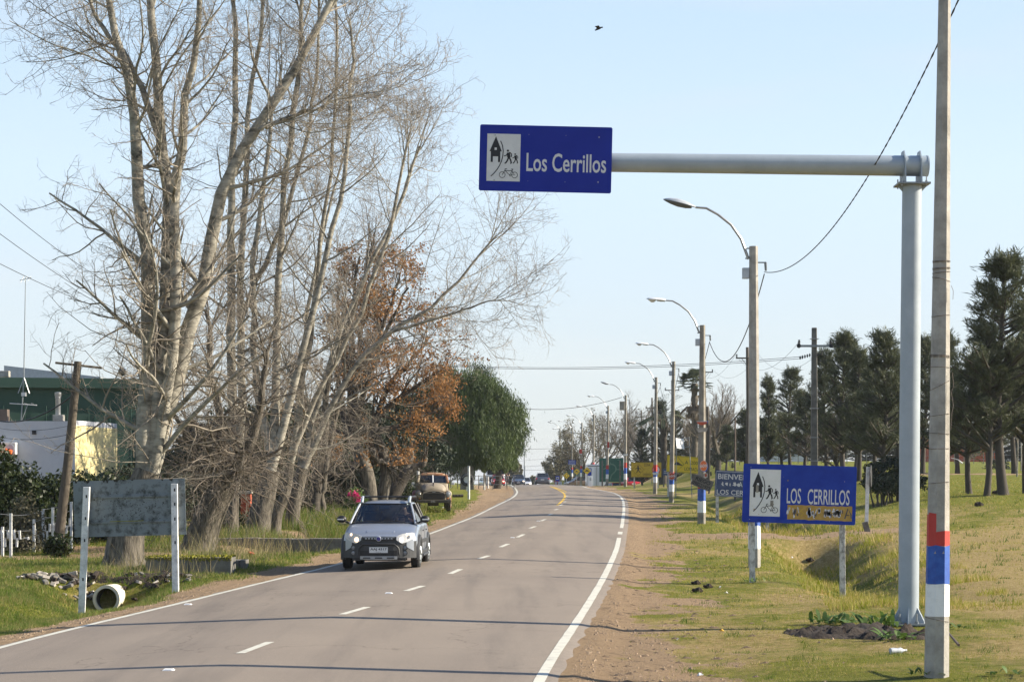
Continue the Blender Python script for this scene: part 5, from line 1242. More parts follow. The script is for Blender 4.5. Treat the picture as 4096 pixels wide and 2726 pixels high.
# hedges, bushes and climbing greenery
def bush(name, label, boxes, m_, n, leaf, seed, group=None, cat='bush', base=None, stem='bark_dark', shell=.5):
    """boxes: ellipsoids (x, y, z centre, rx, ry, rz) in world metres"""
    rng = R_(seed); bx = np.array(boxes, float); b0 = Vector((bx[0,0], bx[0,1], float(g(bx[0,0], bx[0,1]))))
    o = thing(name, b0, label, cat, group); loc = np.array(b0); vol = bx[:,3]*bx[:,4]*bx[:,5]; L_ = []
    for e, v in zip(bx, vol/vol.sum()):
        k = int(n*v); d = rng.randn(k,3); d /= np.linalg.norm(d,axis=1,keepdims=True); r_ = rng.uniform(shell,1.,(k,1))**.5
        lump = 1+.14*np.sin(d[:,:1]*7+e[0])*np.cos(d[:,1:2]*6)+.12*np.sin(d[:,2:]*9+e[0]*3)
        L_.append(e[:3]+d*e[3:6]*r_*lump+rng.randn(k,3)*.05)
    Cn = np.concatenate(L_); zg = g(Cn[:,0], Cn[:,1]); Cn = Cn[Cn[:,2] > zg]
    npobj('foliage', [leaves(Cn, rng.randn(len(Cn),3)+np.array([0,0,.2]), leaf[0], leaf[1], rng)], m_, o, loc, 'stuff', smooth=False)
    S = []
    for e in bx[:8]:
        for k in range(5):
            x, y = e[0]+rng.uniform(-.4,.4)*e[3], e[1]; S.append([(x,y,float(g(x,y))-.1),(x+rng.uniform(-.2,.2),y,e[2]*.5+float(g(x,y))*.5),(x+rng.uniform(-.4,.4)*e[3],y+rng.uniform(-.3,.3),e[2]+e[5]*.4)])
    S = np.array(S); npobj('stem', [tubes_np(S, np.tile([.05,.035,.015],(len(S),1)), 5)], stem, o, loc, 'stuff')
    return o
def E(px, py, Y, rx, ry, rz): v = at(px, py, Y); return (v.x, v.y, v.z, rx, ry, rz)
bush('hedge', 'tall dark hedge in front of the white building at the far left', [E(20,2040,57,1.3,1.2,1.3),E(-60,1880,57,.9,1.0,.95),E(130,2040,58,1.4,1.2,1.05),E(280,2035,59,1.3,1.2,1.05),E(400,2040,60,1.2,1.1,1.0),E(520,2040,61,1.3,1.2,1.1),E(90,2100,56.5,1.1,.8,1.0),E(-60,2080,56,1.2,.9,1.2)], 'leaf_hedge', 34000, (.13,.08), 71)
bush('climbing_plant', 'pale speckled climbing plant growing over the fence at the left', [E(100,2130,54,.55,.4,1.0),E(60,2190,53.6,.6,.35,.6),E(120,2190,53.8,.3,.3,.5)], 'leaf_olive', 3200, (.09,.06), 72)
bush('bush', 'dark bush under the twigs left of the tall poplar trunk', [E(470,2010,66,1.2,1,1.1),E(620,2000,67,1.3,1,1.2),E(700,1930,70,1.3,1,1.3)], 'leaf_dark', 12000, (.13,.07), 73)
for k, (px, row, Y, rx, rz, lab) in enumerate(((680,1960,80,2.0,1.5,'dark shrub mass left of the leaning trunk'),(830,1900,86,2.2,2.1,'dark shrub mass behind the leaning drooping tree'),(960,1850,90,2.2,2.6,'dark shrub mass behind the twin stems'),(1090,1850,92,2.2,2.6,'dark shrub mass behind the ribbed trunk'),(1220,1840,96,2.3,2.7,'dark shrub mass behind the crooked grey trunk'),(1350,1850,99,2.3,2.7,'dark shrub mass behind the thin dark trunks'),(1480,1860,104,2.4,2.7,'dark shrub mass behind the rusty leaves'),(1620,1850,118,2.6,2.9,'dark shrub mass behind the old pickup truck'))):
    bush('shrub', lab, [E(px,row,Y,rx,1.2,rz),E(px-50,row+90,Y-.8,rx*.8,1,rz*.6),E(px+50,row-60,Y+.5,rx*.7,1,rz*.7)], 'leaf_dark', 7500, (.24,.11), 130+k, 'dark shrubs behind the bare trees')
bush('bush', 'round dark bush at the left foot of the gantry column', [E(3560,1900,84,1.1,1.0,.75),E(3520,1935,83,.7,.7,.35),E(3620,1925,84.5,.9,.8,.5)], 'leaf_dark', 7000, (.13,.08), 74)
bush('bush', 'reddish green shrub left of the old pickup truck', [E(1605,1985,96,.7,.6,.8),E(1640,2010,95,.5,.5,.5)], 'leaf_hedge', 3000, (.11,.07), 75)
fb = bush('flower_bush', 'bush with clusters of bright pink flowers behind the silver car', [E(1420,2010,82,.45,.4,.55),E(1412,2040,82,.4,.4,.4)], 'leaf_weed', 2200, (.10,.06), 76, cat='bush')
rng = R_(77); cl = np.array([tuple(at(px, py, 81.6)-fb.location) for px, py in ((1416,1976),(1424,1974),(1432,1990),(1430,2002),(1442,2003),(1399,1977),(1420,1984),(1427,1979))])
for c_ in cl:
    Cn = c_+rng.randn(26,3)*.055; npobj('flower', [leaves(Cn, rng.randn(26,3), .09, .07, rng)], 'petal', fb, smooth=False)
bush('agave_plant', 'spiky blue green agave between the trunks behind the ditch wall', [E(875,2085,66,.35,.3,.35)], 'leaf_palm', 260, (.5,.05), 78, cat='plant', shell=.0)
for k, (px, py, Y, rx, rz, n, sd, lab) in enumerate(((235,2190,52,.35,.35,700,79,'dark weedy clump at the foot of the white fence posts'),(960,2110,66,.5,.5,800,80,'brown green tangle of weeds behind the ditch wall'),(1010,2105,66.5,.3,.6,500,81,'tall dry weeds beside the red gatepost'))):
    bush('weed_clump', lab, [E(px,py,Y,rx,rx*.8,rz)], 'leaf_hedge', n, (.16,.05), sd, 'weed clumps on the left', 'weeds', shell=.2)
# ------------------------------------------------------------------ vehicles and people
def pmat(name, c, metal=.0, rough=.3, coat=.6):
    m = bpy.data.materials.new(name); m.use_nodes = True; t = m.node_tree; p = t.nodes['Principled BSDF']
    p.inputs['Metallic'].default_value = metal; p.inputs['Coat Weight'].default_value = coat; p.inputs['Coat Roughness'].default_value = .08
    co = t.nodes.new('ShaderNodeTexCoord'); n = t.nodes.new('ShaderNodeTexNoise'); n.inputs['Scale'].default_value = 3; n.inputs['Detail'].default_value = 5
    rp = t.nodes.new('ShaderNodeValToRGB'); rp.color_ramp.elements[0].color = (*[x*.9 for x in c], 1); rp.color_ramp.elements[1].color = (*[min(1,x*1.08) for x in c], 1)
    t.links.new(co.outputs['Object'], n.inputs['Vector']); t.links.new(n.outputs['Fac'], rp.inputs[0]); t.links.new(rp.outputs[0], p.inputs['Base Color'])
    mr = t.nodes.new('ShaderNodeMapRange'); mr.inputs[3].default_value = rough*.8; mr.inputs[4].default_value = rough*1.3
    t.links.new(n.outputs['Fac'], mr.inputs[0]); t.links.new(mr.outputs[0], p.inputs['Roughness']); MT[name] = m
pmat('paint_silver', (.33,.365,.42), .5, .33); pmat('paint_red', (.50,.012,.02)); pmat('paint_bluegrey', (.09,.12,.17), .3); pmat('paint_grey', (.11,.12,.15), .4)
pmat('paint_white', (.75,.76,.78)); pmat('paint_dark', (.02,.035,.05)); pmat('paint_brown', (.10,.07,.05))
mk('pillar_paint', (.30,.33,.38), .5, var=.05)
mk('cladding', (.035,.037,.040), .55, var=.15, sc=6)
mk('cladding_dark', (.012,.012,.013), .5)
mk('skid', (.30,.31,.32), .4, metal=.4)
mk('headlamp', (.55,.57,.60), .12, spec=.9)
mk('foglamp', (.16,.17,.18), .15, spec=.9)
mk('tail_red', (.45,.01,.01), .3)
mk('orange_lens', (.7,.2,.02), .3)
mk('badge_blue', (.05,.04,.22), .3)
mk('skin', (.48,.28,.20), .6, var=.1); mk('hair', (.03,.02,.015), .8); mk('shirt_dark', (.02,.02,.025), .9); mk('shirt_red', (.12,.05,.05), .9); mk('trousers', (.05,.055,.07), .9); mk('seat_fabric', (.03,.03,.032), .95)
mk('old_paint', (.26,.215,.15), .62, c2=(.34,.29,.215), sc=2.0, bump=.15, bsc=12)
mk('old_rust', (.30,.105,.04), .85, c2=(.34,.25,.16), sc=5, thr=(.40,.58), bump=.3)
mk('old_red', (.34,.06,.035), .7, c2=(.45,.24,.17), sc=4)
mk('old_dark', (.045,.042,.038), .8, c2=(.08,.07,.06), sc=5)
mk('dusty_rubber', (.03,.028,.026), .9, c2=(.08,.07,.06), sc=6)
def emit(name, c, s):
    m = bpy.data.materials.new(name); m.use_nodes = True; p = m.node_tree.nodes['Principled BSDF']
    p.inputs['Base Color'].default_value = (*c, 1); p.inputs['Emission Color'].default_value = (*c, 1); p.inputs['Emission Strength'].default_value = s; MT[name] = m
emit('lamp_lit', (1,.74,.45), 1.5)
def glassmat(name, alpha, tint):
    m = bpy.data.materials.new(name); m.use_nodes = True; t = m.node_tree; out = t.nodes['Material Output']
    tr = t.nodes.new('ShaderNodeBsdfTransparent'); tr.inputs[0].default_value = (*tint, 1); gl = t.nodes.new('ShaderNodeBsdfGlossy'); gl.inputs['Roughness'].default_value = .03
    fr = t.nodes.new('ShaderNodeFresnel'); fr.inputs[0].default_value = 1.5; ma = t.nodes.new('ShaderNodeMath'); ma.operation = 'MULTIPLY_ADD'; ma.inputs[1].default_value = 1.2; ma.inputs[2].default_value = alpha
    mx = t.nodes.new('ShaderNodeMixShader'); t.links.new(fr.outputs[0], ma.inputs[0]); t.links.new(ma.outputs[0], mx.inputs[0]); t.links.new(tr.outputs[0], mx.inputs[1]); t.links.new(gl.outputs[0], mx.inputs[2]); t.links.new(mx.outputs[0], out.inputs['Surface']); MT[name] = m
glassmat('windscreen_glass', .04, (.42,.48,.50))
glassmat('side_glass', .05, (.25,.28,.30))

def loft(name, m_, parent, st, sub=2, mirror=True):
    """st: [(y, [(x, z) ... half outline from bottom middle to top middle])]"""
    vs = []; 
    for y, prof in st:
        full = prof + [(-x, z) for x, z in prof[::-1] if x > 1e-6]
        vs += [(x, y, z) for x, z in full]
    n = len(vs)//len(st); fs = [(i*n+j, i*n+(j+1)%n, (i+1)*n+(j+1)%n, (i+1)*n+j) for i in range(len(st)-1) for j in range(n)]
    k = (len(st)-1)*n; fs += [tuple(range(n))[::-1], tuple(k+j for j in range(n))]
    o = MB().add(vs, fs).build(name, m_, parent, smooth=False)
    o.data.polygons.foreach_set('use_smooth', [True]*len(o.data.polygons))
    if sub:
        s_ = o.modifiers.new('sub', 'SUBSURF'); s_.levels = sub; s_.render_levels = sub
    return o
def wheel(parent, x, y, r=.33, w=.20, rim='lamp_grey', side=1, spokes=5, tyre_m='rubber', rimr=.66):
    t_ = MB(); t_.lathe([(r*.62,-w*.45),(r*.90,-w*.5),(r,-w*.36),(r*1.005,0),(r,w*.36),(r*.90,w*.5),(r*.62,w*.45)], 28, 'X'); o = t_.build('wheel', tyre_m, parent, loc=(x,y,r), smooth=True); 
    mb = MB(); s_ = side; xx = s_*w*.42
    mb.lathe([(r*rimr,xx),(r*(rimr-.05),xx+s_*.015),(r*(rimr-.1),xx-s_*.02)], 24, 'X'); 
    for k in range(spokes):
        a = 2*PI*k/spokes; c_, q = math.cos(a), math.sin(a)
        mb.tube([(xx, .03*c_, .03*q),(xx+s_*.005, r*(rimr-.06)*c_, r*(rimr-.06)*q)], [.05,.035], 4)
    mb.build('rim', rim, o, smooth=False)
    MB().lathe([(0,xx-s_*.04),(r*(rimr-.04),xx-s_*.04)], 20, 'X').build('brake_disc', 'black', o)
    MB().lathe([(0,0),(r*.63,0)], 20, 'X').build('wheel_inner', 'black', o)
    return o

def skinned(name, joints, bones, m_, parent, grow=0., sub=1, root=0):
    me = bpy.data.meshes.new(name); bm = bmesh.new(); bm.verts.layers.skin.verify(); vs = [bm.verts.new(j[0]) for j in joints]
    for a, c_ in bones: bm.edges.new((vs[a], vs[c_]))
    L_ = bm.verts.layers.skin.verify()
    for v, j in zip(vs, joints): v[L_].radius = (j[1]+grow, (j[2] if len(j) > 2 else j[1])+grow)
    vs[root][L_].use_root = True; bm.to_mesh(me); bm.free()
    o = link(name, me, m_, parent); s_ = o.modifiers.new('skin', 'SKIN'); s_.use_smooth_shade = True
    q = o.modifiers.new('sub', 'SUBSURF'); q.levels = sub; q.render_levels = sub
    return o
def head(parent, c, r=.105, tilt=0., hair='hair'):
    """ears, nose and hair on a skinned head whose centre is c, facing -Y"""
    mb = MB(); mb.ball((c[0], c[1]+.012, c[2]+.028), r*.98, r*1.08, r*1.08, 14, 8)
    V2 = [(x, y, z) for x, y, z in mb.v]; mb.v = [(x, max(y, c[1]-.03) if z < c[2]+.06 else y, z) for x, y, z in V2]
    mb.build('hair', hair, parent, smooth=True)
    e = MB(); 
    for s_ in (-1,1): MB().ball((c[0]+s_*.036, c[1]-r*.93, c[2]+.01), .014,.010,.009,8,5).build('eye', 'black', parent)
    MB().ball((c[0], c[1]-r*.93, c[2]-.055), .028,.010,.007,8,5).build('mouth', 'shirt_red', parent)

def front_y(x, W=.85, a=.03, c_=.34, p_=3.2): return a + c_*(min(1, abs(x)/W))**p_
def fpatch(name, m_, parent, st, off, fy=front_y, lean=0.):
    mb = MB(); v = []
    for x, zb, zt in st:
        zz = [zb, (zb+zt)/2, zt]
        for z_ in zz: v.append((x, fy(x)-off+lean*(z_-.5), z_))
    n = len(st); f = [(i*3+k, (i+1)*3+k, (i+1)*3+k+1, i*3+k+1) for i in range(n-1) for k in (0,1)]
    mb.add(v, f); o = mb.build(name, m_, parent)
    s_ = o.modifiers.new('solid', 'SOLIDIFY'); s_.thickness = .012; s_.offset = 0
    return o
def lin(a, c_, n): return [a+(c_-a)*i/(n-1) for i in range(n)]

def silver_wagon():
    Yc = road_depth(2281, .02); x = (1522-2048)/F*Yc
    head_a = math.atan2(float(XL(Yc+8)-XL(Yc-8)), 16.)
    y0 = Yc-.62; z0 = float(road_z(x, Yc))
    o = thing('silver_car', (x, y0, z0), 'silver wagon with black plastic cladding and lit headlamps driving towards the camera', 'car', rz=-(head_a*.8-.07))
    # body (the front end is at y = 0, facing -Y)
    def prof(W, zb, zs, zt, cr=.03):
        return [(0,zb),(W*.7,zb),(W*.94,zb+.06),(W,zb+.22),(W,zs-.14),(W*.975,zs),(W*.86,zt),(W*.45,zt+cr),(0,zt+cr*1.25)]
    st = []
    for q in (.035,.07,.13,.22,.33): st.append((q, prof(.85*((q-.03)/.34)**(1/3.2) if q > .03 else .2, .30, .70, .755, .015)))
    st += [(.42, prof(.855,.26,.78,.835)),(.8, prof(.86,.24,.90,.965)),(1.1, prof(.865,.24,.95,1.03)),(1.3, prof(.865,.24,.97,1.05,.01)),(2.4, prof(.865,.24,.98,1.05,.0)),(3.6, prof(.86,.24,.98,1.05,.0)),(4.1, prof(.84,.28,.97,1.04,.0)),(4.28, prof(.78,.34,.92,1.0,.0)),(4.33, prof(.6,.4,.85,.93,0))]
    loft('body', 'paint_silver', o, st, 2)
    for s_ in (-1,1):
        MB().tube([(s_*.30,.40,.845),(s_*.42,.8,.975),(s_*.50,1.12,1.05)], [.006,.010,.006], 6).build('bonnet_crease', 'paint_silver', o, smooth=True)
    # roof and pillars
    roof = [(1.66,[(0,1.475),(.50,1.455),(.575,1.43),(.56,1.47),(.40,1.515),(0,1.53)]),(1.95,[(0,1.50),(.52,1.48),(.60,1.45),(.58,1.50),(.42,1.55),(0,1.57)]),(2.8,[(0,1.50),(.53,1.48),(.61,1.46),(.59,1.51),(.42,1.56),(0,1.58)]),(3.7,[(0,1.50),(.52,1.47),(.59,1.44),(.57,1.50),(.4,1.54),(0,1.56)]),(3.95,[(0,1.47),(.48,1.44),(.54,1.42),(.52,1.46),(.38,1.49),(0,1.50)])]
    loft('roof', 'paint_silver', o, roof, 1)
    for s_ in (-1,1):
        MB().tube([(s_*.755,1.02,1.03),(s_*.70,1.25,1.20),(s_*.60,1.68,1.475)], [.026,.024,.026], 6).build('front_pillar', 'pillar_paint', o, smooth=True)
        MB().tube([(s_*.81,2.45,1.03),(s_*.62,2.42,1.47)], .035, 6).build('centre_pillar', 'cladding_dark', o)
        MB().tube([(s_*.80,3.36,1.03),(s_*.60,3.40,1.47)], .028, 6).build('rear_pillar', 'cladding_dark', o)
        MB().add([(s_*.79,3.98,1.03),(s_*.74,4.18,1.03),(s_*.54,3.99,1.46),(s_*.58,3.84,1.46)],[(0,1,2,3)]).build('tailgate_pillar', 'paint_silver', o)
        mb = MB(); mb.add([(s_*.80,1.20,1.04),(s_*.815,2.43,1.05),(s_*.60,2.40,1.455),(s_*.60,1.72,1.45)],[(0,1,2,3)]); mb.build('side_window', 'side_glass', o)
        mb = MB(); mb.add([(s_*.815,2.47,1.05),(s_*.80,3.32,1.05),(s_*.605,3.36,1.455),(s_*.60,2.45,1.455)],[(0,1,2,3)]); mb.build('side_window', 'side_glass', o)
        mb = MB(); mb.add([(s_*.80,3.4,1.05),(s_*.785,4.02,1.05),(s_*.57,3.88,1.43),(s_*.605,3.44,1.455)],[(0,1,2,3)]); mb.build('side_window', 'side_glass', o)
        # roof rail: silver feet, black bar
        MB().tube([(s_*.55,1.72,1.50),(s_*.55,1.82,1.60),(s_*.56,2.05,1.64),(s_*.56,3.5,1.64),(s_*.54,3.85,1.52)], [.03,.035,.028,.028,.03], 7).build('roof_rail', 'cladding_dark', o, smooth=True); MB().tube([(s_*.555,1.70,1.50),(s_*.555,1.80,1.60),(s_*.56,1.95,1.64)], [.035,.04,.032], 7).build('rail_foot', 'galv', o, smooth=True)
    MB().box(0,2.12,1.64,1.06,.09,.035).build('roof_bar', 'cladding_dark', o, bevel=.01); MB().box(0,3.2,1.64,1.06,.09,.035).build('roof_bar', 'cladding_dark', o, bevel=.01)
    MB().tube([(.02,1.86,1.55),(.04,2.05,1.92)], [.006,.003], 4).build('antenna', 'black', o)
    # windscreen
    V_ = []; 
    for i in range(9):
        u = i/8*2-1; V_ += [(u*.735, .98+.16*u*u, 1.035),(u*.65, 1.33+.10*u*u, 1.27),(u*.575,1.66+.05*u*u,1.475)]
    MB().add(V_, [(i*3+k,(i+1)*3+k,(i+1)*3+k+1,i*3+k+1) for i in range(8) for k in (0,1)]).build('windscreen', 'windscreen_glass', o, smooth=True)
    mb = MB(); 
    for sg in (0,): mb.tube([(u*.735, .975+.16*u*u, 1.03) for u in lin(-1,1,9)], .018, 5)
    mb.build('cowl', 'cladding_dark', o)
    MB().tube([(u*.575,1.655+.05*u*u,1.478) for u in lin(-1,1,9)], .014, 5).build('screen_trim', 'cladding_dark', o)
    MB().tube([(-.62,1.03,1.06),(-.35,1.02,1.085),(.0,1.01,1.05)], .010, 4).build('wiper', 'black', o); MB().tube([(.0,1.0,1.07),(.32,1.02,1.09),(.52,1.05,1.06)], .010, 4).build('wiper', 'black', o)
    MB().box(.0,1.60,1.40,.24,.02,.06).build('mirror_inside', 'foglamp', o, bevel=.01); MB().box(.58,1.19,1.12,.08,.004,.03).build('permit_sticker', 'sign_white', o, rot=(-.9,0,0))
    # cabin
    MB().box(0,1.55,.98,1.45,.5,.14).build('dashboard', 'cladding_dark', o, bevel=.03); MB().box(0,2.9,.75,1.5,2.2,.1).build('cabin_floor', 'cladding_dark', o); MB().box(0,3.95,1.1,1.3,.06,.7).build('tailgate_inside', 'cladding_dark', o)
    for sx in (-.36,.36):
        sm = MB(); sm.box(sx,2.28,1.0,.46,.14,.62,rot=(-.12,0,0)); q = sm.build('seat', 'seat_fabric', o, bevel=.05); MB().box(sx,2.33,1.37,.24,.09,.15).build('headrest', 'seat_fabric', q, bevel=.03)
    MB().box(0,3.2,1.02,1.25,.14,.55).build('rear_seat', 'seat_fabric', o, bevel=.05)
    MB().tube([(.36+.17*math.cos(a),1.78+.05*math.sin(a),1.07+.15*math.sin(a)) for a in lin(0,2*PI,17)], .013, 5, cap=False).build('steering_wheel', 'cladding_dark', o)
    # fascia
    X9 = lin(-.83,.83,25)
    fpatch('front_bumper', 'cladding', o, [(u, .27+.0*abs(u), .755-.10*ss(.35,.8,abs(u))) for u in X9], .012)
    for s_ in (-1,1):
        fpatch('bumper_corner', 'paint_silver', o, [(s_*u, .43+(1-(u-.60)/.17)*.10, .70) for u in lin(.62,.775,5)], .024)
        hl = fpatch('headlight', 'headlamp', o, [(s_*u, zb, zt) for u, zb, zt in ((.40,.68,.76),(.45,.635,.79),(.52,.60,.815),(.60,.62,.83),(.68,.66,.84),(.74,.70,.845),(.79,.74,.83))], .034)
        for u, z_, r_, mm in ((.50,.685,.055,'lamp_lit'),(.66,.755,.05,'headlamp')):
            MB().lathe([(0,-.012),(r_*.75,-.010),(r_,0)], 14, 'Y', (s_*u, front_y(u)-.045, z_)).build('headlight_bulb', mm, hl)
        MB().lathe([(0,-.008),(.025,-.006),(.03,0)], 10, 'Y', (s_*.63, front_y(.63)-.045, .80)).build('side_lamp', 'lamp_lit' , hl)
        for z_, r_ in ((.50,.045),(.385,.045)):
            f_ = MB().lathe([(r_*1.35,.01),(r_*1.3,-.012),(r_,-.010),(r_,0.0)], 16, 'Y', (s_*.585, front_y(.585)-.025, z_)).build('fog_lamp', 'cladding_dark', o)
            MB().lathe([(0,-.008),(r_,0)], 14, 'Y', (s_*.585, front_y(.585)-.03, z_)).build('fog_lens', 'foglamp', f_)
    fpatch('grille', 'cladding_dark', o, [(u, .665-.01*math.cos(u*4), .745-.03*abs(u)) for u in lin(-.36,.36,11)], .026)
    gr = bpy.data.objects[-1] if False else None
    for u in (-.29,-.22,-.15,-.085,.085,.15,.22,.29):
        MB().prism([(u-.022,.70),(u+.022,.70),(u+.014,.725),(u-.014,.725)], front_y(u)-.05, front_y(u)-.035).build('grille_tooth', 'lamp_grey', o)
    fpatch('grille_trim', 'lamp_grey', o, [(u, .742-.03*abs(u), .752-.03*abs(u)) for u in lin(-.36,.36,11)], .036)
    MB().lathe([(0,-.02),(.052,-.018),(.06,0),(.05,.01)], 20, 'Y', (0, -.01, .705)).build('badge_ring', 'lamp_grey', o, smooth=True); MB().lathe([(0,-.004),(.043,-.003),(.045,0)], 18, 'Y', (0, -.03, .705)).build('badge', 'badge_blue', o)
    fpatch('lower_intake', 'cladding_dark', o, [(u, .33, .595-.0*abs(u)) for u in lin(-.42,.42,11)], .022)
    for z_ in (.345,.375,.405,.435,.565): MB().box(0, -.0, z_, .80, .012, .007).build('intake_slat', 'cladding', o)
    fpatch('bumper_bar', 'cladding', o, [(u, .44, .545) for u in lin(-.44,.44,9)], .045)
    for s_ in (-1,1): MB().tube([(s_*.47,.0,.34),(s_*.45,-.02,.50),(s_*.36,-.03,.585),(0,-.03,.59)], .018, 6).build('intake_frame', 'cladding', o, smooth=True)
    sk = fpatch('skid_plate', 'skid', o, [(u, .235+.02*abs(u), .315) for u in lin(-.42,.42,9)], .04)
    for u in (-.27,0,.27): MB().prism([(u-.09,.262),(u+.09,.262),(u+.075,.288),(u-.075,.288)], front_y(u)-.062, front_y(u)-.05).build('skid_slot', 'cladding_dark', sk)
    MB().box(0,.35,.24,1.2,.5,.06).build('undertray', 'cladding_dark', o)
    pl = MB().box(0,-.035,.455,.42,.012,.13).build('number_plate', 'sign_white', o)
    text('AAJ 4317', 'print_black', pl, 0, .468, .37, .066, y=-.0435, bold=.02); text('URUGUAY', 'print_black', pl, 0, .405, .12, .012, y=-.0435)
    # sides: sills, flares, wheels, mirrors
    for s_ in (-1,1):
        MB().box(s_*.86,2.05,.33,.05,1.9,.16).build('side_sill', 'cladding', o, bevel=.02)
        MB().tube([(s_*.91,1.2,.30),(s_*.91,2.95,.30)], .03, 6).build('side_step', 'cladding', o)
        MB().box(s_*.872,2.3,.62,.02,2.0,.09).build('side_moulding', 'cladding', o, bevel=.006)
        for yy in (.80, 3.45):
            pts = [(s_*.845, yy-.40*math.cos(a), .33+.41*math.sin(a)) for a in lin(-.25,PI+.25,15)]
            MB().tube(pts, .062, 8).build('wheel_arch', 'cladding', o, smooth=True)
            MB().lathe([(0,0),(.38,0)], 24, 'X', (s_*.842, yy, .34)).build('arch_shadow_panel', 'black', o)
            wheel(o, s_*.785, yy, .325, .20, 'galv_dark', s_)
        mm = MB(); mm.ball((s_*.965,1.12,1.13), .115,.075,.085,12,8); mo = mm.build('wing_mirror', 'cladding_dark', o, smooth=True)
        MB().box(s_*.985,1.045,1.125,.15,.02,.028).build('indicator', 'sign_white', mo, bevel=.006); MB().tube([(s_*.80,1.18,1.04),(s_*.90,1.14,1.09)], .025, 6).build('mirror_stalk', 'cladding_dark', mo)
        MB().box(s_*.868,1.95,.86,.015,.14,.03).build('door_handle', 'cladding_dark', o); MB().box(s_*.868,2.95,.86,.015,.14,.03).build('door_handle', 'cladding_dark', o)
        MB().box(s_*.8665,2.42,.75,.004,.012,.6).build('door_gap', 'black', o); MB().box(s_*.8665,1.28,.75,.004,.012,.6).build('door_gap', 'black', o)
        MB().box(s_*.72,4.27,.86,.16,.06,.2).build('tail_light', 'tail_red', o)
    o.scale = (.98,.98,.98)
    # driver
    p_ = thing('person', Vector((x, y0, z0)), 'person in dark clothes at the wheel of the silver car', 'person', rz=o.rotation_euler.z)
    dx, dy = .38, 2.12
    J = [((dx,dy,.88),.15,.12),((dx,dy+.02,1.05),.15,.11),((dx,dy+.02,1.18),.13,.09),((dx,dy-.01,1.245),.055),((dx,dy-.03,1.31),.085),((dx,dy-.03,1.40),.075),
         ((dx-.18,dy,1.17),.06),((dx-.23,dy-.12,1.02),.045),((dx-.12,dy-.32,1.10),.035),((dx-.10,dy-.36,1.12),.035),((dx+.18,dy,1.17),.06),((dx+.23,dy-.12,1.02),.045),((dx+.12,dy-.32,1.10),.035),((dx+.10,dy-.36,1.12),.035),
         ((dx-.10,dy-.42,.80),.075),((dx+.10,dy-.42,.80),.075)]
    Bn = [(0,1),(1,2),(2,3),(3,4),(4,5),(2,6),(6,7),(7,8),(8,9),(2,10),(10,11),(11,12),(12,13),(0,14),(0,15)]
    skinned('body', J, Bn, 'skin', p_)
    skinned('shirt', J[:3]+[J[6],J[7],J[8],J[10],J[11],J[12]], [(0,1),(1,2),(2,3),(3,4),(4,5),(2,6),(6,7),(7,8)], 'shirt_red', p_, .012)
    head(p_, (dx,dy-.03,1.345), .09)
    return o
silver_wagon()

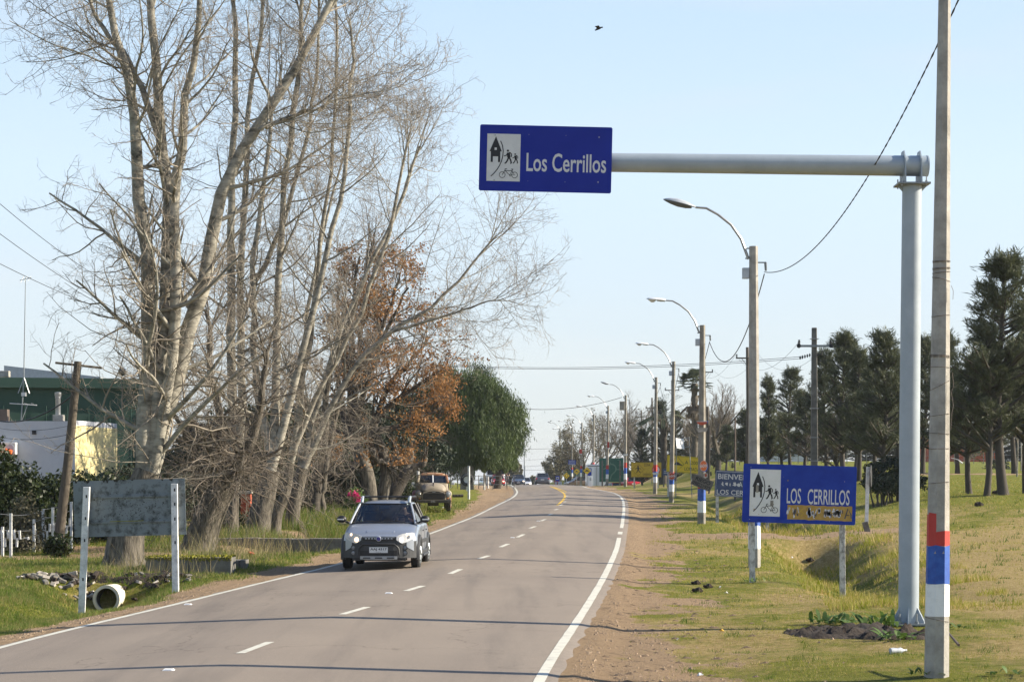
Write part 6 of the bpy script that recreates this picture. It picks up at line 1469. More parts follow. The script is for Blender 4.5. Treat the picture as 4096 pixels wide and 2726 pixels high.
def small_car(label, px, py, Y, kind, paint, face=1, rz=0., lit=None, group='cars near the crest of the road', name='parked_car', zoff=0., W=.83, H=1.45, L=4.1, sunk=False):
    """face=1: front towards the camera, -1: rear towards the camera"""
    x = (px-2048)/F*Y; z = float(road_z(x, Y)) if XL(Y)-.4 < x < XR(Y)+.4 else float(g(x, Y))
    o = thing(name, (x, Y, z+zoff), label, 'car', group, rz=rz+(0 if face == 1 else PI))
    k = H/1.45; yo = -L/2 if True else 0
    P0 = lambda W_, zb, zs, zt: [(0,zb),(W_*.75,zb),(W_,zb+.15),(W_,zs-.12),(W_*.95,zs),(W_*.8,zt),(0,zt+.02)]
    bt = .86 if kind != 'suv' else 1.0
    st = [(0, P0(W*.75,.30,.60,.64)),(.12, P0(W*.93,.24,.66,.70)),(.5, P0(W,.2,.78,.84)),(1.1, P0(W*1.01,.2,.90,.95)),(2.0, P0(W*1.02,.2,.94,.97)),(L-1.0, P0(W*1.01,.2,.95,.99)),(L-.4, P0(W*.99,.22,.93,.99)),(L-.08, P0(W*.92,.28,.86,.95)),(L, P0(W*.8,.34,.75,.88))]
    st = [(y+yo, [(a, c_*k) for a, c_ in p]) for y, p in st]
    loft('body', paint, o, st, 1)
    r0, r1 = (1.75, L-.95) if kind == 'sedan' else (1.7, L-.45); e1 = L-.35 if kind == 'sedan' else L-.12
    gz0, gz1 = .94*k, 1.40*k; wb, wt = W*.88, W*.66
    G = [(1.0,wb*.95,gz0),(r0,wt,gz1),(r1,wt,gz1),(e1,wb*.92,gz0)]
    mb = MB(); vs = [(sg*w, y+yo, z_) for y, w, z_ in G for sg in (-1,1)]; vs += [(sg*wb, y+yo, gz0) for y in (1.5, r1) for sg in (-1,1)]
    mb.add(vs, [(2,3,5,4)]); roofm = MB(); roofm.box(0,(r0+r1)/2+yo,gz1+.015*k,wt*2.02,r1-r0+.1,.05*k); roofm.build('roof', paint, o, bevel=.02)
    MB().add([(-wb*.95,1.0+yo,gz0),(wb*.95,1.0+yo,gz0),(wt,r0+yo,gz1),(-wt,r0+yo,gz1)],[(0,1,2,3)]).build('windscreen', 'glass_dark', o)
    MB().add([(-wb*.92,e1+yo,gz0),(wb*.92,e1+yo,gz0),(wt,r1+yo,gz1),(-wt,r1+yo,gz1)],[(3,2,1,0)]).build('rear_window', 'glass_dark', o)
    for sg in (-1,1):
        MB().add([(sg*wb*.95,1.05+yo,gz0),(sg*wb*.92,e1+yo-.05,gz0),(sg*wt,r1+yo,gz1),(sg*wt,r0+yo,gz1)],[(0,1,2,3)]).build('side_window', 'glass_dark', o)
        MB().tube([(sg*wb*.96,1.0+yo,gz0),(sg*wt*1.01,r0+yo,gz1)], .035, 5).build('pillar', paint, o); MB().tube([(sg*wb*.94,e1+yo,gz0),(sg*wt*1.01,r1+yo,gz1)], .05, 5).build('pillar', paint, o)
        MB().ball((sg*(W+.11),1.25+yo,.98*k), .10,.06,.07,10,6).build('wing_mirror', 'cladding_dark', o, smooth=True)
        MB().ball((sg*W*.74,.10+yo,.63*k), .15,.07,.07,10,6).build('headlight', 'headlamp', o, smooth=True)
        if lit and (lit == 2 or sg > 0): MB().ball((sg*W*.72,.04+yo,.63*k), .10,.04,.07,10,6).build('headlight_bulb', 'lamp_lit', o)
        MB().ball((sg*W*.80,L-.08+yo,.80*k), .15,.06,.10,10,6).build('tail_light', 'tail_red', o, smooth=True)
        for yy in (.8, L-.8): wheel(o, sg*(W-.10), yy+yo, .31, .19, 'lamp_grey', sg)
    MB().box(0,.0+yo-.03,.56*k,.9,.06,.10).build('grille', 'cladding_dark', o); MB().box(0,.02+yo-.03,.33*k,1.0,.06,.10).build('lower_intake', 'cladding_dark', o)
    q = MB().box(0,yo-.07,.45*k,.40,.02,.11).build('number_plate', 'sign_white', o); q2 = MB().box(0,L+yo+.02,.70*k,.40,.02,.12).build('number_plate', 'sign_white', o)
    MB().lathe([(0,-.01),(.06,0)], 10, 'Y', (0,yo-.08,.62*k)).build('badge', 'chrome', o)
    return o
small_car('red hatchback facing the camera at the road crest, left of the cyclist', 1992, 1935, 242, 'hatch', 'paint_red', 1, lit=1, rz=.03)
small_car('blue grey hatchback with a lit headlamp coming over the crest', 2074, 1935, 247, 'hatch', 'paint_bluegrey', 1, lit=1, name='moving_car')
small_car('white car half hidden behind the blue grey hatchback', 2101, 1935, 262, 'hatch', 'paint_white', 1, lit=1, name='moving_car', H=1.4)
small_car('dark grey saloon seen from behind, driving away over the crest', 2169, 1938, 234, 'sedan', 'paint_grey', -1, name='moving_car', H=1.5, W=.86)
small_car('red hatchback parked beyond the grass bank, left of the dark one', 2516, 1925, 224, 'hatch', 'paint_red', -1, rz=.2, zoff=-.5)
small_car('dark blue car parked beyond the grass bank by the faded yellow board', 2545, 1925, 230, 'hatch', 'paint_dark', -1, rz=.2, zoff=-.5)
small_car('brown pickup shaped car parked under the bump warning diamonds', 2318, 1938, 268, 'suv', 'paint_brown', 1, rz=-1.2, H=1.7)
small_car('bright red car low behind the foot of the green sign', 2449, 1941, 226, 'hatch', 'paint_red', -1, rz=.3, H=1.35, zoff=-.95)
small_car('pale car far left beside the red hatchback', 1950, 1938, 262, 'hatch', 'paint_white', 1, rz=.2)

def old_pickup():
    Y = gp(1745, 2046).y; x = (1738-2048)/F*Y; z = float(g(x+.3, Y+1))+.02
    o = thing('pickup_truck', (x, Y-.75, z), 'old rusty beige pickup truck with a rounded bonnet parked on the grass verge', 'truck', rz=math.radians(4)); o.scale = (.93,.93,.95)
    hood = []
    for y, w, zb, zt in ((.02,.42,.92,1.04),(.08,.50,.90,1.14),(.25,.55,.86,1.25),(.6,.60,.85,1.32),(1.1,.64,.85,1.35),(1.55,.68,.85,1.37)):
        hood.append((y, [(0,zb),(w*.8,zb),(w,zb+.08),(w*.98,zb+(zt-zb)*.6),(w*.75,zt-.05),(w*.35,zt),(0,zt+.015)]))
    loft('bonnet', 'old_paint', o, hood, 2)
    MB().tube([(0,.06,1.10),(0,.25,1.275),(0,.8,1.35),(0,1.4,1.38)], .012, 5).build('bonnet_seam', 'old_dark', o); MB().ball((0,.36,1.33),.03,.06,.03,8,5).build('bonnet_ornament', 'old_dark', o)
    MB().box(0,.75,.70,1.0,1.4,.5).build('engine_bay', 'old_dark', o)
    # grille shell
    sh = MB(); sh.prism([(-.56,.55),(.56,.55),(.58,.78),(.52,.90),(.30,.97),(0,1.0),(-.30,.97),(-.52,.90),(-.58,.78)], -.02, .12); sh.build('grille_shell', 'old_paint', o, bevel=.02)
    gr = MB().prism([(-.52,.58),(.52,.58),(.53,.78),(.47,.875),(-.47,.875),(-.53,.78)], -.035, -.022).build('grille', 'black', o)
    for k in range(5): MB().box(0,-.06,.61+k*.058,1.0-.02*k,.05,.022).build('grille_bar', 'old_dark', gr, bevel=.006)
    MB().prism([(-.36,.90),(.36,.90),(.22,.955),(0,.97),(-.22,.955)], -.04, -.022).build('nose_plate', 'old_dark', o)
    MB().box(0,-.045,.925,.16,.01,.02).build('badge', 'lamp_grey', o)
    # fenders
    for s_ in (-1,1):
        f = []
        for y, w0, w1, zb, zt in ((-.02,.60,.78,.60,.86),(.06,.56,.84,.56,.95),(.3,.54,.90,.62,1.02),(.75,.54,.92,.70,1.04),(1.2,.58,.92,.60,.98),(1.55,.64,.88,.42,.90)):
            xc, hw = (w0+w1)/2, (w1-w0)/2
            f.append((y, [(s_*(xc+hw*math.cos(a)), (zb+zt)/2+(zt-zb)/2*math.sin(a)) for a in lin(-PI, PI-PI/4, 8)]))
        n = 8; vs = [(a, y, c_) for y, p in f for a, c_ in p]; fs = [(i*n+j, i*n+(j+1)%n, (i+1)*n+(j+1)%n, (i+1)*n+j) for i in range(5) for j in range(n)]+[tuple(range(n)), tuple(5*n+j for j in range(n))]
        q = MB().add(vs, fs).build('front_fender', 'old_paint' , o); q.data.polygons.foreach_set('use_smooth', [True]*len(q.data.polygons)); m2 = q.modifiers.new('sub','SUBSURF'); m2.levels = m2.render_levels = 2
        hl = MB().lathe([(0,-.05),(.06,-.045),(.085,-.02),(.095,.02),(.11,.03),(.11,.08)], 20, 'Y', (s_*.71,-.03,.83)).build('headlight', 'foglamp' if s_ < 0 else 'headlamp', o, smooth=True)
        MB().lathe([(.085,-.03),(.115,-.03),(.12,.01)], 20, 'Y', (s_*.71,-.03,.83)).build('headlight_ring', 'old_paint' if s_ < 0 else 'lamp_grey', hl)
        MB().lathe([(0,-.02),(.03,0)], 10, 'Y', (s_*.68,-.05,.62)).build('side_lamp', 'orange_lens', o)
        wheel(o, s_*.74, .72, .37, .20, 'old_rust', s_, tyre_m='dusty_rubber', spokes=3); wheel(o, s_*.74, 3.9, .37, .20, 'old_rust', s_, tyre_m='dusty_rubber', spokes=3)
        MB().box(s_*.84,2.1,.40,.16,1.1,.05).build('running_board', 'old_rust', o, bevel=.01)
        f = []
        for y, zt in ((3.3,.55),(3.5,.85),(3.85,1.0),(4.2,.88),(4.5,.6)): f += [(s_*.72,y,.38),(s_*.98,y,.38),(s_*.98,y,zt-.08),(s_*.90,y,zt),(s_*.72,y,zt)]
        MB().add(f, [(i*5+j, i*5+(j+1)%5, (i+1)*5+(j+1)%5, (i+1)*5+j) for i in range(4) for j in range(5)]).build('rear_fender', 'old_red', o)
        mr = MB().box(s_*.98,1.62,1.32,.17,.09,.13).build('wing_mirror', 'lamp_grey', o, bevel=.03); MB().tube([(s_*.86,1.62,1.12),(s_*.95,1.60,1.22)], .018, 5).build('mirror_stalk', 'lamp_grey', mr)
        MB().box(s_*.792,2.1,.95,.02,.9,.65).build('door', 'old_paint', o, bevel=.01)
        MB().add([(s_*.79,1.80,1.30),(s_*.79,2.52,1.30),(s_*.70,2.45,1.68),(s_*.68,1.98,1.68)],[(0,1,2,3)]).build('side_window', 'glass_dark', o)
    cabp = lambda w0, w1, zt: [(0,.42),(w0*.9,.42),(w0,.55),(w0,1.0),(w0*.99,1.30),(w0*.94,1.36),(0,1.37)]
    loft('cab', 'old_paint', o, [(1.5, cabp(.76,.6,1.3)),(1.6, cabp(.79,.6,1.3)),(2.6, cabp(.79,.6,1.3)),(2.72, cabp(.76,.6,1.3))], 1)
    rf = [(1.86,[(0,1.70),(.5,1.69),(.655,1.66),(.65,1.72),(.50,1.79),(0,1.81)]),(2.0,[(0,1.70),(.5,1.69),(.68,1.66),(.68,1.76),(.52,1.85),(0,1.88)]),(2.5,[(0,1.70),(.5,1.69),(.68,1.66),(.68,1.76),(.52,1.85),(0,1.88)]),(2.68,[(0,1.66),(.5,1.66),(.64,1.64),(.64,1.70),(.5,1.77),(0,1.79)])]
    loft('roof', 'old_rust', o, rf, 2)
    for s_ in (-1,1):
        MB().tube([(s_*.745,1.60,1.36),(s_*.66,1.90,1.74)], [.06,.055], 6).build('front_pillar', 'old_rust' if s_ > 0 else 'old_paint', o); MB().tube([(s_*.74,2.62,1.36),(s_*.65,2.58,1.70)], .09, 6).build('rear_pillar', 'old_rust', o)
        MB().add([(s_*.03,1.57,1.37),(s_*.69,1.64,1.37),(s_*.61,1.88,1.70),(s_*.03,1.83,1.71)],[(0,1,2,3)]).build('windscreen', 'glass_dark', o)
    MB().tube([(0,1.54,1.37),(0,1.80,1.73)], .028, 6).build('windscreen_divider', 'lamp_white', o); MB().box(0,2.66,1.5,1.1,.02,.26).build('rear_window', 'glass_dark', o)
    MB().box(.52,1.60,1.44,.08,.01,.08).build('sticker', 'sign_white', o, rot=(-.65,0,0))
    MB().box(0,-.16,.48,1.66,.09,.15).build('front_bumper', 'old_dark', o, bevel=.02); q = MB().box(-.05,-.215,.475,.24,.01,.12).build('number_plate', 'board_grey', o); text('J 62', 'sign_letter', q, -.05, .475, .16, .07, y=-.222)
    MB().box(0,1.0,.34,.5,1.2,.16).build('axle', 'old_dark', o); MB().box(0,3.7,.62,1.4,2.0,.1).build('bed_floor', 'old_dark', o)
    for s_ in (-1,1): MB().box(s_*.72,3.7,.92,.05,2.0,.5).build('bed_side', 'old_paint', o); 
    MB().box(0,2.78,1.0,1.44,.05,.6).build('bed_front', 'old_paint', o)
    for s_ in (-1,1): MB().tube([(s_*.76,2.95,.9),(s_*.78,2.95,1.32),(s_*.78,4.5,1.32)], .02, 5).build('bed_rack', 'old_dark', o)
    return o
old_pickup()

# lorry behind the red car
Yl = 256; c = at(1984, 1938, Yl); zl = float(g(c.x, Yl)); o = thing('lorry', (c.x, Yl, zl), 'white lorry with a tall roof deflector and dark windscreen behind the red hatchback', 'lorry')
ht = at(2000, 1840, Yl).z-zl
loft('cab', 'paint_white', o, [(0,[(0,.5),(1.15,.5),(1.22,.7),(1.22,1.6),(1.20,2.1),(0,2.1)]),(.1,[(0,.45),(1.2,.45),(1.25,.7),(1.25,1.6),(1.24,2.15),(0,2.15)]),(.4,[(0,.45),(1.2,.45),(1.25,.7),(1.25,1.6),(1.2,ht-.75),(0,ht-.72)]),(2.0,[(0,.45),(1.2,.45),(1.25,.7),(1.25,1.6),(1.2,ht-.7),(0,ht-.67)])], 0)
MB().prism([(-1.12,1.75),(1.12,1.75),(1.05,ht-.95),(-1.05,ht-.95)], -.02, .12).build('windscreen', 'glass_dark', o)
MB().box(0,.9,ht-.38,1.9,1.3,.75,rot=(.0,0,0)).build('roof_deflector', 'paint_white', o, bevel=.12)
for s_ in (-1,1): MB().box(s_*1.42,.1,ht-1.3,.16,.12,.7).build('wing_mirror', 'black', o); MB().box(s_*.95,-.03,.75,.4,.06,.2).build('headlight', 'headlamp', o); wheel(o, s_*1.05, .9, .5, .28, 'lamp_grey', s_); wheel(o, s_*1.05, 6.5, .5, .28, 'lamp_grey', s_)
MB().box(0,-.03,1.1,1.9,.04,.7).build('grille', 'cladding_dark', o); MB().box(0,6.2,2.2,2.45,8.,2.3).build('cargo_box', 'rubbish', o, bevel=.05)

# cyclist
Yc = 216; c = at(2026, 1941, Yc); zc = float(g(c.x, Yc))
bk = thing('bicycle', (c.x, Yc, zc), 'bicycle ridden towards the camera on the left verge at the crest', 'bicycle')
def rim_(y, r=.33): return [(0, y+r*math.cos(a), .34+r*math.sin(a)) for a in lin(0, 2*PI, 25)]
for y in (-.52,.52): w_ = MB().tube(rim_(y), .022, 6, cap=False).build('wheel', 'rubber', bk); 
MB().tube([(0,-.52,.34),(0,-.40,.75),(0,-.36,1.0)], .02, 6).build('fork', 'paint_red', bk); MB().tube([(0,-.40,.75),(0,.02,.32),(0,.52,.34),(0,.22,.85),(0,-.38,.88)], .02, 6).build('frame', 'paint_red', bk)
MB().tube([(-.30,-.28,1.05),(-.2,-.38,1.05),(.2,-.38,1.05),(.30,-.28,1.05)], .016, 6).build('handlebar', 'steel', bk); MB().box(0,.26,.93,.16,.26,.06).build('saddle', 'black', bk, bevel=.02)
MB().ball((0,-.50,.88),.05,.05,.05,10,6).build('headlight', 'sign_white', bk)
for s_ in (-1,1): MB().box(s_*.12,.02-s_*.12,.32-s_*.10,.10,.08,.02).build('pedal', 'black', bk)
pr = thing('person', (c.x, Yc, zc), 'cyclist in a dark top leaning over the handlebar, riding towards the camera', 'person')
J = [((0,.24,1.0),.15,.12),((0,.12,1.20),.15,.11),((0,.0,1.40),.16,.11),((0,-.06,1.50),.055),((0,-.10,1.60),.085),((0,-.10,1.70),.08),
 ((-.20,-.02,1.42),.06),((-.32,-.14,1.22),.045),((-.27,-.30,1.08),.035),((-.22,-.37,1.05),.032),((.20,-.02,1.42),.06),((.32,-.14,1.22),.045),((.27,-.30,1.08),.035),((.22,-.37,1.05),.032),
 ((-.10,.18,.95),.10),((-.15,-.22,.86),.07),((-.12,-.02,.50),.05),((-.12,-.12,.44),.04),((.10,.18,.95),.10),((.15,-.16,.72),.07),((.12,.08,.36),.05),((.12,-.02,.28),.04)]
Bn = [(0,1),(1,2),(2,3),(3,4),(4,5),(2,6),(6,7),(7,8),(8,9),(2,10),(10,11),(11,12),(12,13),(0,14),(14,15),(15,16),(16,17),(0,18),(18,19),(19,20),(20,21)]
skinned('body', J, Bn, 'skin', pr)
skinned('shirt', J[:3]+[J[6],J[7],J[10],J[11]], [(0,1),(1,2),(2,3),(3,4),(2,5),(5,6)], 'shirt_dark', pr, .015)
skinned('trousers', [J[0],J[14],J[15],J[16],J[18],J[19],J[20]], [(0,1),(1,2),(2,3),(0,4),(4,5),(5,6)], 'trousers', pr, .015)
head(pr, (0,-.10,1.645), .10)
# ------------------------------------------------------------------ left side: sign from behind, culvert, slabs, fence, buildings
LY = 40.6
q0 = at(322, 2406, LY); w, h = 455/F*LY, 225/F*LY
o = thing('town_sign', (q0.x, LY, float(g(q0.x, LY))), 'weathered grey back of a road sign on two white posts with square holes', 'sign')
cc = at(515, 2030, LY) ; cx_, cz_ = cc.x-o.location.x, cc.z-o.location.z
pan = MB().box(0,0,0,w,.012,h).build('sign_panel', 'sign_back', o); pan.matrix_local = Matrix.Translation((cx_, .09, cz_)) @ Matrix.Rotation(math.radians(-1.6), 4, 'Y') @ Matrix.Rotation(math.radians(-4), 4, 'Z')
rgs = random.Random(4); blot = []
for k in range(230):
    u = rgs.gauss(0,.22); v = rgs.gauss(.0,.13); 
    if abs(u) > .47 or abs(v) > .46: continue
    r_ = rgs.uniform(.003,.011)*(1.5 if rgs.random() < .1 else 1); blot.append([(u*w+r_*math.cos(a)*rgs.uniform(.5,1.3), v*h+r_*1.3*math.sin(a)*rgs.uniform(.5,1.3)) for a in lin(0,2*PI*7/8,8)])
for k in range(14):
    u = rgs.uniform(-.49,.49); l_ = rgs.uniform(.01,.05); blot.append([((u-.012)*w,.5*h),((u+.012)*w,.5*h),((u+.004)*w,(.5-l_)*h),((u-.005)*w,(.5-l_)*h)])
fl = flat('lichen_stain', 'sign_back_stain', pan, blot, y=-.0085); fl['kind'] = 'stuff'
for zz in (.20,-.25):
    rl = MB().box(0,-.022,zz*h,w*.86,.03,.035).build('rail', 'sign_back', pan); MB().box(.0,-.006,.012,w*.3,.034,.012).build('lichen_strip', 'moss', rl, loc=(-.06,-.02,zz*h+.008)) if zz < 0 else None
for px, pt, pb in ((322,1946,2408),(700,1933,2326)):
    a, c_ = at(px+ (22 if px < 400 else -5), pt, LY-.1), at(px, pb, LY-.1 if px < 400 else LY-.1); zb = min(float(g(a.x, LY)), c_.z)-.3
    if px > 400: c_ = at(px, pb, LY-.1)
    P_ = [(c_.x-(a.x-c_.x)*.1, zb),(a.x, a.z)]; hw = .065; ps = MB(); vs = []
    for xx, zz in P_: vs += [(xx-hw,-.05,zz),(xx+hw,-.05,zz),(xx+hw,.05,zz),(xx-hw,.05,zz)]
    vs = [(x_-o.location.x, y_-.02, z_-o.location.z) for x_, y_, z_ in vs]
    post = ps.add(vs, [(0,1,5,4),(1,2,6,5),(2,3,7,6),(3,0,4,7),(4,5,6,7),(0,3,2,1)]).build('post', 'post_white', o, bevel=.008)
    for fz in (.065,.215,.365,.63) if px < 400 else (.05,.165,.285,.475):
        t_ = 1-fz*1.0; xx = P_[0][0]+(P_[1][0]-P_[0][0])*t_-o.location.x; zz = zb+(a.z-zb)*t_-o.location.z
        MB().box(xx+.01,-.0715,zz,.030,.004,.062).build('hole', 'black', post)
# culvert pipe
pc = at(432, 2392, 43.4); o = thing('culvert_pipe', (pc.x, 43.2, pc.z), 'round concrete culvert pipe opening in the ditch below the weathered sign', 'pipe', rz=math.radians(-6))
MB().lathe([(.235,0),(.30,0),(.30,.7),(.235,.7),(.235,0)], 36, 'Y').build('pipe', 'pipe', o, smooth=True)
MB().lathe([(0,.62),(.24,.62)], 30, 'Y').build('pipe_end_shade', 'black', o); MB().lathe([(.234,.06),(.234,.65)], 30, 'Y').build('pipe_bore_shade', 'bark_dark', o)  # black disc and dark lining paint the shade inside the pipe
# earth over the pipe
rng = R_(90)
def lump(name, label, spots, m_, seed, cat, hgt=.25, kind=None):
    rng = R_(seed); s0 = spots[0]; z0 = float(g(s0[0], s0[1])); o = thing(name, (s0[0], s0[1], z0), label, cat); V_, Q_ = [], []
    for x, y, rx, ry, hz in spots:
        n = 20; uu = np.linspace(-1,1,n); A, B_ = np.meshgrid(uu, uu); r = np.sqrt(A*A+B_*B_); X = x+A*rx; Y = y+B_*ry; Z = g(X,Y)-.03+hz*np.clip(1-r,0,1)**.7*(1+.35*np.sin(A*9+x)*np.cos(B_*8))+.035*rng.randn(n,n)*(r < .95)
        Z = np.where(r > .98, g(X,Y)-.06, Z); I = np.arange(n*n).reshape(n,n)
        V_.append(np.stack([X,Y,Z],-1).reshape(-1,3)-np.array(o.location)); Q_.append(np.stack([I[:-1,:-1],I[:-1,1:],I[1:,1:],I[1:,:-1]],-1).reshape(-1,4))
    V, Q = join_np(list(zip(V_, Q_))); link('soil', np_mesh('soil', V, Q, True), m_, o); return o
lump('earth_mound', 'bare brown earth bank around the culvert pipe', [(pc.x+1.1,44.2,1.2,.6,.05),(pc.x-1.1,44.2,1.2,.6,.05)], 'soil', 91, 'earth')
def rubble(name, label, cx, cy, rx, ry, n, seed, mats, sz, cat='debris'):
    rg = random.Random(seed); o = thing(name, (cx, cy, float(g(cx, cy))), label, cat)
    for k in range(n):
        x = cx+rg.uniform(-rx,rx); y = cy+rg.uniform(-ry,ry); s_ = rg.uniform(*sz); z = float(g(x,y))+s_*.25
        MB().box(0,0,0,s_*rg.uniform(.8,2.2),s_*rg.uniform(.5,1.2),s_*rg.uniform(.2,.6)).build('piece', rg.choice(mats), o, loc=(x-cx,y-cy,z-o.location.z), rot=(rg.uniform(-.5,.5),rg.uniform(-.5,.5),rg.uniform(0,3)), bevel=s_*.08)
rubble('rubble_heap', 'broken pale rubble and litter in the ditch left of the culvert pipe', pc.x-1.15, 43.75, .85, .4, 70, 92, ['rubbish','stone','stone','soil','soil','concrete_old'], (.05,.20))
rubble('rubble_heap', 'smaller rubble and leaf litter in the ditch right of the culvert pipe', pc.x+1.0, 43.8, .75, .4, 46, 93, ['stone','soil','rubbish','soil'], (.05,.14))
def log(label, pts, r, m_='rubbish', name='dry_branch', grp='dry branches by the culvert'):
    o = props(MB().tube(pts, r, 7).build(name, m_, smooth=True), label, 'branch', grp); return o
def G_(px, py, Y, dz=0.): v = at(px, py, Y); return v
log('long pale dry branch lying behind the culvert pipe', [G_(440,2318,45),G_(500,2322,44.9),G_(580,2326,44.8),G_(650,2320,44.8)], [.035,.03,.03,.02])
log('short pale broken plank at the right of the long dry branch', [G_(585,2350,44),G_(640,2334,44.1),G_(690,2322,44.2)], [.03,.03,.015])
log('white stub of wood standing right of the culvert pipe', [G_(478,2376,43.6),G_(486,2348,43.6)], [.035,.04])
log('pale stick low left of the culvert pipe', [G_(215,2362,43.4),G_(265,2378,43.2)], [.03,.03])
# moss topped slab steps
def slab(name, label, x0, x1, yt, yb, Y, depth, m_, top=None, yaw=0., jag=0.):
    a, c_ = at(x0, yb, Y), at(x1, yb, Y); t_ = at(x0, yt, Y); o = thing(name, ((a.x+c_.x)/2, Y, a.z), label, 'wall', rz=yaw); L_ = c_.x-a.x; H_ = t_.z-a.z
    rg = random.Random(int(x0)); n = max(3, int(L_/.45)); e = L_/n
    for k in range(n):
        hh = H_+rg.uniform(-jag,jag)
        MB().box(-L_/2+e*(k+.5),depth/2,(hh)/2-.1,e-.008,depth+rg.uniform(-.01,.01),hh+.2).build('block', m_, o, bevel=.015)
    if top:
        V = []; rng = R_(int(x0)+3); N_ = int(2600*L_/3)
        Cn = np.stack([rng.uniform(-L_/2,L_/2,N_), rng.uniform(-.02,depth,N_), np.full(N_,H_+.01)+.012*rng.randn(N_)],1)
        fr = rng.rand(N_) < .25; Cn[fr,1] = -.01; Cn[fr,2] = H_-np.abs(rng.randn(fr.sum()))*.035
        m2 = link('moss', np_mesh('moss', *leaves(Cn, rng.randn(N_,3), .05, .03, rng)), top, o); m2['kind'] = 'stuff'
    return o
slab('stone_slab', 'moss topped concrete slab beside the culvert', 582, 925, 2228, 2285, 45.6, .9, 'concrete_dark', 'moss', yaw=.02)
slab('stone_step', 'low grey concrete step at the right end of the mossy slab', 900, 985, 2238, 2268, 46.8, .5, 'concrete_dark')
slab('ditch_wall', 'long dark rough stone wall along the ditch behind the silver car', 835, 1370, 2153, 2232, 58.5, .4, 'stone', yaw=.0, jag=.03)
slab('garden_wall', 'low grey wall further back, left of the silver car mirror', 1300, 1420, 2066, 2088, 80, .3, 'concrete_old')
slab('garden_kerb', 'dark low kerb in front of the garden wall', 1275, 1420, 2090, 2112, 74, .3, 'concrete_dark')
ob = gp(1003, 2225); props(MB().box(0,0,.05,.16,.12,.14,rot=(.2,.3,.2)).build('loose_stone', 'brick_red', loc=ob, bevel=.02), 'single reddish stone lying at the foot of the ditch wall', 'stone')
# crooked wooden pole with one crossarm
YP = 53.; a = at(222, 2222, YP); t_ = at(312, 1445, YP); a.z = float(g(a.x, YP))-.3
o = thing('utility_pole', (a.x, YP, a.z), 'leaning dark wooden pole with a single crossarm at the far left', 'utility pole', 'utility poles'); t_ -= a
MB().tube([(0,0,0),tuple(t_*.5+Vector((.03,0,0))),tuple(t_)], [.145,.125,.10], 12).build('pole', 'pole_wood', o, smooth=True)
ca, cb = at(222, 1450, YP)-a, at(408, 1471, YP)-a; MB().tube([ca,cb], .035, 6).build('crossarm', 'pole_wood', o)
MB().tube([t_*.9+Vector((-.14,0,0)), t_*.9+Vector((.12,0,.02))], .06, 6).build('bracket', 'pole_wood', o)
# fence posts with hanging white slats
def fence(label, posts, Y, wires, slats, m_='post_white', grp='fences at the left'):
    x0 = at(posts[0][0], 2200, Y).x; z0 = float(g(x0, Y)); o = thing('fence', (x0, Y, z0), label, 'fence', grp)
    for px, pt, pb, dy in posts:
        a = at(px, pt, Y+dy); zb = float(g(a.x, Y+dy))-.1; MB().tube([(a.x-x0+.0, dy, zb-z0),(a.x-x0, dy, a.z-z0)], .045, 4, phase=.5).build('post', m_, o)
    for (xa, ya), (xb, yb) in wires:
        A, B_ = at(xa, ya, Y), at(xb, yb, Y+1.5); mid = (A+B_)/2-Vector((0,0,.03)); MB().tube([A-o.location, mid-o.location, B_-o.location], .006, 4).build('wire', 'steel', o)
    for px, pt, pb, lean, dy in slats:
        A, B_ = at(px-lean, pt, Y+dy), at(px+lean, pb, Y+dy); MB().tube([A-o.location, B_-o.location], .035, 4, phase=.5).build('slat', m_, o)
s_l = lambda q: (q[0]/3.136, 1900+q[1]/3.136)
rgf = random.Random(12)
fence('wire fence with white posts and short hanging white slats behind the leaning wooden pole', [(136,2075,2228,0),(172,2034,2152,1.5),(211,2028,2202,.3),(285,2005,2175,2.0),(246,2110,2192,1.)], 53.6,
  [((136,2050),(172,2040)),((172,2037),(285,2010)),((136,2085),(285,2040)),((176,2068),(230,2060))],
  [(162,2103,2135,0,.5),(180,2098,2128,0,.6),(199,2093,2126,0,.2),(218,2089,2121,0,.4),(259,2078,2110,2,.3),(279,2071,2104,0,.4),(267,2100,2134,-3,.5),(189,2122,2156,1,.3),(153,2137,2168,1,.3),(143,2113,2148,2,.2),(285,2142,2176,0,.3)])
fence('thin dark fence post row with hanging white slats in front of the dark hedge', [(43,2052,2246,0),(10,2105,2160,1.)], 51.5, [((0,2054),(120,2057)),((0,2118),(135,2120)),((0,2150),(120,2150))],
  [(7,2117,2153,1,.3),(32,2119,2150,1,.3),(57,2117,2153,2,.3),(79,2120,2155,1,.3),(20,2152,2186,0,.3),(68,2150,2186,-1,.3),(112,2145,2157,1,.4),(100,2148,2151,0,.4)], grp='fences at the left')
fence('low white rail fence seen under the weathered sign', [(345,2135,2160,3),(362,2137,2162,3),(377,2136,2150,4),(395,2135,2148,4),(425,2135,2148,4)], 60, [((340,2138),(440,2137))], [])
# white garden thing and gateposts
o = thing('gate_post', on(985, 68), 'red brick gatepost seen between the trunks', 'gatepost'); 
for k in range(11): MB().box(0,0,.06+k*.115,.33+.01*(k%2),.33,.108).build('brick_course', 'brick_red', o, bevel=.006)
MB().box(0,0,1.33,.42,.42,.09).build('cap', 'concrete', o, bevel=.01)
o = thing('gate_post', on(932, 68.5), 'second pale capped gatepost left of the red one', 'gatepost'); 
for k in range(11): MB().box(0,0,.06+k*.115,.30+.01*(k%2),.30,.108).build('brick_course', 'brick_red', o, bevel=.006)
MB().box(0,0,1.33,.38,.38,.09).build('cap', 'concrete', o, bevel=.01)
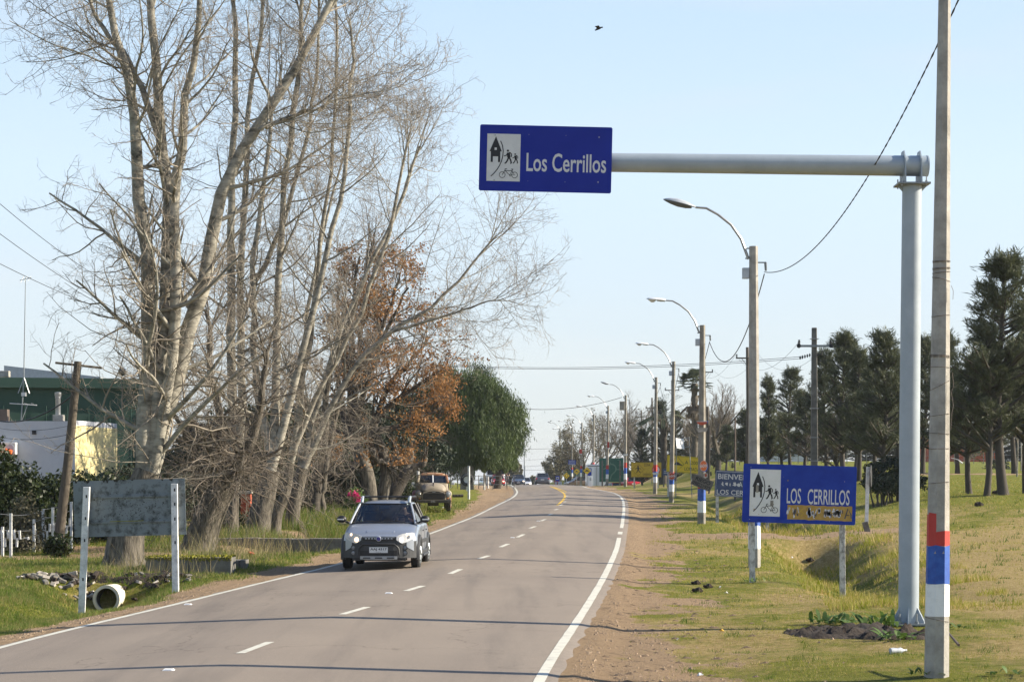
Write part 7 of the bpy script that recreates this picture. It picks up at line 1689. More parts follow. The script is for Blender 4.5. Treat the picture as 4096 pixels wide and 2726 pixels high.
# white and yellow house
def px_box(mb, x0, x1, y0, y1, Y, d, off): 
    a, c_ = at(x0, y1, Y), at(x1, y0, Y); mb.box((a.x+c_.x)/2-off.x, Y+d/2-off.y, (a.z+c_.z)/2-off.z, c_.x-a.x, d, c_.z-a.z)
YW = 82; base = on(200, YW); o = thing('house', base, 'white flat roofed house with a sunny yellow side at the far left', 'house')
def wquad(name, m_, parent, p, q, z0, z1, th=.2, off=None):
    """upright wall from plan point p to q"""
    d = (Vector((*q,0))-Vector((*p,0))); n = Vector((d.y,-d.x,0)).normalized()*th; mb = MB(); P0, Q0 = Vector((*p,0)), Vector((*q,0)); vs = [P0, Q0, Q0-n, P0-n]
    vs = [v+Vector((0,0,z)) for z in (z0,z1) for v in vs]; vs = [v-base for v in vs]; return mb.add(vs, [(0,1,5,4),(1,2,6,5),(2,3,7,6),(3,0,4,7),(4,5,6,7)]).build(name, m_, parent)
zr = at(300, 1683, YW).z; zt2 = at(300,1678,YW).z; zg = float(g(base.x, YW))-1
xc = at(300, 1700, YW).x; xl = at(-150, 1700, YW).x; xr = at(478, 1700, YW+5).x
wquad('front_wall', 'wall_white', o, (xl, YW), (xc, YW), zg, zr)
# sunny wall turns away to the right
wquad('side_wall', 'wall_yellow', o, (xc, YW+.0), (xr, YW+4.5), zg, zr-.18)
wquad('parapet', 'wall_white', o, (xc-.01, YW-.03), (xr, YW+4.45), zr-.19, zr+.03)
MB().add([Vector(v)-base for v in ((xl,YW,zr-.02),(xc,YW,zr-.02),(xr,YW+4.5,zr-.02),(xl,YW+8,zr-.02))], [(0,1,2,3)]).build('roof', 'concrete_old', o)
v = at(137,1728,YW)-base; MB().box(v.x,-.02,v.z,.17,.05,.17).build('vent_hole', 'black', o)
v = at(42,1793,YW)-base; ac = MB().box(v.x,-.25,v.z,.62,.35,.50).build('air_conditioner', 'sign_white', o, bevel=.03); MB().lathe([(.0,-.44),(.17,-.44),(.19,-.43)], 18, 'Y', (v.x+.08,0,v.z)).build('fan_grille', 'lamp_grey', ac)
v = at(375,1858,YW+1)-base; MB().box(v.x,.6,v.z,.8,.1,.75).build('grey_panel', 'lamp_grey', o, rot=(0,0,math.radians(38)))
v = at(22,1802,YW-.6)-base; MB().tube([v+Vector((-.3,0,.08)),v+Vector((.25,0,-.06))], .10, 10).build('orange_pipe', 'orange', o)
# chimney flue on the roof
v = at(232,1683,YW+2)-base; ch = MB().box(v.x+.03,v.y,v.z+.13,.42,.4,.26).build('chimney_block', 'concrete', o, bevel=.01); MB().lathe([(.11,.25),(.11,.95),(.13,.98),(.11,1.0),(.14,1.08),(.14,1.2),(.0,1.22)], 14, 'Z', (v.x,v.y,v.z)).build('flue', 'steel', ch, smooth=True)
v = at(12,1670,YW+2)-base; MB().box(v.x,v.y,v.z+.1,.45,.4,.5).build('chimney', 'wire_rust', o)
# green hall
YG = 108; base = on(250, YG); o = thing('warehouse', base, 'long dark green hall with a flat roof behind the white house', 'building')
a, c_ = at(-200, 1535, YG), at(700, 1535, YG+6); zb = float(g(base.x, YG))-1
wquad('wall', 'wall_green', o, (a.x, YG), (c_.x, YG+2), zb, at(0,1545,YG).z); wquad('fascia', 'wall_green', o, (a.x, YG-.35), (c_.x, YG+1.6), at(0,1548,YG).z, at(0,1508,YG).z, .4)
for k in range(10):
    xx = a.x+(c_.x-a.x)*(k+.5)/10; MB().box(xx-base.x, -.05+.2*k, 2.2, .05,.06,6).build('wall_seam', 'wall_green', o)
v = at(85,1478,YG+8)-base; MB().add([(v.x-1.,v.y,v.z-.55),(v.x+4.6,v.y,v.z-.55),(v.x+4.6,v.y,v.z-.42),(v.x-1.,v.y,v.z+.25),(v.x-1.,v.y+8,v.z-.55),(v.x+4.6,v.y+8,v.z-.55),(v.x+4.6,v.y+8,v.z-.42),(v.x-1.,v.y+8,v.z+.25)], [(0,1,2,3),(4,7,6,5),(2,6,7,3),(1,5,6,2),(0,3,7,4)]).build('roof_canopy', 'lamp_grey', o)
for k, px in enumerate((8,28)):
    v = at(px,1495,YG+1)-base; MB().box(v.x,v.y,v.z,.28,.4,.34).build('roof_block', 'concrete', o, bevel=.02)
v = at(489,1486,YG)-base; MB().ball((v.x,v.y,v.z),.24,.24,.24,14,8).build('water_tank', 'paint_dark', o, smooth=True)
# lattice television mast
YM = 88; a = at(84, 1690, YM); t_ = at(101, 1110, YM); o = thing('antenna_mast', (a.x, YM, a.z), 'tall thin television antenna mast rising above the white house', 'antenna')
mz = t_.z-a.z; zt3 = at(97,1530,YM).z-a.z
MB().tube([(0,0,0),(.12,0,zt3),(.20,0,mz)], [.03,.025,.015], 6).build('mast', 'galv_dark', o)
for s_ in (-1,1): MB().tube([(.14,0,at(98,1510,YM).z-a.z),(.12+s_*.25,0,at(98,1572,YM).z-a.z)], .018, 4).build('stay', 'steel', o)
MB().box(.12,0,at(97,1576,YM).z-a.z,.2,.1,.16).build('box', 'sign_white', o); z_ = at(97,1616,YM).z-a.z; MB().tube([(-.5,0,z_+.04),(.7,0,z_-.04)], .02, 5).build('boom', 'sign_white', o); MB().tube([(.0,0,0),(.3,0,z_)], .015, 4).build('stay', 'steel', o)
for k in range(4): MB().tube([(-.4+k*.3,-.25,z_+.03),(-.4+k*.3,.25,z_+.03)], .008, 4).build('element', 'steel', o)
z_ = mz-.12; MB().tube([(-.05,0,z_),(.45,0,z_+.12)], .015, 4).build('boom', 'galv_dark', o)
for k in range(3): MB().tube([(.0+k*.16,-.1,z_-.12+.04*k),(.1+k*.16,.1,z_+.2)], .010, 4).build('element', 'galv_dark', o)
# tyre sign, posts and hydrant by the pepper tree
Yt = 142; v = on(1868, Yt); c = at(1868, 1917, Yt); o = thing('tyre_sign', (c.x, Yt, v.z), 'big black tyre standing up as a roadside sign under the pepper tree', 'tyre'); 
MB().lathe([(.24,-.14),(.40,-.16),(.46,-.08),(.47,0),(.46,.08),(.40,.16),(.24,.14),(.24,-.14)], 28, 'Y', (0,0,c.z-v.z)).build('tyre', 'rubber', o, smooth=True); MB().lathe([(0,-.02),(.25,-.02)], 24, 'Y', (0,0,c.z-v.z)).build('painted_disc', 'sign_white2', o)
for k, ch_ in enumerate('GOMERIA'): 
    a_ = math.radians(150-k*20); text(ch_, 'sign_letter', o, .35*math.cos(a_), c.z-v.z+.35*math.sin(a_), .06, .09, y=-.165, rot=a_-PI/2)
MB().box(0,.1,(c.z-v.z)/2-.2,.1,.1,c.z-v.z).build('post', 'post_white', o)
c = at(1878,1888,146); o = thing('garage_wall', on(1872,147), 'pale ochre garage wall partly seen under the pepper tree', 'wall'); 
for k in range(4): MB().box(-.45+.25*k,0,.85,.24,.2,1.7).build('panel', 'stone', o)
for px, Y, pt, lab in ((1875,118,1862,'white post right of the tyre sign, taller'),(1937,150,1895,'white post at the right edge of the pepper tree shade'),(1952,158,1905,'short white stub post near the red hatchback'),(1672,100,1870,'pale post behind the cab of the old pickup'),(1710,128,1880,'thin pale post between the dark trunks')):
    b0 = on(px, Y); t_ = at(px, pt, Y); o = thing('marker_post', b0, lab, 'post', 'white posts under the pepper tree'); MB().tube([(0,0,-.2),(0,0,t_.z-b0.z)], .07, 6).build('post', 'post_white', o); MB().box(0,0,t_.z-b0.z,.12,.12,.03).build('cap', 'concrete', o)
b0 = gp(1845, 1955); o = thing('hydrant', b0, 'small bright yellow orange hydrant on the grass right of the old pickup', 'hydrant'); MB().lathe([(.09,0),(.08,.05),(.06,.08),(.06,.30),(.08,.32),(.06,.38),(0,.41)], 12, 'Z').build('body', 'yellow', o, smooth=True); MB().tube([(-.10,0,.24),(.10,0,.24)], .03, 8).build('outlet', 'orange', o)
b0 = gp(1820, 1987); o = thing('log', b0, 'dark short log lying on the grass beside the old pickup', 'log'); MB().tube([(-.15,0,.08),(.5,.05,.09)], .09, 10).build('trunk', 'bark_dark', o)
for px in (1812,1825,1838): MB().box((px-1820)/F*b0.y,-.09,.08,.08,.02,.10).build('gap', 'soil', o)
o = thing('fence', on(1920, 156), 'dim low fence and gates under the pepper tree', 'fence', 'fences at the left')
for k in range(14): MB().box(-4.5+k*.55,0,.5,.06,.06,1.1).build('post', 'concrete_old', o)
for z_ in (.35,.7,1.0): MB().tube([(-4.6,0,z_),(2.8,0,z_)], .02, 4).build('wire', 'steel', o)

# ------------------------------------------------------------------ power poles on the right
def power(px, top, Y, armrow, half, label, m_='pole_wood', r=(.15,.10), conc=False):
    b0 = on(px, Y); t_ = at(px, top, Y); H = t_.z-b0.z; o = thing('utility_pole', b0, label, 'utility pole', 'utility poles'); za = at(px, armrow, Y).z-b0.z
    if conc: MB().tube([(0,0,-.3),(0,0,H)], [r[0]*1.25, r[1]*1.2], 4, phase=.5).build('pole', m_, o, bevel=.03)
    else: MB().tube([(0,0,-.3),(.05,0,H*.6),(0,0,H)], [r[0], (r[0]+r[1])/2, r[1]], 10).build('pole', m_, o, smooth=True)
    MB().box(0,-r[1]-.04,za,half*2,.09,.10).build('crossarm', 'galv_dark' if conc else m_, o)
    for s_ in (-1,1): 
        MB().tube([(s_*.05,-r[1]-.03,za-.5),(s_*half*.5,-r[1]-.04,za-.04)], .02, 4).build('brace', m_, o) if not conc else None
        MB().lathe([(.02,0),(.07,.05),(.03,.09),(.075,.13),(.03,.17),(.06,.22),(.0,.24)], 10, 'Z', (s_*(half-.06),-r[1]-.04,za+.05)).build('insulator', 'black', o)
    return o, b0, za
o, ub, za = power(3257, 1310, 92, 1384, .78, 'heavy dark concrete power pole with round discs on its crossarm, behind the lower sign', 'concrete_dark', (.19,.13), True)
for s_ in (-1,1): MB().lathe([(0,-.05),(.09,-.05),(.10,0),(.09,.05),(0,.05)], 16, 'Y', (s_*.74,-.22,za)).build('disc', 'black', o)
for k in range(5): MB().lathe([(.02,-.05),(.085,-.03),(.085,0),(.02,.03)], 10, 'X', (-.22-k*.11,-.16,za-.42-k*.03)).build('insulator', 'black', o)
MB().tube([(.12,-.1,za-.42),(.32,-.12,za-.38),(.36,-.12,za-.2)], .03, 5).build('bracket', 'black', o)
for row in (1355,1633,1749,1842): MB().box(0,0,at(3257,row,92).z-ub.z,.38,.38,.02).build('strap', 'lamp_grey', o)
UP = [(Vector((ub.x-.7,92,ub.z+za+.2)), Vector((ub.x+.7,92,ub.z+za+.2)))]
for px, top, Y, ar, half, lab in ((2989,1388,142,1432,.82,'wooden power pole with a crossarm just left of the pale lamp pole'),(2818,1470,196,1488,.82,'power pole whose crossarm sticks out behind the RIEGO pole'),(2688,1520,228,1560,.82,'power pole with a crossarm behind the bump sign lamp pole'),(2608,1590,262,1632,.82,'power pole with a crossarm behind the speed board lamp pole'),(2565,1640,296,1667,.82,'far power pole with a crossarm, left of the evergreens'),(2513,1672,330,1700,.7,'faint farthest power pole among the bare trees'),(2830,1625,150,1900,.3,'thin green pole close behind the RIEGO pole')):
    o, b_, za_ = power(px, top, Y, ar, half, lab); UP.append((Vector((b_.x-half,Y,b_.z+za_+.25)), Vector((b_.x+half,Y,b_.z+za_+.25))))
k = 0
for i in range(6):
    for j in (0,1):
        props(cable('power_line', UP[i][j], UP[i+1][j], 1.2, .008, 'x'), ('left' if j == 0 else 'right')+' thin wire of power line span number '+['one','two','three','four','five','six'][i]+' from the concrete pole', 'cable', 'thin power lines')
for b_, t_, Y, lab in (((3000-60,1940),(2941,1670),118,'thin rusty red pole standing before the casuarinas'),((2836,1900),(2838,1700),135,'thin dark pole right of the RIEGO pole'),((4085,1915),(4085,1740),150,'pale concrete post far right among the casuarinas')):
    A = on(b_[0], Y); T_ = at(*t_, Y); o = thing('thin_pole', A, lab, 'pole'); MB().tube([(0,0,-.2),T_-A], [.06,.045], 8).build('pole', 'wire_rust' if 'red' in lab else ('concrete_old' if 'pale' in lab else 'bark_dark'), o); MB().box(T_.x-A.x,0,T_.z-A.z,.12,.12,.04).build('cap', 'concrete_old', o)
# double armed lamp far ahead
Yd = 300; b0 = on(2098, Yd); t_ = at(2098, 1722, Yd); H = t_.z-b0.z; o = thing('street_lamp', b0, 'far double armed street lamp standing alone over the crest', 'street lamp')
MB().tube([(0,0,0),(0,0,H)], [.13,.07], 8).build('pole', 'lamp_grey', o); MB().lathe([(.07,H-.9),(.2,H-.75),(.2,H-.6),(.07,H-.5)], 10, 'Z').build('collar', 'lamp_grey', o)
for s_ in (1,-1):
    MB().tube([(s_*.15,0,H-.7),(s_*.35,0,H-.1),(s_*.9,0,H+.12),(s_*1.1,0,H+.13)], .035, 6).build('lamp_arm', 'lamp_grey', o); MB().ball((s_*1.4,0,H+.15),.38,.14,.10,12,6).build('lamp_shade', 'lamp_white', o, smooth=True)
MB().ball((-.05,-.3,H+.05),.25,.3,.12,12,6).build('lamp_shade', 'lamp_white', o, smooth=True)
# wires across
def wire(a, c_, sag, lab, r=.010, grp='wires over the road'): cable('power_line', a, c_, sag, r, lab, 'cable', grp, n=20)
wire(at(1700,1455,118), Vector((ub.x-.5,92,at(3200,1425,92).z)), .35, 'upper of the two parallel wires crossing the sky to the concrete power pole', .012)
wire(at(1700,1460,118), Vector((ub.x-.5,92.1,at(3200,1432,92).z)), .35, 'lower of the two parallel wires crossing the sky to the concrete power pole', .012)
wire(at(1900,1600,165), at(2487,1588,172), .9, 'thicker cable coming out of the pepper tree to the transformer pole', .022)
wire(at(1900,1789,262), at(2330,1786,262), .25, 'thin low cable between the pepper tree and the bump diamonds', .018)
wire(at(1900,1870,330), at(2300,1850,330), .2, 'lowest thin cable over the crest, left', .018); wire(at(2000,1880,335), at(2300,1872,335), .1, 'second low cable over the crest', .022); wire(at(2000,1852,340), at(2300,1830,340), -.2, 'rising thin cable over the crest', .014)
for (a, c_, sg, lab) in (((0,815),(700,1230),.35,'highest of the three wires at the far left'),((0,935),(800,1370),.3,'middle one of the three wires at the far left'),((0,1055),(760,1330),.2,'lowest of the three wires at the far left')):
    wire(at(*a, 34), at(*c_, 62), sg, lab, .006, 'three wires entering at the left')
wire(at(0,1683,60), at(290,1580,53), .25, 'thick dark cable drooping to the leaning wooden pole', .02, 'cables at the leaning pole'); wire(at(0,1748,60), at(280,1735,53), .1, 'thin cable across the white house wall', .008, 'cables at the leaning pole')
wire(at(0,1712,60), at(285,1700,53), .1, 'faint upper cable across the white house wall', .006, 'cables at the leaning pole')
# container and roadside building
Yk = 232; c = at(2387, 1895, Yk); zg = float(g(c.x, Yk)); o = thing('shipping_container', (c.x, Yk, zg), 'white shipping container with closed doors behind the lamp poles', 'container'); w, h = 76/F*Yk, at(2387,1856,Yk).z-zg
MB().box(0,3,h/2,w,6,h).build('body', 'paint_white', o)
for s_ in (-1,1): 
    d_ = MB().box(s_*w/4,-.03,h*.47,w/2-.05,.04,h*.86).build('door', 'paint_white', o)
    MB().tube([(s_*w*.08,-.08,.15),(s_*w*.08,-.08,h*.9)], .025, 6).build('lock_rod', 'lamp_grey', d_); MB().tube([(s_*w*.35,-.08,.15),(s_*w*.35,-.08,h*.9)], .025, 6).build('lock_rod', 'lamp_grey', d_)
MB().box(0,-.06,h*.47,.05,.04,h*.86).build('door_gap', 'black', o); MB().box(0,-.06,h*.925,w*.97,.03,.08).build('header', 'black', o); MB().box(0,-.05,.04,w,.05,.1).build('sill', 'black', o)
Yk = 300; c = at(2305, 1900, Yk); zg = float(g(c.x, Yk)); o = thing('kiosk', (c.x, Yk, zg), 'small kiosk with a teal awning behind the bump warning diamonds', 'building'); MB().box(0,1.5,1.2,3.2,3,2.4).build('wall', 'wall_green', o); MB().box(0,-.4,at(2305,1893,Yk).z-zg,3.6,1.4,.9).build('awning', 'green_sign_mark', o); MB().box(0,-.02,1.1,2.2,.06,1.0).build('window', 'glass_dark', o)
o = thing('cabinet', on(2362, 214), 'small pale meter cabinet beside the bump diamond post', 'cabinet'); MB().box(0,0,.55,.35,.3,1.1).build('body', 'lamp_white', o, bevel=.02); MB().box(0,-.16,.75,.2,.02,.3).build('door', 'lamp_grey', o)
# distant houses and hedge line at the right
o = thing('house', on(3140, 230), 'white walled house glimpsed far behind the casuarina trunks', 'house'); MB().box(0,2,1.3,5,4,2.6).build('wall', 'wall_white', o); MB().prism([(-3,2.6),(3,2.6),(0,3.6)], 0, 4).build('roof', 'brick_red', o); MB().box(.9,-.03,1.4,1.,.06,.9).build('window', 'glass_dark', o)
o = thing('house', on(3860, 235), 'low reddish brick house far behind the curved casuarina trunk', 'house'); MB().box(0,2,1.5,9,4,3).build('wall', 'brick_red', o); MB().box(0,2,3.1,9.6,4.6,.2).build('roof', 'concrete_old', o)
for k in (-3,-1,1.4,3.2): MB().box(k,-.03,1.5,.8,.06,1.).build('window', 'glass_dark', o)
bush('bush', 'round dark bush far right beyond the dirt path', [E(3990,1880,165,1.1,1,.9)], 'leaf_dark', 2400, (.16,.1), 111)
for k, (px, Y) in enumerate([(2960,250),(3060,252),(3160,255),(3260,252),(3360,250),(3460,252),(3560,250),(3660,255),(3760,252),(3860,256),(3960,252),(4060,250),(4150,250),(2880,250)]):
    b0 = on(px, Y); put(protoD[k%2], b0, b0.z+4.2+1.6*math.sin(k*2.1), 'distant dark tree in the line behind the park, part '+['far left','second','third','fourth','fifth','sixth','seventh','eighth','ninth','tenth','eleventh','twelfth','last','first'][k], 'far tree line behind the park', k*1.3, 3.0, name='distant_tree')
# fence line at the far side of the park
o = thing('fence', on(3700, 205), 'distant post and rail fence across the far side of the park', 'fence')
x0 = o.location.x
for k in range(60):
    xx = -28+k*1.0; zz = float(g(x0+xx, 205))-o.location.z; MB().box(xx,0,zz+.55,.07,.07,1.1).build('post', 'concrete_old', o)
for z_ in (.5,.9): MB().tube([(xx, 0, float(g(x0+xx,205))-o.location.z+z_) for xx in range(-28,32,6)], .015, 4).build('wire', 'steel', o)
for px, Y, top, lab in ((4068,108,1600,'thin bare sapling at the right edge, in front of the tall casuarina'),(3950,150,1745,'pale thin trunk far behind at the right'),(3775,170,1760,'short thin trunk beyond the near banded pole')):
    A = on(px, Y); T_ = at(px-6, top, Y); rng = R_(px); o = thing('sapling', A, lab, 'tree', 'thin saplings in the park'); P_ = resample(np.array([tuple(A+Vector((0,0,-.1))), tuple((A+T_)/2+Vector((.08,0,0))), tuple(T_)]), 8)[None]; rr = np.linspace(.05,.015,8)[None]
    npobj('trunk', [tubes_np(P_, rr, 7)], 'bark_pale', o, np.array(A)); P1, R1_ = spawn(P_, rr, 9, .4, 1, .7, 1.2, 5, .5, .5, rng, rmin=.008); P2, R2 = spawn(P1, R1_, 5, .2, 1, .7, .5, 3, .4, .5, rng, rmin=.006); npobj('crown', [tubes_np(P1,R1_,4), tubes_np(P2,R2,3)], 'twig', o, np.array(A), 'stuff')

# ------------------------------------------------------------------ small things on the right verge
wb = gp(3440, 2545); lump('earth_mound', 'dug up soil mound, coloured dark like a shaded hole, left of the gantry foot', [(wb.x-.05,wb.y+.3,1.05,.85,.17),(wb.x+.5,wb.y-.2,.8,.6,.14),(wb.x-.45,wb.y+.35,.7,.5,.10)], 'soil', 95, 'earth')
def weed(label, px, py, n, ln, seed, m_='leaf_weed', spread=.25, wd=.035):
    rng = R_(seed); b0 = gp(px, py); o = thing('weed_plant', b0, label, 'weed', 'leafy weeds by the gantry'); 
    for k in range(n):
        a = rng.rand()*2*PI; el = rng.uniform(.25,1.2); l_ = ln*rng.uniform(.6,1.2); d = np.array([math.cos(a)*math.cos(el), math.sin(a)*math.cos(el), math.sin(el)]); s_ = np.array([-math.sin(a), math.cos(a), 0.]); p_ = np.array([rng.uniform(-spread,spread), rng.uniform(-spread,spread)*.5, .03]); V = []
        for j, ww in enumerate((.2,.8,1.,.75,.1)): V += [p_-s_*wd*ww, p_+s_*wd*ww]; p_ = p_+d*l_/4; d = d+np.array([0,0,-.22]); 
        V = np.array(V); me = np_mesh('leaf', V, np.array([[2*j,2*j+1,2*j+3,2*j+2] for j in range(4)]), True); link('leaf', me, m_, o)
weed('large spiky leafed weed on the dug up soil left of the gantry', 3500, 2512, 40, .42, 96, spread=.35)
weed('dark leafed weed at the left end of the soil mound', 3330, 2500, 40, .32, 97, spread=.35)
weed('broad leafed weed just in front of the soil mound', 3570, 2560, 22, .30, 98, wd=.04, spread=.3)
weed('low green weed at the right foot of the near pole', 3800, 2520, 16, .16, 99)
weed('low weed patch at the base of the near pole', 3720, 2708, 18, .15, 100, wd=.02)
weed('small weed at the lower right corner', 4030, 2705, 14, .14, 101, wd=.03)
weed('tuft of weed at the foot of the left sign post', 3020, 2335, 20, .2, 102, wd=.015)
q = gp(3560, 2620); o = thing('bottle', q, 'crushed clear plastic bottle lying in the grass below the gantry', 'bottle', rz=.4); MB().lathe([(.0,0),(.04,.005),(.043,.05),(.035,.12),(.043,.17),(.015,.22),(.015,.25),(0,.25)], 12, 'X', (0,0,.05)).build('body', 'lamp_grey', o, smooth=True); MB().lathe([(.017,.245),(.017,.265),(0,.265)], 10, 'X', (0,0,.05)).build('cap', 'sign_white', o)
a, c_ = at(3786, 2520, 25.2), at(3835, 2578, 24.4); props(MB().tube([a, c_], [.014,.018], 6).build('iron_rod', 'wire_rust'), 'rusty iron rod sticking out behind the near pole', 'rod')
for px, py, m_, s_, lab in ((2708,2565,'sign_white',.05,'crumpled white scrap of paper on the dirt verge'),(2904,2374,'sign_white',.05,'white bit of litter on the grass near the left sign post'),(2800,2716,'sign_white2',.05,'pale stone like litter at the bottom of the verge'),(3170,2253,'sign_white',.06,'white scrap in the ditch right of the left sign post'),(2880,2350,'white_paint',.04,'tiny white scrap further up the verge'),(2510,1990,'concrete_old',.05,'small stone by the road edge far up'),(2886,2527,'line_yellow',.05,'thin pale yellow stick on the grass verge')):
    q = gp(px, py); props(MB().add([(-s_,0,.0),(0,-s_*.4,.01),(s_,0,.02),(.2*s_,s_*.5,s_*.7),(-.3*s_,.2*s_,s_*.9)], [(0,1,4),(1,2,3,4),(0,4,3),(0,3,2),(0,2,1)]).build('litter', m_, loc=q, rot=(0,0,px*.7)), lab, 'litter', 'litter on the verges')
for px, py, s_, lab in ((2784,2338,.09,'dark clod of earth beside the dirt verge, farthest'),(2832,2352,.09,'dark clod of earth right of the farthest clod'),(2790,2368,.10,'double dark clod of earth on the dirt verge'),(3984,1976,.16,'dark lump on the park grass left of the tallest casuarina'),(3916,2024,.16,'dark pointed lump on the park grass behind the near pole'),(3240,2250,.12,'dark heap of leaves in the ditch under the lower sign')):
    q = gp(px, py); rg = R_(px); mb = MB(); mb.ball((0,0,s_*.4), s_, s_*.7, s_*.6, 10, 6); mb.v = [(x*(1+.25*math.sin(y*60+z*40)), y, z*(1+.2*math.sin(x*50))) for x, y, z in mb.v]; props(mb.build('clod', 'soil', loc=q), lab, 'clod', 'dark clods of earth')
# birds
def bird(label, px, py, Y, s_, ang):
    c = at(px, py, Y); o = thing('bird', c, label, 'bird'); skb = MB(); skb.tube([(-.09*s_,0,-.02*s_),(-.03*s_,0,0),(.04*s_,0,.01*s_),(.09*s_,0,.02*s_)], [.008*s_,.028*s_,.03*s_,.012*s_], 8); skb.build('body', 'black', o, rot=(0,-ang,0), smooth=True)
    MB().ball((.10*s_*math.cos(ang),0,.10*s_*math.sin(ang)+.01), .022*s_,.02*s_,.02*s_,8,6).build('head', 'black', o)
    for sg in (-1,1): MB().add([(-.03*s_,0,.01),(.05*s_,0,.02),(.01*s_,sg*.16*s_,.05*s_),(-.10*s_,sg*.20*s_,.02*s_)],[(0,1,2,3)]).build('wing', 'black', o)
bird('small dark bird flying high in the middle of the sky', 2393, 116, 40, .8, .25)
bird('bird perched on the farthest lamp', 2203, 1683, 344, 1.6, .5)
# chips of moss on slab etc are done; dead sticks under the left sign
q = gp(2660,2500); rg = R_(301); n_ = 230; Yc_ = 1/(1/21+(1/60-1/21)*rg.rand(n_)); Xc_ = XR(Yc_)+.5+2.3*rg.rand(n_); V_ = []; F_ = []
for x, y in zip(Xc_, Yc_):
    r_ = rg.uniform(.03,.12); z = float(g(x, y)); k0 = len(V_)
    V_ += [(x+r_*math.cos(a)*rg.uniform(.7,1.3), y+r_*.6*math.sin(a)*rg.uniform(.7,1.3), z-.01) for a in lin(0, 2*PI*6/7, 7)]+[(x+rg.uniform(-.02,.02), y, z+r_*.26)]
    F_ += [(k0+i, k0+(i+1)%7, k0+7) for i in range(7)]
me = bpy.data.meshes.new('loose_soil'); me.from_pydata(V_, [], F_); props(link('loose_soil', me, 'soil_clod'), 'small brown crumbs of soil scattered over the right dirt verge', 'soil', kind='stuff')
# ------------------------------------------------------------------ grass blades
def grass(name, label, region, n, hgt, wd, seed, dens, m_, tall=None):
    rng = R_(seed); x0, x1, y0, y1 = region; u = rng.rand(int(n*1.0)); 
    y = 1/(1/y0+(1/y1-1/y0)*rng.rand(n))            # denser near the camera
    x = x0(y)+(x1(y)-x0(y))*rng.rand(n)
    keep = rng.rand(n) < dens(x, y); x, y = x[keep], y[keep]; n = len(x); z = g(x, y)
    hh = hgt*(.35+1.1*rng.rand(n)**1.6)*(1+.5*np.clip(wob(x,y,2.2,30),-1,1)) * (np.clip(y/38,.8,1.7)); a = rng.rand(n)*2*PI; ww = wd*(.6+.8*rng.rand(n))*np.clip(y/34,.8,3.2)
    if tall is not None: hh = hh*tall(x, y)
    le = rng.uniform(.1,.8,n)*hh; la = rng.rand(n)*2*PI
    B_ = np.stack([x,y,z-.01],1); s_ = np.stack([np.cos(a),np.sin(a)*.4,np.zeros(n)],1)*ww[:,None]/2
    T_ = B_+np.stack([le*np.cos(la), le*np.sin(la), hh],1)
    V = np.stack([B_-s_, B_+s_, T_],1).reshape(-1,3); me = np_mesh(name, V, np.arange(len(V)).reshape(-1,3)); o = link(name, me, m_); return props(o, label, 'grass', kind='stuff')
def grassmat(name, dry, green, k):
    m = bpy.data.materials.new(name); m.use_nodes = True; t = m.node_tree; p = t.nodes['Principled BSDF']; p.inputs['Roughness'].default_value = .6; p.inputs['Specular IOR Level'].default_value = .25
    ge = t.nodes.new('ShaderNodeNewGeometry'); n = t.nodes.new('ShaderNodeTexNoise'); n.inputs['Scale'].default_value = 2.2; n.inputs['Detail'].default_value = 8; n.inputs['Roughness'].default_value = .75; t.links.new(ge.outputs['Position'], n.inputs['Vector'])
    n2 = t.nodes.new('ShaderNodeMath'); n2.operation = 'MULTIPLY_ADD'; n2.inputs[1].default_value = .35; rp = t.nodes.new('ShaderNodeValToRGB'); rp.color_ramp.elements[0].position = .40-k; rp.color_ramp.elements[1].position = .62-k+.0
    rp.color_ramp.elements[0].color = (*dry,1); rp.color_ramp.elements[1].color = (*green,1); t.links.new(ge.outputs['Random Per Island'], n2.inputs[0]); sb = t.nodes.new('ShaderNodeMath'); sb.operation = 'SUBTRACT'; sb.inputs[1].default_value = .17; t.links.new(n.outputs['Fac'], sb.inputs[0]); t.links.new(sb.outputs[0], n2.inputs[2]); t.links.new(n2.outputs[0], rp.inputs[0]); t.links.new(rp.outputs[0], p.inputs['Base Color'])
    tr = t.nodes.new('ShaderNodeBsdfTranslucent'); t.links.new(rp.outputs[0], tr.inputs['Color']); mx = t.nodes.new('ShaderNodeMixShader'); mx.inputs[0].default_value = .3; t.links.new(p.outputs[0], mx.inputs[1]); t.links.new(tr.outputs[0], mx.inputs[2]); t.links.new(mx.outputs[0], t.nodes['Material Output'].inputs['Surface']); MT[name] = m
grassmat('grass_right', (.62,.46,.17), (.28,.31,.015), .03); grassmat('grass_left', (.38,.32,.12), (.12,.20,.022), .04); grassmat('grass_tuft', (.30,.26,.09), (.11,.19,.02), .08); grassmat('grass_dry', (.42,.33,.18), (.30,.27,.12), 0)
dr = lambda x, y: np.clip(1-dirtw(x, y)*.97, .03, 1)*(.35+.65*lush(x, y)**.5)
grass('grass', 'short patchy green and dry grass on the right verge and bank', (lambda y: XR(y)+.8, lambda y: np.maximum(XR(y)+13, y*.262), 20, 105), 300000, .036, .010, 201, dr, 'grass_right')
grass('tall_grass', 'longer green grass tufts in the ditch and around the sign posts on the right', (lambda y: XR(y)+4.2, lambda y: XR(y)+8.2, 34, 110), 60000, .13, .014, 202, lambda x, y: ((wob(x,y,1.3,40) > .25)*.9), 'grass_right')
grass('grass', 'green grass on the left verge between the road and the trees', (lambda y: np.maximum(y*-.262, XL(y)-16), lambda y: XL(y)-.8, 27, 110), 260000, .07, .012, 203, lambda x, y: np.clip(1-dirtw(x, y)*1.1, 0, 1), 'grass_left')
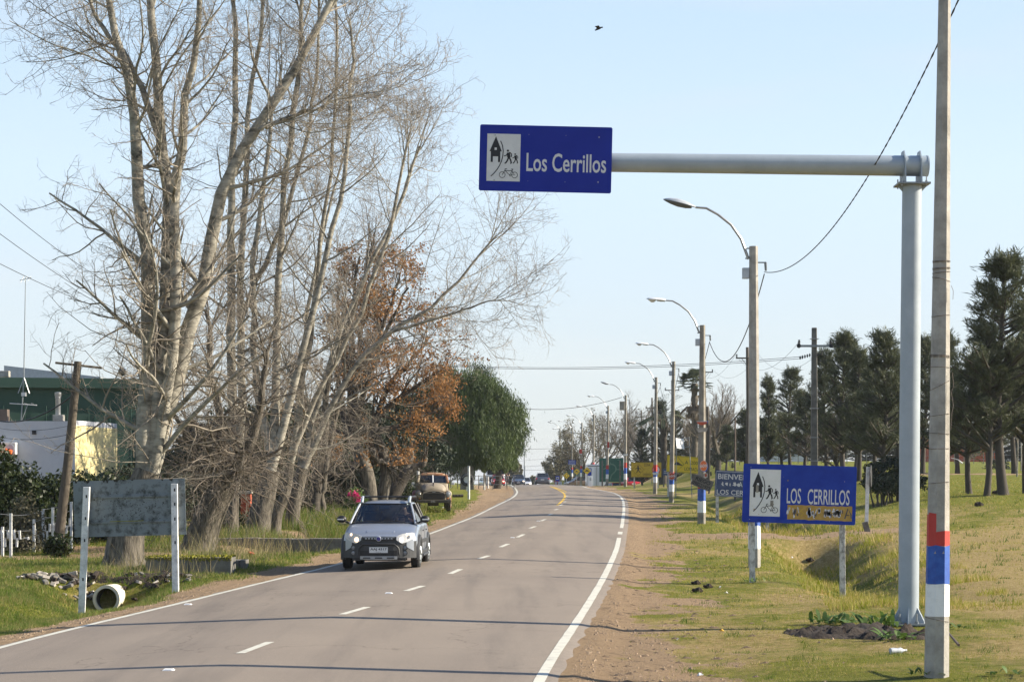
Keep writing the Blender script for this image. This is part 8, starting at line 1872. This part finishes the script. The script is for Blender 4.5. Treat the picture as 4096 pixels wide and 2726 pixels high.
grass('tall_grass', 'tall pale green grass behind the ditch wall and around the trunks on the left', (lambda y: XL(y)-7.5, lambda y: XL(y)-2.6, 58, 92), 50000, .22, .014, 204, lambda x, y: (wob(x,y,.8,41) > -.1)*.9, 'grass_left')
grass('tall_grass', 'scattered darker tufts over the right verge and the open field', (lambda y: XR(y)+1.6, lambda y: np.maximum(XR(y)+13, y*.262), 21, 90), 150000, .085, .013, 208, lambda x, y: ((wob(x,y,2.7,44)+.6*wob(x,y,6.5,45) > .75)*.95), 'grass_tuft')
grass('dry_stalks', 'thin dry stalks standing along the left ditch', (lambda y: XL(y)-5.0, lambda y: XL(y)-2.2, 44, 62), 1500, .42, .012, 205, lambda x, y: x*0+1, 'grass_dry')
# loose gravel on both dirt verges
def gravel(name, label, region, n, seed, side):
    rng = R_(seed); x0, x1, y0, y1 = region; y = 1/(1/y0+(1/y1-1/y0)*rng.rand(n)); x = x0(y)+(x1(y)-x0(y))*rng.rand(n); k = rng.rand(n) < dirtw(x,y)*.9+.05; x, y = x[k], y[k]; n = len(x); z = g(x,y); s_ = rng.uniform(.004,.011,n)*(1+1.6*(rng.rand(n) < .04))
    P_ = np.array([[-1,-.6,0],[1,-.7,0],[.7,.9,0],[-.8,.7,0],[0,0,1.1]]); a = rng.rand(n)*2*PI; c_, q = np.cos(a)[:,None], np.sin(a)[:,None]
    X = x[:,None]+(P_[None,:,0]*c_-P_[None,:,1]*q)*s_[:,None]; Y = y[:,None]+(P_[None,:,0]*q+P_[None,:,1]*c_)*s_[:,None]; Z = z[:,None]-.003+P_[None,:,2]*s_[:,None]
    V = np.stack([X,Y,Z],-1).reshape(-1,3); I = (np.arange(n)*5)[:,None,None]+np.array([[0,1,4],[1,2,4],[2,3,4],[3,0,4]])[None]; o = link(name, np_mesh(name, V, I.reshape(-1,3)), 'gravel_stone'); return props(o, label, 'gravel', kind='stuff')
mk('gravel_stone', (.17,.12,.085), .95, sc=30, c2=(.46,.335,.21))
gravel('gravel', 'loose reddish gravel on the right dirt verge', (lambda y: XR(y)+.3, lambda y: XR(y)+4, 21, 75), 42000, 206, 1)
gravel('gravel', 'loose reddish gravel on the left dirt verge', (lambda y: XL(y)-2.2, lambda y: XL(y)-.3, 26, 75), 22000, 207, -1)

# ------------------------------------------------------------------ light haze in the air
hm = bpy.data.materials.new('haze'); hm.use_nodes = True; t = hm.node_tree; t.nodes.remove(t.nodes['Principled BSDF'])
pv = t.nodes.new('ShaderNodeVolumePrincipled'); pv.inputs['Color'].default_value = (.86,.92,1,1); pv.inputs['Density'].default_value = .00014; pv.inputs['Anisotropy'].default_value = .2
t.links.new(pv.outputs[0], t.nodes['Material Output'].inputs['Volume'])
props(MB().box(0, 2900, 12, 6100, 6300, 44).build('haze', hm), kind='stuff')
